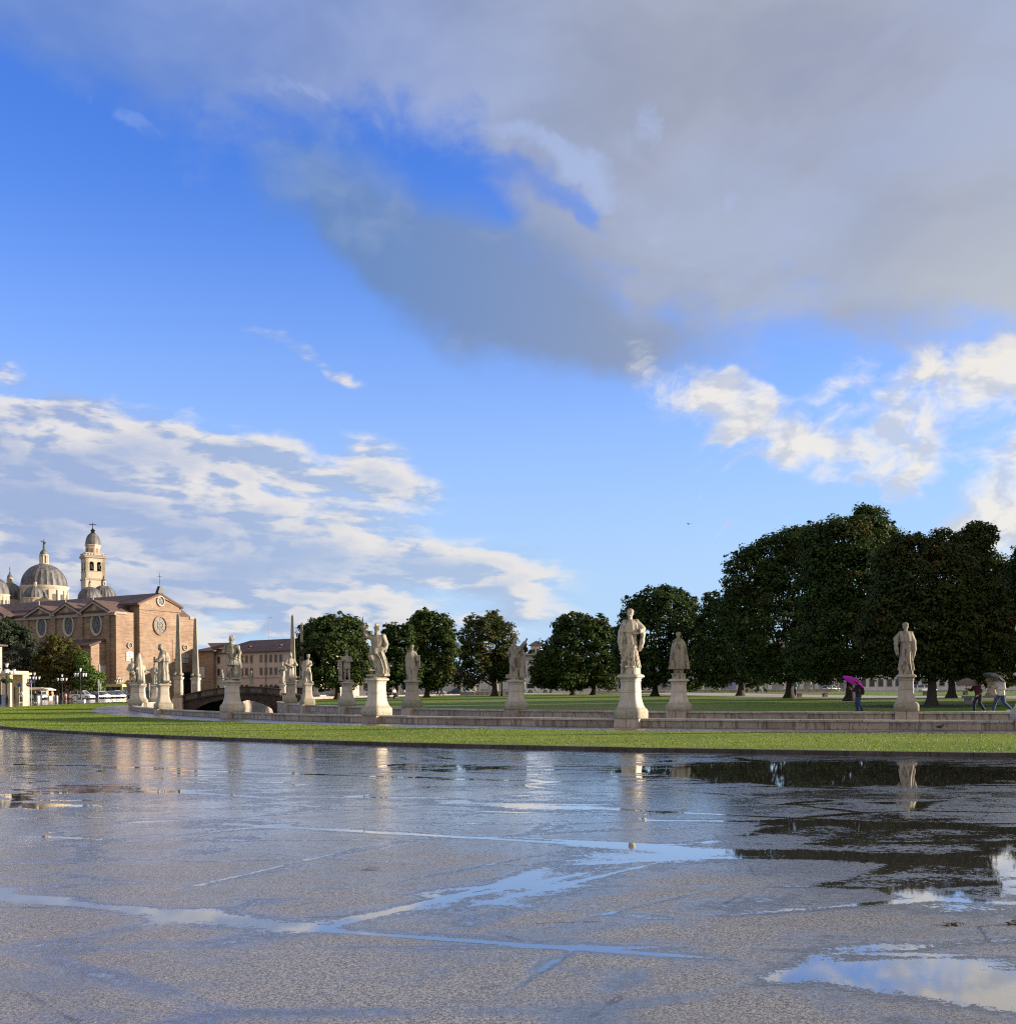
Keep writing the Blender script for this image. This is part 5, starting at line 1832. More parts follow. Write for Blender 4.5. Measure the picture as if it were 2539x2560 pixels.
def oculus(parent, c, n, rx, rz, depth=.5, star=False, name='oculus_window'):
    """ring of stone with a dark recessed pane; c on the wall (s, t, z), n = 's' or 't' for the wall's normal axis"""
    N = 28
    mb = MB()
    pt = (lambda u, v, w: (c[0] - w, c[1] + u, c[2] + v)) if n == 's' else (lambda u, v, w: (c[0] + u, c[1] - w, c[2] + v))
    vs, fs = [], []
    for i in range(N):
        t = 2 * math.pi * i / N
        for k, w in ((1.22, .02), (1.22, depth * .7), (1.0, depth * .7), (.92, .03)):
            vs.append(pt(rx * k * math.cos(t) if k < 1.1 else (rx + .22 * rx) * math.cos(t), (rz * k if k < 1.1 else rz + .22 * rx) * math.sin(t), w))
    for i in range(N):
        j = (i + 1) % N
        for k in range(3):
            fs.append((i * 4 + k, j * 4 + k, j * 4 + k + 1, i * 4 + k + 1))
    mb.add(vs, fs)
    w_ = cpart(name, mb, M['brick'] if star else M['pale'], True, parent)
    g = MB()
    g.add([pt(rx * .95 * math.cos(2 * math.pi * i / N), rz * .95 * math.sin(2 * math.pi * i / N), .05) for i in range(N)], [tuple(range(N))])
    cpart('pane', g, M['pane'], False, w_)
    m2 = MB()
    for i in range(8 if star else 6):
        a = math.pi * i / (8 if star else 6) * 2
        m2.tube([pt(0, 0, .12), pt(rx * .95 * math.cos(a), rz * .95 * math.sin(a), .12)], .07 if star else .07, 5)
    if star:
        m2.tube([pt(rx * .45 * math.cos(2 * math.pi * i / 16), rz * .45 * math.sin(2 * math.pi * i / 16), .14) for i in range(17)], .12, 5)
    cpart('tracery', m2, M['trim'] if star else M['frame'], False, w_)


for cx, cy in ((395, 1070), (645, 1058), (903, 1048)):
    t, z = on_side(c4(cx), 1280 + c4(cy))
    oculus(CH, (-.02, t, z - ASPH), 's', 1.75, 2.45)
t, z = on_side(20, 1280 + c4(1085))
s, z = on_front(c4(1488), 1280 + c4(1055), -p)
oculus(CH, (s, -p - .02, z - ASPH), 't', 1.85, 2.1, star=True, name='rose_window')
s, z = on_front(c4(1490), 1280 + c4(828), -p)
oculus(CH, (s, -p - .02, z - ASPH), 't', 1.0, 1.1)
for cx, cy, t0 in ((1204, 1240, 0), (1718, 1260, .4)):
    s, z = on_front(c4(cx), 1280 + c4(cy), t0)
    oculus(CH, (s, t0 - .02, z - ASPH), 't', .62, .62)
# arched windows of the front
for cx, y0, y1, t0, w in ((1204, 1295, 1385, 0, 1.0), (1720, 1315, 1405, .4, 1.05), (955, 1415, 1530, -99, 1.1)):
    if t0 == -99:
        continue
    s, z0 = on_front(c4(cx), 1280 + c4(y1), t0)
    s, z1 = on_front(c4(cx), 1280 + c4(y0), t0)
    z0, z1 = z0 - ASPH, z1 - ASPH
    N = 8
    arch = lambda w_, y: [(s - w_, y, z0), (s + w_, y, z0)] + [(s + w_ * math.cos(math.pi * i / N), y, z1 - .5 + .5 * math.sin(math.pi * i / N)) for i in range(N + 1)]
    wn = cpart('window', MB().prism(arch(w * 1.25, t0 - .02), (0, -.10, 0)), M['frame'])
    cpart('pane', MB().prism(arch(w, t0 - .125), (0, -.03, 0)), M['pane_pale'], False, wn)
    cpart('window_bar', MB().box(s - .09, s + .09, t0 - .2, t0 - .16, z0, z1 - .1).box(s - w, s + w, t0 - .2, t0 - .16, (z0 + z1) / 2 - .08, (z0 + z1) / 2 + .08), M['frame'], False, wn)
# dark doorway at the right of the front
s, z1 = on_front(c4(1722), 1280 + c4(1490), .4)
cpart('door', MB().box(s - 1.6, s + 1.6, .2, .36, 0, z1 - ASPH), M['iron'])
# lower lean-to along the side: front lit, roof sloping up to the wall
tl = on_side(c4(992), 1600)[0]
a0, zL1 = None, None
q_ = [on_front(c4(x), 1280 + c4(y), tl) for x, y in ((845, 1250), (992, 1195))]
sl, zl0 = q_[0][0], q_[0][1] - ASPH
zl1 = q_[1][1] - ASPH
cpart('side_chapel_wall', MB().prism([(sl, tl, 0), (-.03, tl, 0), (-.03, tl, zl1), (sl, tl, zl0)], (0, 95, 0)), M['brick'])
cpart('side_chapel_roof', MB().prism([(sl - .7, tl - .4, zl0 + .02), (-.03, tl - .4, zl1 + .05), (-.03, tl - .4, zl1 + .5), (sl - .7, tl - .4, zl0 + .45)], (0, 95, 0)), M['tile'])
s_, z0 = on_front(c4(957), 1280 + c4(1528), tl)
s_, z1 = on_front(c4(957), 1280 + c4(1418), tl)
wn = cpart('window', MB().box(s_ - 1.25, s_ + 1.25, tl - .12, tl - .02, z0 - ASPH, z1 - ASPH), M['frame'])
cpart('pane', MB().box(s_ - 1.0, s_ + 1.0, tl - .16, tl - .125, z0 - ASPH, z1 - ASPH - .3), M['pane_pale'], False, wn)
# three little gables over the side windows
for cx, cy in ((397, 888), (643, 860), (898, 838)):
    t, z = on_side(c4(cx), 1280 + c4(cy))
    h = z - ASPH
    w = 5.6
    g = MB().prism([(-.7, t - w, zA - .1), (-.7, t + w, zA - .1), (-.7, t, h)], (9.0, 0, 0))
    gg = cpart('dormer_gable', g, M['brick'])
    g = MB()
    for q in (-1, 1):
        g.prism([(-1.1, t + q * (w + .5), zA - .25), (-1.1, t, h + .05), (-1.1, t, h + .55), (-1.1, t + q * (w + .5), zA + .3)], (9.4, 0, 0))
    cpart('dormer_roof', g, M['tile'], False, gg)
    g = MB()
    for q in (-1, 1):
        g.prism([(-1.25, t + q * (w + .4), zA - .5), (-1.25, t, h - .35), (-1.25, t, h + .1), (-1.25, t + q * (w + .4), zA - .05)], (.14, 0, 0))
    g.tube([(-1.0, t, h), (-1.0, t, h + 1.6)], .14, 6).ball((-.72, t, zA + (h - zA) * .42), (.12, .8, .8), 12, 8)
    cpart('dormer_moulding', g, M['trim'], False, gg)


# domes; each stands at its own distance behind the nave
def local(px, D, py=1600):
    return CHI @ Vector((X(px, D, py), D, 0))


def dome(px, D, r_px, y_spring, y_top, y_base, drum_px=None, ribs=24, lantern=None, cross=None, statue=None, squat=1.0):
    m = D / FPX
    c = local(px, D, y_spring)
    zs, zt_, z0 = Z(px, y_spring, D) - ASPH, Z(px, y_top, D) - ASPH, Z(px, y_base, D) - ASPH
    r_, rd = r_px * m, (drum_px or r_px * 1.02) * m
    at = (c.x, c.y, 0)
    d = cpart('drum', MB().lathe([(rd * .97, z0), (rd * .97, zs - 2.0 * rd / 10), (rd * 1.0, zs - 1.6 * rd / 10), (rd * 1.07, zs - .6 * rd / 10), (rd * 1.07, zs - .1), (rd * .95, zs)], 48, at), M['pale'], True)
    pl = MB()
    for k in range(16):
        a = 2 * math.pi * k / 16
        n0 = len(pl.v)
        pl.box(-.12 * rd, -.0, -.07 * rd, .07 * rd, z0, zs - 2.1 * rd / 10)
        pl.xform(Matrix.Translation(at) @ Matrix.Rotation(a, 4, 'Z') @ Matrix.Translation((rd * 1.03, 0, 0)), n0)
    cpart('drum_pilasters', pl, M['pale'], False, d)
    wi = MB()
    for k in range(16):
        a = 2 * math.pi * (k + .5) / 16
        n0 = len(wi.v)
        wi.box(-.06 * rd, .0, -.07 * rd, .07 * rd, z0 + (zs - z0) * .25, z0 + (zs - z0) * .62)
        wi.xform(Matrix.Translation(at) @ Matrix.Rotation(a, 4, 'Z') @ Matrix.Translation((rd * .985, 0, 0)), n0)
    cpart('drum_windows', wi, M['pane'], False, d)
    prof = [(r_ * math.cos(R(a)) ** squat, zs + (zt_ - zs) * math.sin(R(a))) for a in range(0, 86, 7)]
    dm = cpart('dome', MB().lathe(prof, ribs * 4, at, lambda i, rr, z: 1.035 if i % 4 == 0 else (1.0 if i % 4 == 2 else 1.004)), M['lead'], True)
    if lantern:
        lw, y1, y2 = lantern                                 # half width, top of its drum, top of its cap
        w = lw * m
        z1, z2 = Z(px, y1, D) - ASPH, Z(px, y2, D) - ASPH
        zz = zt_ - .6
        lt = cpart('lantern', MB().lathe([(w * 1.25, zz), (w * 1.25, zz + .6), (w * .78, zz + .7), (w * .78, z1 - .4), (w * 1.15, z1 - .3), (w * 1.15, z1)], 24, at), M['pale'], True)
        pl = MB()
        for k in range(8):
            a = 2 * math.pi * k / 8
            pl.tube([(at[0] + w * 1.0 * math.cos(a), at[1] + w * 1.0 * math.sin(a), zz + .6), (at[0] + w * 1.0 * math.cos(a), at[1] + w * 1.0 * math.sin(a), z1 - .3)], w * .14, 6)
        cpart('lantern_columns', pl, M['pale'], False, lt)
        cpart('lantern_cap', MB().lathe([(w * 1.05, z1), (w * .95, z1 + (z2 - z1) * .4), (w * .6, z1 + (z2 - z1) * .75), (w * .12, z2)], 24, at), M['lead'], True, lt)
        top = z2
        if cross:
            zc = Z(px, cross, D) - ASPH
            cb = MB().ball((at[0], at[1], top + w * .25), w * .33).tube([(at[0], at[1], top), (at[0], at[1], zc)], w * .1, 6)
            cb.tube([(at[0] - w * .5, at[1] - w * .35, zc - (zc - top) * .35), (at[0] + w * .5, at[1] + w * .35, zc - (zc - top) * .35)], w * .1, 6)
            cpart('dome_cross', cb, M['iron'], True, lt)
    return at, m


at, m = dome(c4(413), 318, 52.5, 1280 + c4(693), 1280 + c4(482), 1280 + c4(905), 54, 24, (9.6, 1280 + c4(398), 1280 + c4(345)))
# green figure on the great dome
sf = Solid((-.8, -.5, -.02), (.6, .5, 2.4), .05)
sf.cloth([(0, 0, 0, .26, .24, 1), (.6, 0, 0, .24, .22, 1), (1.2, 0, 0, .2, .18, .5), (1.65, 0, 0, .24, .16, .2), (1.78, 0, 0, .12, .11, 0)], n=7, amp=.1)
sf.chain([(-.2, 0, 1.64), (-.45, 0, 1.75), (-.66, 0, 1.95)], [.1, .08, .06])
sf.chain([(.2, 0, 1.64), (.38, 0, 1.45), (.36, -.2, 1.2)], [.1, .08, .06])
sf.limb((0, 0, 1.75), (0, 0, 1.9), .08, .08)
sf.head((0, 0, 2.03), 0, .14, 'hair')
fo = obj('dome_statue', sf.mesh('dome_statue', M['copper']), CH, (at[0], at[1], Z(c4(410), 1280 + c4(345), 318) - ASPH - .3), R(-60))
k = (Z(c4(410), 1280 + c4(240), 318) - Z(c4(410), 1280 + c4(340), 318)) / 2.2
fo.scale = (k, k, k)
dome(c4(330), 300, 27.5, 1280 + c4(800), 1280 + c4(688), 1280 + c4(930), 28.5, 20, (3.4, 1280 + c4(655), 1280 + c4(635)), 1280 + c4(565))
dome(c4(95), 322, 31, 1280 + c4(820), 1280 + c4(655), 1280 + c4(905), 31, 20, (6.2, 1280 + c4(612), 1280 + c4(572)), 1280 + c4(508))
dome(c4(-30), 305, 28, 1280 + c4(765), 1280 + c4(615), 1280 + c4(920), 29, 20, (5, 1280 + c4(590), 1280 + c4(560)), 1280 + c4(510))
dome(c4(965), 312, 30, 1280 + c4(805), 1280 + c4(682), 1280 + c4(880), 30.5, 24, (5.5, 1280 + c4(645), 1280 + c4(615)), 1280 + c4(590))
dome(c4(838), 300, 28, 1280 + c4(812), 1280 + c4(695), 1280 + c4(890), 28, 20, (3.2, 1280 + c4(665), 1280 + c4(640)), 1280 + c4(600))
# pale transept gable at the left edge
t0, z0 = on_side(c4(140), 1280 + c4(985))
tr = MB().prism([(-3, t0, 0), (-3, t0 + 44, 0), (-3, t0 + 44, z0), (-3, t0 + 22, z0 + 10), (-3, t0, z0)], (2.9, 0, 0))
cpart('transept_wall', tr, M['pale'])
g = MB()
for q in (-22.6, 22.6):
    g.prism([(-3.5, t0 + 22 + q, z0 - .2), (-3.5, t0 + 22, z0 + 10.1), (-3.5, t0 + 22, z0 + 10.9), (-3.5, t0 + 22 + q, z0 + .6)], (3.6, 0, 0))
cpart('transept_roof', g, M['tile'])

# bell tower
TD = 330.0
tm = TD / FPX
TW = thing('bell_tower', 'tall pale bell tower with arched belfry and small lead dome behind the basilica', 'tower', (X(c4(866), TD, 1400), TD, ASPH), R(36))
HW = 23.6 * tm
zt = lambda cy: Z(c4(866), 1280 + c4(cy), TD) - ASPH
b = MB().box(-HW, HW, -HW, HW, 0, zt(636))
b.build('shaft', M['pale'], TW)
ci = HW * .97
wl = MB()
hole = [(-.62, -.16), (.16, .62)]
zb0, zb1, za = zt(625), zt(560), zt(470)
for k in range(4):
    n0 = len(wl.v)
    xs = [-ci, hole[0][0] * ci, hole[0][1] * ci, hole[1][0] * ci, hole[1][1] * ci, ci]
    wl.box(-ci, ci, -ci, -ci + .9, zb0, zb1)
    wl.box(-ci, ci, -ci, -ci + .9, za, zt(432))
    for i in (0, 2, 4):
        wl.box(xs[i], xs[i + 1], -ci, -ci + .9, zb1, za)
    for (a, b_) in hole:                                        # arch heads
        cx, rr = (a + b_) / 2 * ci, (b_ - a) / 2 * ci
        N = 8
        for q in (-1, 1):
            poly = [(cx + q * rr, -ci + .02, za - rr)] + [(cx + q * rr * math.cos(R(90 * i / N)), -ci + .02, za - rr + rr * math.sin(R(90 * i / N))) for i in range(1, N + 1)] + [(cx + q * rr, -ci + .02, za)]
            wl.prism(poly, (0, .86, 0))
    wl.xform(Matrix.Rotation(R(90 * k), 4, 'Z'), n0)
wl.build('belfry', M['pale'], TW)
MB().box(-ci * .55, ci * .55, -ci * .55, ci * .55, zb0, za).build('belfry_core', M['core'], TW)
for k in range(4):
    for (a, b_) in hole:
        cx = (a + b_) / 2 * ci
        n = MB().lathe([(.05, .0), (.35, -.1), (.5, -.9), (.8, -1.5), (.82, -1.6)][::-1], 12, (cx, -ci * .78, za - .8))
        n.xform(Matrix.Rotation(R(90 * k), 4, 'Z'))
        n.build('bell', M['iron'], TW, smooth_=True)
co = MB()
for z0_, z1_, w in ((zt(640), zt(624), 1.07), (zt(436), zt(420), 1.10), (zt(420), zt(412), 1.14), (zt(560), zt(556), 1.02)):
    co.box(-HW * w, HW * w, -HW * w, HW * w, z0_, z1_)
co.build('cornice', M['trim'], TW)
bl = MB()
for k in range(4):
    n0 = len(bl.v)
    for i in range(7):
        xx = -HW + HW * 2 * i / 7
        bl.box(xx + .1, xx + HW * .17, -HW * 1.04, -HW * .97, zt(412), zt(396))
    bl.box(-HW * 1.06, HW * 1.06, -HW * 1.06, -HW * .95, zt(396), zt(390))
    bl.xform(Matrix.Rotation(R(90 * k), 4, 'Z'), n0)
bl.build('balustrade', M['pale'], TW)
ro = 17.5 * tm
MB().lathe([(ro, zt(412)), (ro, zt(325)), (ro * 1.12, zt(320)), (ro * 1.12, zt(308)), (ro, zt(306))], 8).build('octagon', M['pink'], TW)
for k in range(8):
    a = 2 * math.pi * (k + .5) / 8
    n = MB().box(-.2, .12, -ro * .2, ro * .2, zt(388), zt(342))
    n.xform(Matrix.Rotation(a, 4, 'Z') @ Matrix.Translation((ro * .925, 0, 0)))
    n.build('octagon_window', M['brick'], TW)
MB().lathe([(ro * 1.02 * math.cos(R(a)) ** .85, zt(306) + (zt(196) - zt(306)) * math.sin(R(a))) for a in range(0, 86, 7)], 64, (0, 0, 0), lambda i, r_, z: 1.02 if i % 4 == 0 else 1).build('dome', M['lead'], TW, smooth_=True)
f = MB().lathe([(.9, zt(200)), (.5, zt(185)), (.8, zt(170)), (.3, zt(160)), (.16, zt(150))], 10)
f.tube([(0, 0, zt(160)), (0, 0, zt(100))], .15, 6).tube([(-1.1, 0, zt(117)), (1.1, 0, zt(117))], .14, 6)
f.build('finial_cross', M['iron'], TW)
print('church', s1, p, sn1, zA, zn, zap, sr, sl, zl0, zl1)



# ------------------------------------------------------------------ buildings round the square
def frame_between(pA, DA, pB, DB, py=1700):
    a = Vector((X(pA, DA, py), DA, 0))
    b = Vector((X(pB, DB, py), DB, 0))
    return a, b, math.atan2(b.y - a.y, b.x - a.x), (b - a).length


def building(name, label, cat, pA, DA, pB, DB, h, depth, wall, rows, ncol, win=(1.0, 1.7), roof=None, roof_h=2.5, skip=(), frame='trim', pane='glass', base=ASPH, hip=True, band=None):
    """block whose front runs from A (left) to B (right); rows = [sill height, (optional win size)]"""
    a, b, ang, L = frame_between(pA, DA, pB, DB)
    t = thing(name, label, cat, (a.x, a.y, base), ang)
    MB().box(0, L, 0, depth, 0, h).build('wall', M[wall], t)
    if roof:
        o = .7
        e = [(-o, -o, h), (L + o, -o, h), (L + o, depth + o, h), (-o, depth + o, h)]
        e2 = [(x, y, h + .25) for x, y, z in e]
        i = depth / 2 if hip else .01
        top = [(i, depth / 2 - .05, h + roof_h), (L - i, depth / 2 - .05, h + roof_h), (L - i, depth / 2 + .05, h + roof_h), (i, depth / 2 + .05, h + roof_h)]
        MB().hexa(e, e2).hexa(e2, top).build('roof', M[roof], t)
    if band:
        mb = MB()
        for z in band:
            mb.box(-.05, L + .05, -.14, -.003, z, z + .25)
        mb.build('string_course', M['trim'], t)
    w, hh = win
    wm = MB()
    wm.box(-w / 2 - .14, w / 2 + .14, -.08, -.003, -.16, hh + .14)
    wme = wm.mesh('window', M[frame])
    pm = MB().box(-w / 2, w / 2, -.11, -.083, 0, hh).box(-w / 2, w / 2, -.125, -.112, hh * .48, hh * .52)
    pme = pm.mesh('pane', M[pane])
    for r_ in rows:
        for c in range(ncol):
            if (r_, c) in skip or (c in skip):
                continue
            x = (c + .5) * L / ncol
            o = obj('window', wme, t, (x, 0, r_))
            obj('pane', pme, o)
    return t, L


mon, L = building('monastery', 'long plain pinkish building with three rows of small dark windows and dormers', 'building', 531, 268, 800, 246, Z(531, 1635.5, 268) - ASPH, 14, 'pink',
                  (1.0, Z(600, 1688, 261) - ASPH, Z(600, 1657, 261) - ASPH), 22, (.85, 1.75), 'tile', 3.6, skip=(2, 9, 15), band=(Z(600, 1696, 261) - ASPH,))
h = Z(531, 1635.5, 268) - ASPH
for x in (3.5, L * .33, L * .62):
    g = MB().prism([(x - 1.5, 1.2, h + .5), (x + 1.5, 1.2, h + .5), (x, 1.2, h + 1.9)], (0, 5, 0))
    d = g.build('dormer', M['tile'], mon)
    MB().box(x - .6, x + .6, 1.12, 1.19, h + .62, h + 1.15).build('pane', M['pane_pale'], d)
for x in (.25, L * .52):
    MB().tube([(x, -.12, 0), (x, -.12, h)], .09, 6).build('drainpipe', M['frame'], mon)
MB().tube([(L * .36, 7, h + 3.2), (L * .36, 7, h + 9.5)], .07, 5).tube([(L * .36 - .2, 7, h + 9.3), (L * .36 + 1.2, 7, h + 9.3)], .05, 5).build('aerial', M['steel'], mon)
fl = thing('flag', 'dark flag on a slanted pole over the long pinkish building', 'flag', (X(635, 268), 268, ASPH))
MB().tube([(0, 0, 5.2), (-1.2, -2.0, 9.4)], .06, 6).build('pole', M['iron'], fl)
fm = MB()
vs = []
for i in range(7):
    for j in range(5):
        u, v = i / 6, j / 4
        vs.append((-1.2 + .8 * u + .45 * u * v, -2.0 + .9 * u + .15 * math.sin(6 * u), 9.3 - 2.3 * u - 1.1 * v))
fm.add(vs, [(i * 5 + j, i * 5 + j + 1, i * 5 + j + 6, i * 5 + j + 5) for i in range(6) for j in range(4)])
fm.build('cloth', M['black_cloth'], fl, smooth_=True)
# brick block between the church and the pinkish building
ab, _ = building('brick_annexe', 'low brick block between the basilica front and the pinkish building', 'building', 488, 268, 534, 266, Z(492, 1611, 268) - ASPH - 2, 14, 'brick', (), 1, roof='tile', roof_h=2.6)
zz = Z(500, 1696, 268) - ASPH
MB().box(1.0, 3.4, -.1, -.003, zz, Z(500, 1666, 268) - ASPH).build('window', M['frame'], ab)
MB().box(1.25, 3.15, -.14, -.103, zz + .2, Z(500, 1668, 268) - ASPH).build('pane', M['pane_pale'], ab)
MB().box(-.4, 0.1, -.6, -.003, 0, Z(492, 1611, 268) - ASPH - 2).build('pilaster', M['brick'], ab)
# left: pale house corner and the low pavilion with its terrace
building('house', 'tall pale house corner cut off by the left edge of the photo', 'building', -120, 172, 6, 184, Z(3, 1616, 184) - ASPH, 12, 'cream', (4.2, 7.0), 4, (1.0, 1.7), 'tile', 1.6)
pav = thing('pavilion', 'low cream pavilion with a terrace parapet under the cedar', 'building', (X(-34, 178), 178, ASPH), R(-4))
w = X(27, 178) - X(-34, 178)
hz = Z(30, 1686, 178) - ASPH
MB().box(0, w, 4.2, 6.4, 0, hz).build('wall', M['cream'], pav)
MB().box(-.2, w + .4, -.2, 6.6, hz, hz + .35).build('cornice', M['pale'], pav)
MB().box(0, w, 0, .3, hz + .355, Z(30, 1677, 178) - ASPH).box(w - .3, w, .3, 6.2, hz + .355, Z(30, 1677, 178) - ASPH).build('parapet', M['cream'], pav)
MB().box(0, w, .1, 1.0, hz - .95, hz - .003).build('lintel', M['cream'], pav)
for i in range(5):
    MB().box(i * (w - .5) / 4, i * (w - .5) / 4 + .5, .15, .75, 0, hz - .955).build('column', M['pale'], pav)
for i in range(4):
    d = MB().box(i * w / 4 + .5, i * w / 4 + w / 4 - .3, 4.12, 4.197, 0, 2.5).build('door', M['frame'], pav)
    MB().box(i * w / 4 + .7, i * w / 4 + w / 4 - .5, 4.07, 4.117, .3, 2.3).build('pane', M['glass'], d)
# far side of the square, seen between the trunks
FS = 'buildings along the far side of the square'
building('house', 'pale pink house showing between trunks left of the spear', 'building', 770, 282, 1000, 285, 9.0, 12, 'white', (1.2, 4.6), 12, (1.1, 1.9), 'tile', 2.2)[0]['group'] = FS
gw = thing('garden_wall', 'grey boundary wall behind the two dark walkers', 'wall', (X(1000, 275), 275, ASPH), 0)
gw['kind'] = 'thing'
L = X(1200, 275) - X(1000, 275)
MB().box(0, L, 0, .5, 0, 2.3).build('wall', M['grey'], gw)
MB().box(-.1, L + .1, -.1, .6, 2.304, 2.5).build('coping', M['pink'], gw)
building('house', 'cream house whose lit gable glows under the dark tree crowns', 'building', 1000, 300, 1180, 300, 5.2, 10, 'white', (1.5,), 8, (1.0, 1.6), 'tile', 2.0)[0]['group'] = FS
building('gatehouse', 'grey stone portal building with square framed windows left of the toga statue', 'building', 1195, 285, 1335, 285, Z(1260, 1640, 285), 14, 'grey', (1.3, 6.2), 5, (2.3, 2.6), 'tile', 2.0, frame='white', pane='pane_pale', band=(4.9,))[0]['group'] = FS
lg = thing('arcade', 'low building with a dark green canopy and arches right of the toga statue', 'building', (X(1296, 300), 300, ASPH), 0, FS)
m = 300 / FPX
MB().box(0, 40 * m * 3, 1.5, 12, 0, Z(1320, 1652, 300)).build('wall', M['pink'], lg)
MB().prism([(-.4, .2, Z(1320, 1665, 300)), (-.4, 4, Z(1320, 1652, 300)), (-.4, 4, Z(1320, 1651, 300)), (-.4, .2, Z(1320, 1664, 300) + .2)], (30, 0, 0)).build('canopy', M['copper'], lg)
MB().box(-.2, 30, .6, 1.45, Z(1320, 1680, 300), Z(1320, 1671, 300)).build('lintel', M['pale'], lg)
for i in range(4):
    x = 1.2 + i * 6.2
    d = MB().prism([(x, 1.4, 0), (x + 4.2, 1.4, 0), (x + 4.2, 1.4, 3.2)] + [(x + 2.1 + 2.1 * math.cos(R(20 * k)), 1.4, 3.2 + 1.6 * math.sin(R(20 * k))) for k in range(1, 9)] + [(x, 1.4, 3.2)], (0, .09, 0))
    d.build('arch', M['ochre'], lg)
twr = thing('turret', 'small square tower with a projecting hipped roof peeking over the wide dark tree', 'tower', (X(1342, 330), 330, ASPH), R(-8), FS)
mt = 330 / FPX
hw = 13 * mt
MB().box(-hw, hw, -hw, hw, 0, Z(1342, 1614, 330)).build('wall', M['white'], twr)
zr = Z(1342, 1614, 330)
MB().hexa([(-hw - .8, -hw - .8, zr + .003), (hw + .8, -hw - .8, zr + .003), (hw + .8, hw + .8, zr + .003), (-hw - .8, hw + .8, zr + .003)], [(-.2, -.2, zr + 1.6), (.2, -.2, zr + 1.6), (.2, .2, zr + 1.6), (-.2, .2, zr + 1.6)]).build('roof', M['tile'], twr)
for x in (-.6, .6):
    wn = MB().box(x - .4, x + .4, -hw - .06, -hw - .003, zr - 2.6, zr - 1.0).build('window', M['frame'], twr)
    MB().box(x - .3, x + .3, -hw - .09, -hw - .063, zr - 2.5, zr - 1.1).build('pane', M['glass'], wn)
building('house', 'white rendered house behind the wide dark tree', 'building', 1380, 300, 1560, 300, 7.0, 12, 'white', (1.2, 4.2), 10, (1.0, 1.7), 'tile', 2.0)[0]['group'] = FS
building('house', 'grey fronted house behind the tallest statue', 'building', 1565, 292, 1840, 288, 8.0, 12, 'grey', (1.2, 4.6), 13, (1.1, 1.8), 'tile', 2.0)[0]['group'] = FS
pal, L = building('palace', 'grey palace front with pale piers seen under the great grove', 'building', 1845, 262, 2120, 262, 10.5, 14, 'grey', (2.1, 6.2), 7, (2.0, 2.1), 'tile', 2.5, frame='white', pane='glass', band=(1.75,))
pal['group'] = FS
for i in range(8):
    MB().box(i * L / 7 - .55, i * L / 7 + .55, -.3, -.15, 0, 9.5).build('pier', M['white'], pal)
building('house', 'low pale house at the far right behind the grove', 'building', 2125, 255, 2700, 250, 6.5, 12, 'white', (1.2, 4.2), 26, (1.1, 1.7), 'tile', 2.0)[0]['group'] = FS



# ------------------------------------------------------------------ stone footbridge and obelisks
OB = 'obelisks at the two ends of the footbridge'


def obelisk(px, D, apex_py, ped_top, ped_bot, label, wpx=25.0):
    m = D / FPX
    x = X(px, D)
    base = Z(px, ped_bot, D)
    zt_ = Z(px, ped_top, D) - base
    za_ = Z(px, apex_py, D) - base
    t = thing('obelisk', label, 'obelisk', (x, D, base), R(4), OB)
    h = wpx * m * .5 / 1.3
    MB().box(-h * 1.25, h * 1.25, -h * 1.25, h * 1.25, -1.2 - base, .12).build('base_block', M['plinth'], t)
    MB().squircle([(h * 1.15, .12), (h * 1.15, .3), (h, .34), (h, zt_ - .3), (h * 1.05, zt_ - .28), (h * 1.22, zt_ - .12), (h * 1.22, zt_)], 24, 14).build('pedestal', M['pedestal'], t, smooth_=True)
    for q in range(4):
        n = MB().box(-h * .7, h * .7, -h * 1.03, -h * .995, .7, zt_ - .7)
        n.xform(Matrix.Rotation(R(90 * q), 4, 'Z'))
        n.build('panel', M['plinth'], t)
    w = h * .74
    s = MB().hexa([(-w, -w, zt_ + .42), (w, -w, zt_ + .42), (w, w, zt_ + .42), (-w, w, zt_ + .42)],
                  [(-w * .42, -w * .42, za_ - .3), (w * .42, -w * .42, za_ - .3), (w * .42, w * .42, za_ - .3), (-w * .42, w * .42, za_ - .3)])
    s.add([(-w * .42, -w * .42, za_ - .29), (w * .42, -w * .42, za_ - .29), (w * .42, w * .42, za_ - .29), (-w * .42, w * .42, za_ - .29), (0, 0, za_)], [(0, 1, 4), (1, 2, 4), (2, 3, 4), (3, 0, 4)])
    s.build('shaft', M['obelisk'], t)
    b = MB().box(-w * 1.05, w * 1.05, -w * 1.05, w * 1.05, zt_, zt_ + .2)
    for sx in (-1, 1):
        for sy in (-1, 1):
            b.ball((sx * w * .85, sy * w * .85, zt_ + .3), (.24, .24, .2), 10, 6)
    b.build('shaft_foot', M['obelisk'], t, smooth_=True)
    return t


obelisk(447, 109, 1531, 1693, 1748, 'tall obelisk on a pedestal, left of the pair in front of the church')
obelisk(490, 118, 1543, 1695, 1746, 'obelisk on a pedestal at the right corner of the church front')
obelisk(733, 112, 1535, 1700, 1750, 'tall thin obelisk rising behind two statues at the right bridge end')
obelisk(756, 125, 1555, 1700, 1748, 'obelisk half hidden behind the round dark tree', 22)

# bridge across the canal: a shallow arch between the two banks
p0 = np.array([X(462, 109), 109.0])
p1 = np.array([X(699, 106), 106.0])
dv = p1 - p0
BL = float(np.hypot(*dv))
BA = math.atan2(dv[1], dv[0])
BR = thing('footbridge', 'dark arched stone footbridge with panelled parapets across the canal', 'bridge', (p0[0], p0[1], 0), BA)
zl, zm, zr_ = Z(462, 1737, 109), Z(622, 1716, 107), Z(697, 1722, 106)
BW = 6.5


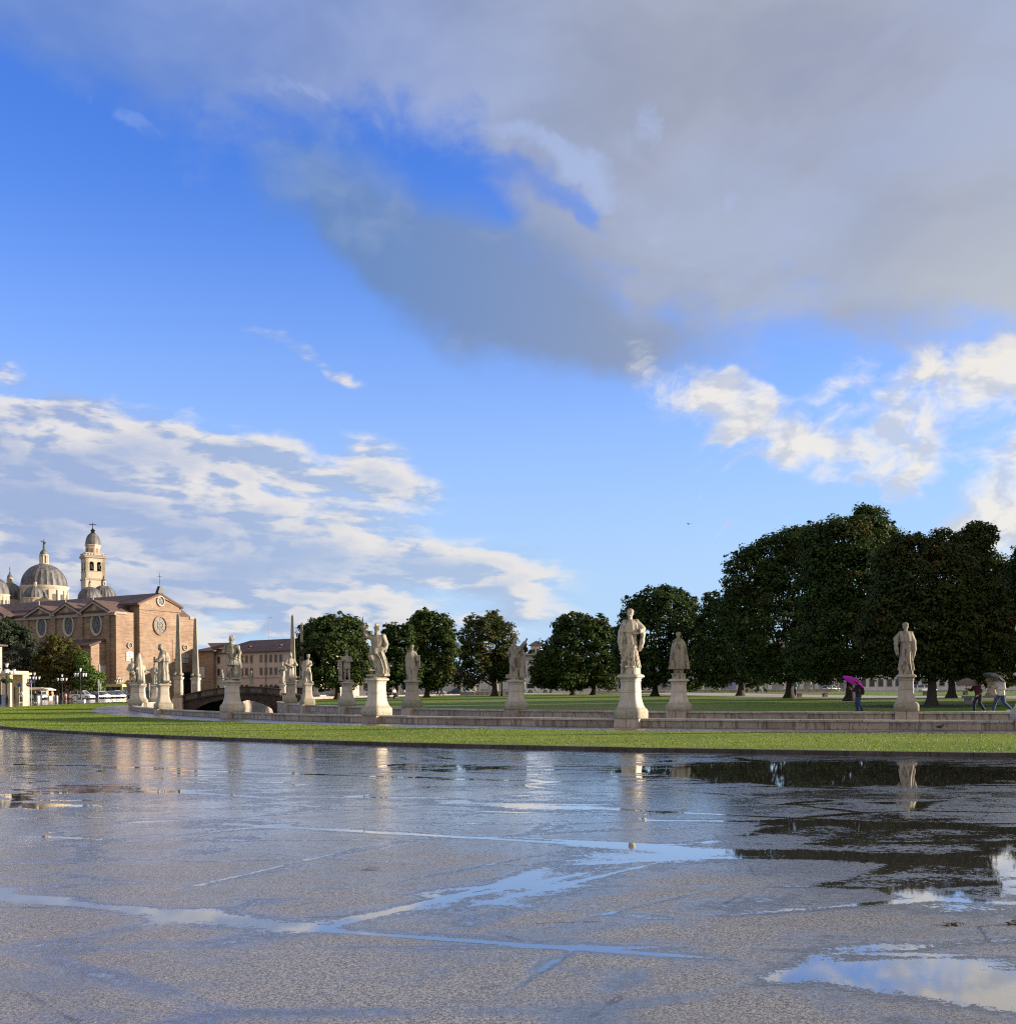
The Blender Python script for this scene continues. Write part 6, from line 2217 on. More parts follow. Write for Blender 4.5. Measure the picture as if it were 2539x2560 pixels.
def ztop(u):
    # through the left end, the crown of the bridge and the right end
    return zl + (zr_ - zl) * u + 4 * (zm - zl - (zr_ - zl) * .64) * u * (1 - u) / (4 * .64 * .36)


N = 26
dk = .66
arch0, arch1 = .10, .955
zs_ = -.95


def zarch(u):
    if u <= arch0 or u >= arch1:
        return None
    v = (u - arch0) / (arch1 - arch0) * 2 - 1
    return zs_ + (min(ztop(.55) - dk - .62, 0.55) - zs_) * math.sqrt(max(0, 1 - v * v)) ** 1.25


# voussoirs and spandrel stones, each its own piece
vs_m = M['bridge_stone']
for face, y0 in ((0, 0.0), (1, BW)):
    if face == 1:
        continue
    for i in range(N):
        u0, u1 = arch0 + (arch1 - arch0) * i / N, arch0 + (arch1 - arch0) * (i + 1) / N
        g = .006
        a0, a1 = zarch(u0 + .001) or zs_, zarch(u1 - .001) or zs_
        hgt = .34
        MB().hexa([((u0 + g / BL) * BL, -.06, a0), ((u1 - g / BL) * BL, -.06, a1), ((u1 - g / BL) * BL, .35, a1), ((u0 + g / BL) * BL, .35, a0)],
                  [((u0 + g / BL) * BL, -.06, a0 + hgt), ((u1 - g / BL) * BL, -.06, a1 + hgt), ((u1 - g / BL) * BL, .35, a1 + hgt), ((u0 + g / BL) * BL, .35, a0 + hgt)]).build('arch_stone', vs_m, BR)
# body of the bridge (spandrels and vault)
poly_top = [(u * BL, ztop(u) - dk) for u in np.linspace(-.03, 1.03, 30)]
bot = [(1.03 * BL, -1.6), (arch1 * BL, -1.6)] + [(u * BL, zarch(u) + .02) for u in np.linspace(arch1 - .002, arch0 + .002, 30)] + [(arch0 * BL, -1.6), (-.03 * BL, -1.6)]
body = MB()
n_ = len(poly_top)
up_ = poly_top
dn = []
for (x_, z_) in poly_top:
    u = x_ / BL
    dn.append(zarch(u) if (arch0 < u < arch1) else -1.6)
for i in range(n_ - 1):
    for y in (.02, BW - .02):
        pass
    a, b_ = up_[i], up_[i + 1]
    body.hexa([(a[0], .02, dn[i]), (b_[0], .02, dn[i + 1]), (b_[0], BW - .02, dn[i + 1]), (a[0], BW - .02, dn[i])],
              [(a[0], .02, a[1]), (b_[0], .02, b_[1]), (b_[0], BW - .02, b_[1]), (a[0], BW - .02, a[1])])
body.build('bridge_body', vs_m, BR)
for y in (-.02, BW - .28):
    st = MB()
    cp = MB()
    for i in range(24):
        u0, u1 = -.02 + 1.04 * i / 24, -.02 + 1.04 * (i + 1) / 24
        z0, z1 = ztop(u0), ztop(u1)
        cp.hexa([(u0 * BL, y - .09, z0 - .10), (u1 * BL, y - .09, z1 - .10), (u1 * BL, y + .39, z1 - .10), (u0 * BL, y + .39, z0 - .10)],
                [(u0 * BL, y - .09, z0), (u1 * BL, y - .09, z1), (u1 * BL, y + .39, z1), (u0 * BL, y + .39, z0)])
        st.hexa([(u0 * BL, y - .12, z0 - dk - .12), (u1 * BL, y - .12, z1 - dk - .12), (u1 * BL, y + .4, z1 - dk - .12), (u0 * BL, y + .4, z0 - dk - .12)],
                [(u0 * BL, y - .12, z0 - dk + .02), (u1 * BL, y - .12, z1 - dk + .02), (u1 * BL, y + .4, z1 - dk + .02), (u0 * BL, y + .4, z0 - dk + .02)])
    cp.build('parapet_coping', vs_m, BR)
    st.build('string_course', vs_m, BR)
    K_ = 6
    for i in range(K_):
        u0, u1 = -.015 + 1.03 * i / K_, -.015 + 1.03 * (i + 1) / K_
        seg = 5
        for j in range(seg):
            pass
        pn = MB()
        for j in range(seg):
            a = u0 + .012 + (u1 - u0 - .024) * j / seg
            b_ = u0 + .012 + (u1 - u0 - .024) * (j + 1) / seg
            pn.hexa([(a * BL, y + .06, ztop(a) - dk + .02), (b_ * BL, y + .06, ztop(b_) - dk + .02), (b_ * BL, y + .24, ztop(b_) - dk + .02), (a * BL, y + .24, ztop(a) - dk + .02)],
                    [(a * BL, y + .06, ztop(a) - .10), (b_ * BL, y + .06, ztop(b_) - .10), (b_ * BL, y + .24, ztop(b_) - .10), (a * BL, y + .24, ztop(a) - .10)])
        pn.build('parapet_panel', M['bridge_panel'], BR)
        for u in ([u0] if i else [u0, u1]):
            z = ztop(u)
            MB().box(u * BL - .17, u * BL + .17, y - .05, y + .35, z - dk + .021, z - .101).build('parapet_post', vs_m, BR)
# statues far off beyond the bridge and round the far side of the oval
far_fig = [fig_plain(21).mesh('figure', M['statue']), fig_plain(23).mesh('figure', M['statue'])]
FARG = 'small statues on the far side of the oval'


def far_statue(px, py0, py1, D, label, k=0, bare=False):
    b = Z(px, py1, D)
    H = Z(px, py0, D) - b
    t = thing('statue' if not bare else 'empty_pedestal', label, 'statue' if not bare else 'pedestal', (X(px, D), D, b), 0, FARG if not bare else 'empty pedestals on the far side of the oval')
    hp = H * .47 if not bare else H
    p = obj('pedestal', ped_mesh(), t)
    p.scale = (hp / 2.1 * (1 if not bare else .95),) * 2 + (hp / 2.1,)
    if bare:
        MB().lathe([(.3, 0), (.5, .05), (.42, .25), (.2, .3)], 16).build('top_moulding', M['pedestal'], t, (0, 0, hp - .02), smooth_=True)
    else:
        f = obj('figure', far_fig[k % 2], t, (0, 0, hp - .02), R(40 * k - 60))
        f.scale = ((H - hp) / 2.2,) * 3
    return t


for i, (px, a, b, D, lb) in enumerate((
        (556, 1674, 1745, 150, 'pale statue beyond the bridge, left of the helmeted soldier'),
        (629, 1677, 1745, 150, 'pale statue beyond the middle of the bridge'),
        (1186, 1689, 1731, 172, 'sunlit white statue under the thin-leaved tree'),
        (1242, 1690, 1732, 176, 'little statue beside the mossy trunk of the thin-leaved tree'),
        (1311, 1695, 1729, 190, 'tiny statue just right of the toga statue pedestal'),
        (1339, 1699, 1729, 192, 'tiny pale statue in front of the white coach'),
        (1914, 1694, 1728, 178, 'tiny statue under the grove in front of the grey palace'),
        (1957, 1698, 1728, 178, 'tiny statue right beside the middle trunk of the grove'),
        (2027, 1697, 1728, 178, 'tiny statue between the two big trunks of the grove'),
        (1757, 1703, 1728, 182, 'tiny white statue right of the mossy cloaked statue'),
        (2095, 1705, 1732, 170, 'tiny pale statue left of the magenta umbrella'))):
    far_statue(px, a, b, D, lb, i)
for i, (px, a, b, D, lb) in enumerate((
        (791, 1716, 1746, 150, 'flared empty pedestal in front of the parked silver car'),
        (833, 1711, 1747, 140, 'flared empty pedestal left of the round dark tree trunk'),
        (1010, 1718, 1737, 200, 'empty pedestal just left of the tablet statue pedestal'),
        (1078, 1717, 1733, 210, 'empty pedestal behind the two dark walkers'),
        (1154, 1718, 1732, 215, 'empty pedestal at the end of the grey boundary wall'),
        (1790, 1697, 1732, 150, 'stout weathered pedestal in the shade of the grove'),
        (2478, 1704, 1752, 82, 'weathered round pedestal behind the man in white'))):
    far_statue(px, a, b, D, lb, i, True)



# ------------------------------------------------------------------ people
def person(label, px, D, z, H, rz, pose, cols, cat='person', hold=None, res=.016, group=None, extra=None, hair='hair_brown', long_hair=False):
    """pose: dict of joints in metres for a 1.75 m adult who faces -Y; one continuous body, clothes and hair over it"""
    P = dict(pelvis=(0, 0, .95), chest=(0, 0, 1.30), neck=(0, 0, 1.50), head=(0, -.03, 1.64),
             sl=(-.19, 0, 1.42), el=(-.25, .02, 1.13), wl=(-.24, -.08, .88), sr=(.19, 0, 1.42), er=(.25, .02, 1.13), wr=(.24, -.08, .88),
             hl=(-.09, 0, .93), kl=(-.10, -.02, .50), al=(-.10, .02, .09), hr=(.09, 0, .93), kr=(.10, -.02, .50), ar=(.10, .02, .09))
    P.update(pose)
    A = {k: np.array(v, float) for k, v in P.items()}
    lo = np.min(list(A.values()), 0) - .28
    hi = np.max(list(A.values()), 0) + .30
    lo[2] = -.02
    t = thing('person', label, cat, (X(px, D), D, z), rz, group)
    t.scale = (H / 1.76,) * 3
    fw = np.array((0, -1, 0.0))
    b = Solid(lo, hi, res, .03)
    b.chain([A['pelvis'], A['chest'], A['neck']], [.13, .14, .065], flat=1.3)
    b.limb(A['neck'], A['head'], .058, .055)
    b.head(A['head'], r=.098)
    for s_ in 'lr':
        b.chain([A['s' + s_], A['e' + s_], A['w' + s_]], [.058, .044, .030])
        b.chain([A['h' + s_], A['k' + s_], A['a' + s_]], [.085, .058, .042])
        b.limb(A['a' + s_] - (0, 0, .03), A['a' + s_] + fw * .15 - (0, 0, .05), .042, .032)
        d = A['w' + s_] - A['e' + s_]
        b.hand(A['w' + s_], d, .185, .85 if hold and hold == s_ else .4, 1 if s_ == 'r' else -1, (0, -1, .1))
    obj('body', b.mesh('body', M['skin']), t)
    c = Solid(lo, hi, res, .04)
    c.chain([A['pelvis'] + (0, 0, .0), A['chest'], (A['neck'] + A['chest']) / 2 + (0, 0, .05)], [.165, .175, .11], flat=1.2)
    c.limb(A['sl'], A['sr'], .075, .075)
    for s_ in 'lr':
        c.chain([A['s' + s_], A['e' + s_], A['e' + s_] * .12 + A['w' + s_] * .88], [.080, .068, .052])
    c.cloth([(float(A['pelvis'][2]) - .12, A['pelvis'][0], A['pelvis'][1], .20, .155, 1), (float(A['chest'][2]) - .05, A['chest'][0], A['chest'][1], .19, .15, .3)], n=6, amp=.03)
    obj('jacket', c.mesh('jacket', M[cols[0]]), t)
    c = Solid(lo, hi, res, .03)
    c.ell(A['pelvis'] - (0, 0, .02), (.165, .135, .14))
    for s_ in 'lr':
        c.chain([A['h' + s_], A['k' + s_], A['a' + s_] + (0, 0, .03)], [.108, .082, .070])
    obj('trousers', c.mesh('trousers', M[cols[1]]), t)
    for s_ in 'lr':
        c = Solid(lo, hi, res, .02)
        c.limb(A['a' + s_] - (0, 0, .035), A['a' + s_] + fw * .17 - (0, 0, .05), .052, .040)
        c.above(A['a' + s_][2] - .09)
        obj('shoe', c.mesh('shoe', M[cols[2]]), t)
    c = Solid(lo, hi, res, .02)
    hd = A['head']
    c.ell(hd + (0, .018, .03), (.104, .112, .112))
    if long_hair:
        c.chain([hd + (0, .07, 0), hd + (0, .10, -.25)], [.09, .08])
    c.ell(hd + (0, -.105, -.02), (.078, .05, .085), cut=True)
    obj('hair', c.mesh('hair', M[hair]), t)
    if extra:
        extra(t, A)
    return t, A


def umbrella(label, tip, hand, r, mat, up=None, group=None, ribs=8, depth=.30):
    """open umbrella: eight gores between ribs, shaft down to the hand that holds it (world points)"""
    tip, hand = Vector(tip), Vector(hand)
    axis = (tip - hand).normalized()
    q = axis.to_track_quat('Z', 'Y')
    t = bpy.data.objects.new('umbrella', None)
    col.objects.link(t)
    t.location = hand
    t.rotation_mode = 'QUATERNION'
    t.rotation_quaternion = q
    tag(t, label, 'umbrella', group)
    h = (tip - hand).length
    mb = MB()
    N = ribs * 6
    rings = 7
    vs = [(0, 0, h)]
    for j in range(1, rings + 1):
        a = j / rings
        for i in range(N):
            th = 2 * math.pi * i / N
            sag = 1 - .075 * a * abs(math.sin(ribs * th / 2))
            vs.append((r * a * sag * math.cos(th), r * a * sag * math.sin(th), h - depth * (a ** 1.9) - .02 * a * abs(math.sin(ribs * th / 2))))
    fs = [(0, 1 + i, 1 + (i + 1) % N) for i in range(N)]
    for j in range(rings - 1):
        for i in range(N):
            k = (i + 1) % N
            fs.append((1 + j * N + i, 1 + (j + 1) * N + i, 1 + (j + 1) * N + k, 1 + j * N + k))
    mb.add(vs, fs)
    mb.build('canopy', M[mat], t, smooth_='all')
    MB().tube([(0, 0, -.05), (0, 0, h + .06)], .008, 6).build('shaft', M['iron'], t)
    MB().tube([(0, 0, -.14), (0, 0, .04)], .017, 8).build('handle', M['iron'], t, smooth_=True)
    for i in range(ribs):
        th = 2 * math.pi * i / ribs
        pts = [(r * a * math.cos(th), r * a * math.sin(th), h - depth * (a ** 1.9) - .012) for a in (.05, .35, .65, .98)]
        MB().tube(pts, .005, 4).tube([(0, 0, h - depth * 1.4), (r * .5 * math.cos(th), r * .5 * math.sin(th), h - depth * (.5 ** 1.9) - .014)], .004, 4).build('rib', M['steel'], t)
    return t


def hand_world(t, A, s_):
    w, e = A['w' + s_], A['e' + s_]
    d = (w - e) / np.linalg.norm(w - e)
    return t.location + (Matrix.Rotation(t.rotation_euler.z, 3, 'Z') @ Vector(tuple(w + d * .07 + np.array((0, -.03, 0))))) * t.scale.x


def rucksack(t, A):
    s = Solid((-.25, .0, .85), (.25, .45, 1.5), .016)
    s.slab((0, .20, 1.18), (.12, .055, .17), .05)
    s.ell((0, .24, 1.12), (.13, .09, .18), .05)
    obj('rucksack', s.mesh('rucksack', M['black_cloth']), t)


# walker with the magenta umbrella, heading left
pz = zi(X(2143, 51), 51)
pt, A = person('person in dark jacket and jeans with a black rucksack under the magenta umbrella', 2146, 51, pz, 1.62, R(-84),
               dict(chest=(0, -.03, 1.29), neck=(0, -.09, 1.47), head=(0, -.15, 1.60), sl=(-.19, -.04, 1.40), el=(-.22, -.16, 1.18), wl=(-.10, -.38, 1.32), sr=(.19, -.02, 1.40), er=(.23, -.10, 1.15), wr=(.08, -.36, 1.24),
                    kl=(-.09, -.10, .52), al=(-.09, -.02, .09), kr=(.09, -.03, .52), ar=(.09, .16, .11)), ('black_cloth', 'jeans', 'shoe_dark'), hold='l', extra=rucksack)
hw_ = hand_world(pt, A, 'l')
umbrella('bright magenta umbrella tilted forward over the walker in dark jacket', (hw_.x + .30, hw_.y, hw_.z + .46), tuple(hw_), .60, 'magenta', depth=.24)
# the couple at the right
pz = zi(X(2449, 48.5), 48.5)
pt, A = person('person in maroon jacket and dark trousers walking left, hunched, carrying a mauve umbrella', 2447, 48.5, pz, 1.66, R(-80),
               dict(chest=(0, -.10, 1.26), neck=(0, -.19, 1.42), head=(0, -.28, 1.54), sl=(-.19, -.12, 1.36), el=(-.24, -.26, 1.14), wl=(-.16, -.52, 1.20), sr=(.19, -.10, 1.36), er=(.24, -.05, 1.08), wr=(.22, -.22, .90),
                    kl=(-.09, -.20, .53), al=(-.09, -.20, .09), kr=(.09, -.02, .50), ar=(.09, .22, .11)), ('maroon', 'jeans_dark', 'shoe_white'), hold='l', hair='hair_brown')
hw_ = hand_world(pt, A, 'l')
umbrella('mauve umbrella tilted low in front of the person in maroon', (hw_.x + .0, hw_.y - .05, hw_.z + .50), tuple(hw_), .52, 'brolly_tan', depth=.30)
pt, A = person('person in white hooded top and blue jeans striding left under a black umbrella', 2503, 48.0, zi(X(2503, 48), 48), 1.74, R(-84),
               dict(chest=(0, -.04, 1.30), neck=(0, -.08, 1.48), head=(0, -.12, 1.62), sl=(-.20, -.04, 1.42), el=(-.24, -.16, 1.18), wl=(-.12, -.40, 1.28), sr=(.20, -.02, 1.42), er=(.25, .0, 1.15), wr=(.14, -.26, 1.18),
                    kl=(-.09, -.24, .55), al=(-.09, -.36, .11), kr=(.09, .06, .50), ar=(.09, .40, .16)), ('white_cloth', 'jeans', 'shoe_white'), hold='l', hair='hair_dark')
hw_ = hand_world(pt, A, 'l')
umbrella('black umbrella held over the person in the white hooded top', (hw_.x + .26, hw_.y, hw_.z + .56), tuple(hw_), .56, 'brolly_dark', depth=.24)
# people farther off
WK = dict(kl=(-.09, -.16, .52), al=(-.09, -.20, .09), kr=(.09, .02, .50), ar=(.09, .26, .12), wl=(-.24, .10, .92), wr=(.24, -.22, .95))
WK2 = dict(kl=(-.09, .02, .50), al=(-.09, .26, .12), kr=(.09, -.16, .52), ar=(.09, -.20, .09), wl=(-.24, -.22, .95), wr=(.24, .12, .92))
SIT = dict(pelvis=(0, 0, .52), chest=(0, -.03, .88), neck=(0, -.06, 1.08), head=(0, -.10, 1.22), sl=(-.19, -.04, 1.0), el=(-.24, -.12, .74), wl=(-.14, -.34, .66), sr=(.19, -.04, 1.0), er=(.24, -.12, .74), wr=(.14, -.34, .66),
           hl=(-.09, -.02, .52), kl=(-.11, -.42, .52), al=(-.11, -.40, .09), hr=(.09, -.02, .52), kr=(.11, -.42, .52), ar=(.11, -.36, .09))
far = dict(res=.026)
person('person in black with hands raised to the face, walking on the far plaza', 89, 141, ASPH, 1.66, R(20), dict(WK, el=(-.26, -.12, 1.18), wl=(-.08, -.28, 1.45), er=(.26, -.12, 1.18), wr=(.08, -.28, 1.45)), ('black_cloth', 'black_cloth', 'shoe_white'), **far)
person('person in a pale top and black shorts carrying a parcel near the street lamp', 54, 146, ASPH, 1.78, R(-30), dict(WK2, el=(-.28, -.1, 1.2), wl=(-.1, -.3, 1.4)), ('white_cloth', 'black_cloth', 'shoe_white'), hair='hair_dark', **far)
person('person in tan clothes standing by the low trees on the far plaza', 131, 196, ASPH, 1.75, R(60), dict(wl=(-.2, -.3, 1.1)), ('tan_cloth', 'white_cloth', 'shoe_dark'), **far)
person('small pale figure standing in front of the red car', 165, 196, ASPH, 1.2, R(0), {}, ('white_cloth', 'tan_cloth', 'shoe_dark'), **far)
person('left one of the two dark walkers crossing behind the park lawn', 1094, 168, .30, 1.78, R(70), WK, ('black_cloth', 'jeans_dark', 'shoe_dark'), hair='hair_dark', **far)
person('right one of the two dark walkers crossing behind the park lawn', 1104, 168, .30, 1.82, R(70), WK2, ('black_cloth', 'black_cloth', 'shoe_dark'), hair='hair_dark', **far)
person('person leaning beside the middle trunk of the grove in a pale blue top', 1986, 93, zi(X(1986, 93), 93), 1.66, R(120), dict(el=(-.24, -.1, 1.14), wl=(-.1, -.26, 1.2)), ('blue_cloth', 'jeans_dark', 'shoe_dark'), hair='hair_dark', **far)
person('person in white sitting on the low wall under the grove', 1902, 160, .30, 1.72, R(30), SIT, ('white_cloth', 'white_cloth', 'shoe_dark'), hair='hair_dark', **far)
person('person in dark clothes sitting left of the one in white', 1895, 160, .30, 1.72, R(-60), SIT, ('black_cloth', 'jeans_dark', 'shoe_dark'), hair='hair_dark', **far)
person('person in dark clothes sitting right of the one in white', 1911, 160, .30, 1.7, R(40), SIT, ('black_cloth', 'black_cloth', 'shoe_dark'), hair='hair_brown', **far)
person('person in grey standing at the end of the low wall under the grove', 1867, 165, .30, 1.7, R(20), {}, ('jeans_dark', 'black_cloth', 'shoe_dark'), hair='hair_dark', **far)
person('person sitting on the grass edge below the dark domed tree', 985, 120, .42, 1.6, R(40), SIT, ('white_cloth', 'jeans_dark', 'shoe_white'), **far)
person('dark figure sitting beside the one in white under the domed tree', 976, 120, .42, 1.6, R(-30), SIT, ('black_cloth', 'black_cloth', 'shoe_dark'), **far)
person('dark figure standing at the rear of the white coach', 1376, 200, .3, 1.7, R(40), {}, ('black_cloth', 'black_cloth', 'shoe_dark'), hair='hair_dark', **far)


# ------------------------------------------------------------------ cars, coach, bus
def make_car(paint, kind=0):
    """hatchback / estate along +X (front at +X), wheels on the ground"""
    t = thing('parked_car', 'x', 'car')
    L, Wd = 4.3, 1.78
    low = [(-2.13, .35), (-2.15, .62), (-2.08, .92), (-1.9, .98), (.95, .97), (1.75, .86), (2.08, .70), (2.15, .48), (2.12, .30), (1.75, .24), (-1.8, .24)]
    roof = [(-2.02, .95), (-1.70, 1.40), (-1.25, 1.50), (.10, 1.50), (.42, 1.42), (1.12, .96)] if kind == 0 else [(-1.98, .95), (-1.85, 1.48), (-1.5, 1.60), (.2, 1.60), (.5, 1.52), (1.2, .96)]
    mb = MB()
    secs = []
    for (y, k, dz) in ((-Wd / 2, .965, .02), (-Wd / 2 * .93, 1, 0), (0, 1.0, 0), (Wd / 2 * .93, 1, 0), (Wd / 2, .965, .02)):
        secs.append([(x * k, y, z if z < .3 else z - dz) for x, z in low])
    n = len(low)
    vs = [p for s in secs for p in s]
    fs = []
    for a in range(4):
        for i in range(n):
            j = (i + 1) % n
            fs.append((a * n + i, a * n + j, (a + 1) * n + j, (a + 1) * n + i))
    fs += [tuple(range(n)), tuple(range(5 * n - 1, 4 * n - 1, -1))]
    mb.add(vs, fs)
    body = mb.build('body', M[paint], t, smooth_=True)
    g = MB()
    rn = len(roof)
    vs = [(x, s * (.80 if i in (0, rn - 1) else .66), z) for s in (-1, 1) for i, (x, z) in enumerate(roof)]
    g.add(vs, [tuple(range(rn)), tuple(range(2 * rn - 1, rn - 1, -1))] + [(i, i + 1, rn + i + 1, rn + i) for i in range(rn - 1)])
    g.build('windows', M['car_glass'], t)
    r = MB()
    r.box(roof[1][0] + .12, roof[4][0] - .02, -.655, .655, roof[2][1] - .045, roof[2][1] + .022)
    for s in (-1, 1):
        for (xa, za), (xb, zb_) in ((roof[0], roof[1]), (roof[5], roof[4]), ((-.45, .95), (-.48, roof[2][1] - .02))):
            r.tube([(xa, s * .80, za), (xb, s * .665, zb_)], .055, 5)
    r.build('roof', M[paint], t, smooth_=True)
    for x in (-1.32, 1.33):
        for s in (-1, 1):
            w = MB().lathe([(.20, -.10), (.30, -.105), (.325, -.08), (.325, .08), (.30, .105), (.20, .10)], 18)
            w.xform(Matrix.Translation((x, s * .82, .325)) @ Matrix.Rotation(R(90), 4, 'X'))
            wo_ = w.build('wheel', M['rubber'], t, smooth_=True)
            h = MB().lathe([(.02, -.115), (.19, -.112), (.205, -.09), (.205, .09), (.19, .112), (.02, .115)], 14)
            h.xform(Matrix.Translation((x, s * .82, .325)) @ Matrix.Rotation(R(90), 4, 'X'))
            h.build('rim', M['rim'], wo_)
    for s in (-1, 1):
        MB().ball((2.02, s * .62, .66), (.12, .17, .075), 10, 6).build('headlight', M['headlamp'], t, smooth_=True)
        MB().box(-2.13, -2.02, s * .68 - .10, s * .68 + .10, .72, .93).build('tail_light', M['tail'], t)
    MB().box(-2.19, -2.14, -.26, .26, .58, .70).build('number_plate', M['sign_white'], t)
    return t


CARS = {}
CG = 'cars parked on the square'


def car(px, D, rz, paint, kind, label, base=ASPH, s=1.0):
    key = (paint, kind)
    if key not in CARS:
        o = CARS[key] = make_car('paint_' + paint, kind)
    else:
        o = copy_tree(CARS[key])
    o.location = (X(px, D), D, base)
    o.rotation_euler = (0, 0, R(rz))
    o.scale = (s, s, s)
    tag(o, label, 'car', CG)
    return o


car(206, 190, -8, 'white', 1, 'white estate car seen from the side, nearest of the long parked row')
car(52, 196, -160, 'white', 0, 'white car seen from behind, partly behind the no entry sign')
car(88, 190, 170, 'white', 1, 'white car with its tail towards the camera, right of the no entry sign')
car(27, 192, 150, 'silver', 0, 'silver car with an open-looking rear, left of the person in shorts')
car(4, 186, 12, 'grey', 0, 'dark car cut off by the left edge of the photo')
car(185, 208, 5, 'red', 0, 'red car mostly hidden behind the white estate car')
car(238, 200, -30, 'black', 0, 'dark car second in the parked row, right of the white estate car')
car(252, 204, -32, 'white', 0, 'white hatchback third in the parked row')
car(266, 207, -32, 'grey', 0, 'grey car in the parked row just left of the pale bus front')
car(278, 209, -32, 'blue', 0, 'dark blue car in the parked row below the pale bus')
car(291, 212, -32, 'silver', 1, 'silver car in the parked row below the rear of the pale bus')
car(303, 215, -32, 'teal', 0, 'teal car last in the row before the group with the draped column')
car(362, 214, -20, 'silver', 0, 'silver car seen between the two left statue pedestals')
car(372, 205, -15, 'grey', 1, 'grey car right behind the white post between the pedestals')
car(806, 222, 175, 'silver', 0, 'silver car between the two flared empty pedestals', s=1.1)
car(1092, 240, 0, 'silver', 0, 'pale car behind the two dark walkers')
car(1142, 238, 180, 'blue', 0, 'dark car in front of the grey boundary wall')
car(1166, 245, 0, 'white', 0, 'white car at the end of the grey boundary wall')
car(2078, 215, 30, 'white', 0, 'white car half seen under the right part of the grove')
car(2310, 190, 10, 'white', 0, 'white car low behind the wide-caped statue')
car(935, 232, 0, 'white', 1, 'white van-like car glimpsed behind the spear pedestal')


def coach(px0, px1, D, H, paint, label, base=ASPH, name='coach', glass_z=(1.35, 2.45), rz=0):
    x0, x1 = X(px0, D), X(px1, D)
    L, Wd = x1 - x0, 2.5
    t = thing(name, label, 'bus', (x0, D, base), rz)
    prof = [(0, .35), (.0, H * .45), (.12, H * .8), (.35, H * .97), (.8, H), (L - .6, H), (L - .2, H * .95), (L, H * .5), (L, .35)]
    mb = MB().prism([(x, 0, z) for x, z in prof], (0, Wd, 0))
    mb.build('body', M[paint], t, smooth_=True)
    z0, z1 = glass_z
    n = max(3, int(L / 1.6))
    for i in range(n):
        a = .35 + (L - .8) * i / n
        MB().box(a + .04, a + (L - .8) / n - .04, -.03, -.003, z0, z1).build('side_window', M['car_glass'], t)
    MB().box(L + .003, L + .04, .15, Wd - .15, z0 - .2, z1).build('windscreen', M['car_glass'], t)
    for x in (L * .2, L * .78):
        for y in (.12, Wd - .12):
            w = MB().lathe([(.2, -.13), (.46, -.14), (.5, -.1), (.5, .1), (.46, .14), (.2, .13)], 18)
            w.xform(Matrix.Translation((x, y, .5)) @ Matrix.Rotation(R(90), 4, 'X'))
            wo_ = w.build('wheel', M['rubber'], t, smooth_=True)
            h = MB().lathe([(.02, -.15), (.24, -.15), (.26, -.1), (.26, .1), (.24, .15), (.02, .15)], 12)
            h.xform(Matrix.Translation((x, y, .5)) @ Matrix.Rotation(R(90), 4, 'X'))
            h.build('rim', M['rim'], wo_)
    return t


coach(1313, 1377, 236, 2.55, 'paint_white', 'long white coach with dark windows right of the toga statue')
coach(262, 308, 232, 3.1, 'paint_yellow', 'pale yellow city bus behind the parked cars', name='bus')
coach(1606, 1626, 240, 2.9, 'paint_white', 'white truck rear between the tallest statue and the mossy cloaked one', name='truck')

# ------------------------------------------------------------------ street furniture on the left
LG = 'five-armed street lamps on the square'


def make_lamp():
    t = thing('street_lamp', 'x', 'street lamp')
    MB().lathe([(.26, 0), (.28, .1), (.2, .2), (.22, .5), (.13, .8), (.10, 1.0), (.085, 3.6), (.12, 3.7), (.07, 3.8), (.05, 5.1)], 12).build('pole', M['iron'], t, smooth_=True)
    for k in range(5):
        a = 2 * math.pi * k / 4
        if k < 4:
            x, y, z = .95 * math.cos(a), .95 * math.sin(a), 4.25
            ar = MB().tube([(0, 0, 3.75), (x * .35, y * .35, 3.55), (x * .75, y * .75, 3.75), (x, y, 4.05), (x, y, z)], .035, 6)
            ar.build('arm', M['iron'], t, smooth_=True)
        else:
            x, y, z = 0, 0, 5.1
        ln = MB().lathe([(.13, 0), (.25, .52), (.25, .54)], 6, (x, y, z + .06)).build('lantern', M['lamp_glass'], t)
        MB().lathe([(.29, .60), (.25, .66), (.1, .82), (.03, .92)], 6, (x, y, z)).lathe([(.05, -.02), (.15, .0), (.15, .06)], 6, (x, y, z)).build('lantern_cap', M['iron'], ln)
    return t


lamp0 = None
for px, bot, top, D, lb, rz in ((18, 1759, 1653, 146, 'street lamp with white lanterns nearest the left edge, hanging flower basket on it', 20), (202, 1757, 1666, 152, 'street lamp standing in front of the white estate car', 50),
                                (87, 1745, 1678, 198, 'more distant street lamp behind the parking sign', 10), (156, 1742, 1683, 205, 'distant street lamp in front of the browning tree', 35), (297, 1738, 1690, 240, 'far street lamp seen against the church wall', 0)):
    o = lamp0 = make_lamp() if lamp0 is None else copy_tree(lamp0)
    b = ASPH
    o.location = (X(px, D), D, b)
    k = (Z(px, top, D) - b) / 6.05
    o.scale = (k, k, k)
    o.rotation_euler = (0, 0, R(rz))
    tag(o, lb, 'street lamp', LG)
fb = Solid((-.9, -.9, -.5), (.9, .9, .5), .07)
g = random.Random(3)
for i in range(26):
    fb.ell((g.uniform(-.6, .6), g.uniform(-.5, .5), g.uniform(-.2, .15)), g.uniform(.14, .28), .05)
k = thing('flower_basket', 'round dark green plant basket fixed low on the leftmost street lamp', 'plant', (X(17, 145.6), 145.6, Z(17, 1702, 145.6)))
obj('foliage', fb.mesh('foliage', M['leaf_dark']), k)
MB().lathe([(.1, -.35), (.5, -.2), (.62, 0), (.5, .02)], 14).build('basket', M['iron'], k, smooth_=True)


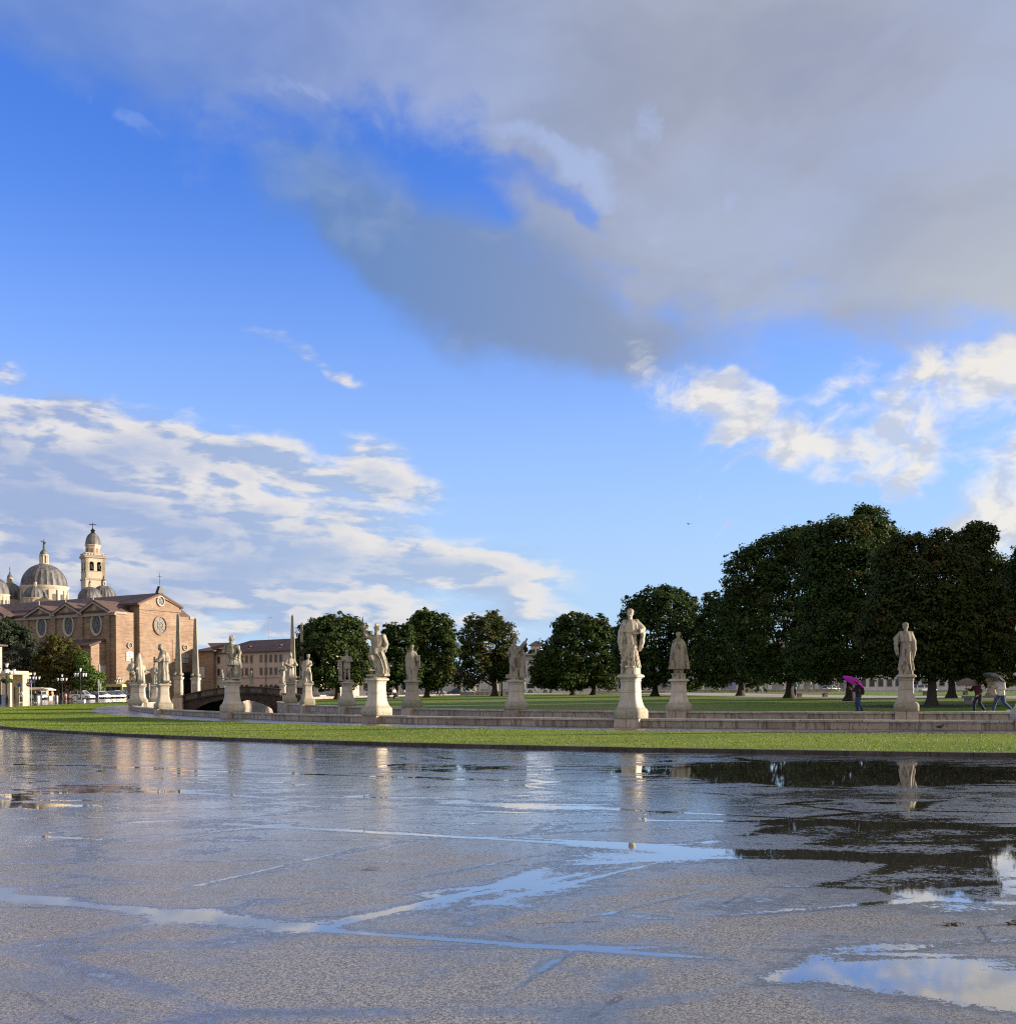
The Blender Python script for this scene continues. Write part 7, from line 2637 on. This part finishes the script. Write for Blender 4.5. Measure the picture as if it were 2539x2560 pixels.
def sign(label, px, y_mid, y_bot, D, kind):
    b = ASPH
    z = Z(px, y_mid, D) - b
    t = thing('road_sign', label, 'sign', (X(px, D), D, b))
    MB().tube([(0, 0, 0), (0, 0, z + .35)], .04, 8).build('post', M['steel'], t)
    if kind == 'no_entry':
        def disc(r, y, n=24):
            return MB().prism([(r * math.cos(2 * math.pi * i / n), y, z + r * math.sin(2 * math.pi * i / n)) for i in range(n)], (0, -.02, 0))
        disc(.36, -.05).build('plate', M['sign_red'], t)
        MB().box(-.24, .24, -.085, -.073, z - .06, z + .06).build('bar', M['sign_white'], t)
    if kind == 'square':
        MB().box(-.42, .42, -.07, -.045, z - .4, z + .4).build('plate', M['sign_blue'], t)
        MB().prism([(-.26, -.085, z - .25), (.26, -.085, z - .25), (0, -.085, z + .25)], (0, .012, 0)).build('symbol', M['sign_white'], t)
        MB().box(-.72, -.45, -.07, -.045, z - .4, z + .45).build('side_plate', M['sign_white'], t)
    if kind == 'round':
        MB().prism([(.36 * math.cos(2 * math.pi * i / 24), -.05, z + .36 * math.sin(2 * math.pi * i / 24)) for i in range(24)], (0, -.02, 0)).build('plate', M['sign_blue'], t)
    if kind == 'post':
        MB().box(-.10, .10, -.06, .06, z - .2, z + .9).build('plate', M['sign_white'], t)
    return t


sign('red no entry sign on a pale post in front of the kiosk', 72, 1711.5, 1755, 160, 'no_entry')
sign('blue square sign with a white triangle above the kiosk', 79, 1703, 1745, 176, 'square')
sign('round blue sign beside the pavilion', 49, 1713, 1745, 176, 'round')
sign('white post in front of the parked row of cars', 247, 1712, 1750, 172, 'post')
sign('white post between the two left statue pedestals', 374, 1722, 1750, 170, 'post')
sign('pale post above the parked cars beside the pale bus', 252, 1720, 1745, 205, 'post')
# kiosk with awning
kx = thing('kiosk', 'small tan kiosk with notices and a white awning among the trees', 'kiosk', (X(64, 192), 192, ASPH))
m = 192 / FPX
MB().box(0, 40 * m, 0, 3, 0, 25 * m).build('wall', M['ochre'], kx)
MB().hexa([(-.3, -.3, 25 * m + .003), (40 * m + .3, -.3, 25 * m + .003), (40 * m + .3, 3.3, 25 * m + .003), (-.3, 3.3, 25 * m + .003)], [(6 * m, 1.2, 31 * m), (32 * m, 1.2, 31 * m), (32 * m, 1.8, 31 * m), (6 * m, 1.8, 31 * m)]).build('roof', M['tan_cloth'], kx)
MB().box(15 * m, 28 * m, -.06, -.003, 9 * m, 21 * m).build('notice_board', M['jeans'], kx)
MB().prism([(41 * m, -1.0, 27 * m), (64 * m, -1.0, 23 * m), (64 * m, -1.0, 25 * m), (50 * m, -1.0, 29.5 * m), (41 * m, -1.0, 29 * m)], (0, 3.2, 0)).build('awning', M['white'], kx)
for x in (41.5, 49):
    MB().box(x * m, x * m + .18, -.9, -.7, 0, 26 * m).build('awning_post', M['white'], kx)
MB().box(50 * m, 60 * m, -.1, 1.4, 0, 9 * m).build('counter', M['grey'], kx)
# bollards and bins
BG = 'white bollards on the far plaza'
bl = MB().lathe([(.17, 0), (.17, .55), (.19, .6), (.15, .8), (.05, .86)], 12).mesh('bollard', M['white'], True)
for px, D, lb in ((135, 172, 'white bollard, left one of the pair near the person in tan'), (143, 172, 'white bollard, right one of the pair near the person in tan'), (98, 170, 'white bollard below the tail of the white car'), (95, 166, 'white bollard just left of the one below the white car')):
    tag(obj('bollard', bl, None, (X(px, D), D, ASPH)), lb, 'bollard', BG)
bn = thing('litter_bin', 'dark litter bin with a pale front beside the second street lamp', 'bin', (X(190, 155), 155, ASPH))
MB().lathe([(.32, 0), (.36, .9), (.38, .95)], 12).build('drum', M['iron'], bn, smooth_=True)
MB().box(-.2, .2, -.42, -.37, .1, .85).build('front_panel', M['white'], bn)
bx = thing('switch_box', 'dark blue box cut off at the left edge of the lawn', 'box', (X(4, 140), 140, ASPH))
MB().box(-1.0, .25, -.5, .5, 0, 1.1).build('housing', M['jeans_dark'], bx)
MB().box(-1.05, .3, -.55, .55, 1.103, 1.18).build('lid', M['iron'], bx)
for px, D, lb in ((205, 150, 'white stone block at the foot of the second street lamp'),):
    tag(MB().box(-.45, .45, -.3, .3, 0, .32).build('stone_block', M['white'], None, (X(px, D), D, ASPH)), lb, 'block')
# stone benches on the island
def bench(px, D, L, label, rz=0, back=False):
    t = thing('stone_bench', label, 'bench', (X(px, D), D, zi(X(px, D), D)), R(rz), 'stone benches on the park island')
    MB().box(-L / 2, L / 2, -.3, .3, .36, .50).build('seat', M['bench_stone'], t)
    for x in (-L * .38, L * .38):
        MB().box(x - .18, x + .18, -.22, .22, -.05, .357).build('leg', M['bench_stone'], t)
    return t


bench(2363, 104, 5.4, 'long stone bench beyond the avenue, right of the earthy trunk')
bench(2030, 97, 3.4, 'stone bench right of the middle trunk of the grove', 8)
bench(2458, 66, 2.6, 'low stone bench behind the legs of the person in maroon')
lw = thing('parapet_wall', 'low grey wall with a pale top along the far canal bank under the grove', 'wall', (0, 0, 0))
lw['kind'] = 'thing'
for (x0, x1, D, nm) in ((1730, 2110, 170, 'w'), (1490, 1690, 172, 'w'), (1150, 1300, 174, 'w')):
    a, b = X(x0, D), X(x1, D)
    n = int((b - a) / 2.2)
    for i in range(n):
        xa, xb = a + (b - a) * i / n, a + (b - a) * (i + 1) / n
        MB().box(xa + .02, xb - .02, D, D + .45, .0, .78).build('stone', M['wall_stone'], lw)
        MB().box(xa + .01, xb - .01, D - .06, D + .51, .783, .90).build('cap_stone', M['cap_stone'], lw)

# ------------------------------------------------------------------ birds
def bird(label, loc, rz, wings, sc, name='pigeon'):
    s = Solid((-.16, -.32, -.02), (.16, .26, .30), .009, .02)
    s.ell((0, .0, .13), (.062, .13, .062))
    s.chain([(0, -.09, .15), (0, -.14, .20), (0, -.155, .225)], [.045, .03, .030])
    s.limb((0, -.175, .22), (0, -.205, .212), .010, .004, .006)
    s.limb((0, .10, .13), (0, .23, .10), .035, .018, .02, flat=None)
    for q in (-1, 1):
        if not wings:
            s.limb((q * .055, -.04, .15), (q * .045, .16, .125), .03, .012)
            s.limb((q * .025, .01, .08), (q * .025, .0, .005), .008, .005, .008)
            s.limb((q * .025, .0, .006), (q * .03, -.035, .004), .005, .003, .006)
    t = thing(name, label, 'bird', loc, rz)
    t.scale = (sc, sc, sc)
    obj('body', s.mesh('body', M['feather']), t)
    if wings:
        for q in (-1, 1):
            w = MB().hexa([(q * .03, -.07, .15), (q * .03, .06, .15), (q * .22, .06, .24), (q * .22, -.05, .24)], [(q * .03, -.07, .165), (q * .03, .06, .16), (q * .22, .06, .248), (q * .22, -.05, .25)])
            w.hexa([(q * .221, -.05, .24), (q * .221, .06, .24), (q * .40, .11, .20), (q * .40, .08, .20)], [(q * .221, -.05, .25), (q * .221, .06, .248), (q * .40, .11, .204), (q * .40, .08, .205)])
            w.build('wing', M['feather'], t)
    return t


pD = (EYE) * FPX / ((1825 - CY) + (2347 - CX) * math.sin(ROLL))
bird('dark pigeon standing on the wet slabs in front of the near wall', (X(2347, pD), pD, .0), R(65), False, .85)
bird('small dark bird flying in the blue sky left of the grove', (X(1721, 70, 1313), 70, Z(1721, 1313, 70)), R(200), True, .62, 'bird')

# a few leaves blown onto the wet square
for i, (px, py, lb) in enumerate(((2376, 2313, 'dark fallen leaf lying on the wet asphalt at the lower right'), (2531, 2309, 'dark fallen leaf on the wet asphalt at the right edge'))):
    x, y = gpt(px, py)
    b = MB()
    n = 12
    rim = [((.05 + .02 * math.sin(5 * 2 * math.pi * k / n)) * math.cos(2 * math.pi * k / n), (.04 + .015 * math.sin(5 * 2 * math.pi * k / n)) * math.sin(2 * math.pi * k / n), .006 + .010 * math.cos(2 * math.pi * k / n * 2)) for k in range(n)]
    b.add(rim + [(0, 0, .012)], [(k, (k + 1) % n, n) for k in range(n)]).tube([(.045, 0, .012), (.10, .01, .006)], .0025, 4)
    o = b.build('fallen_leaf', M['earth'], None, (x, y, ASPH + .002), R(40 * i))
    tag(o, lb, 'leaf', 'leaves on the wet square')
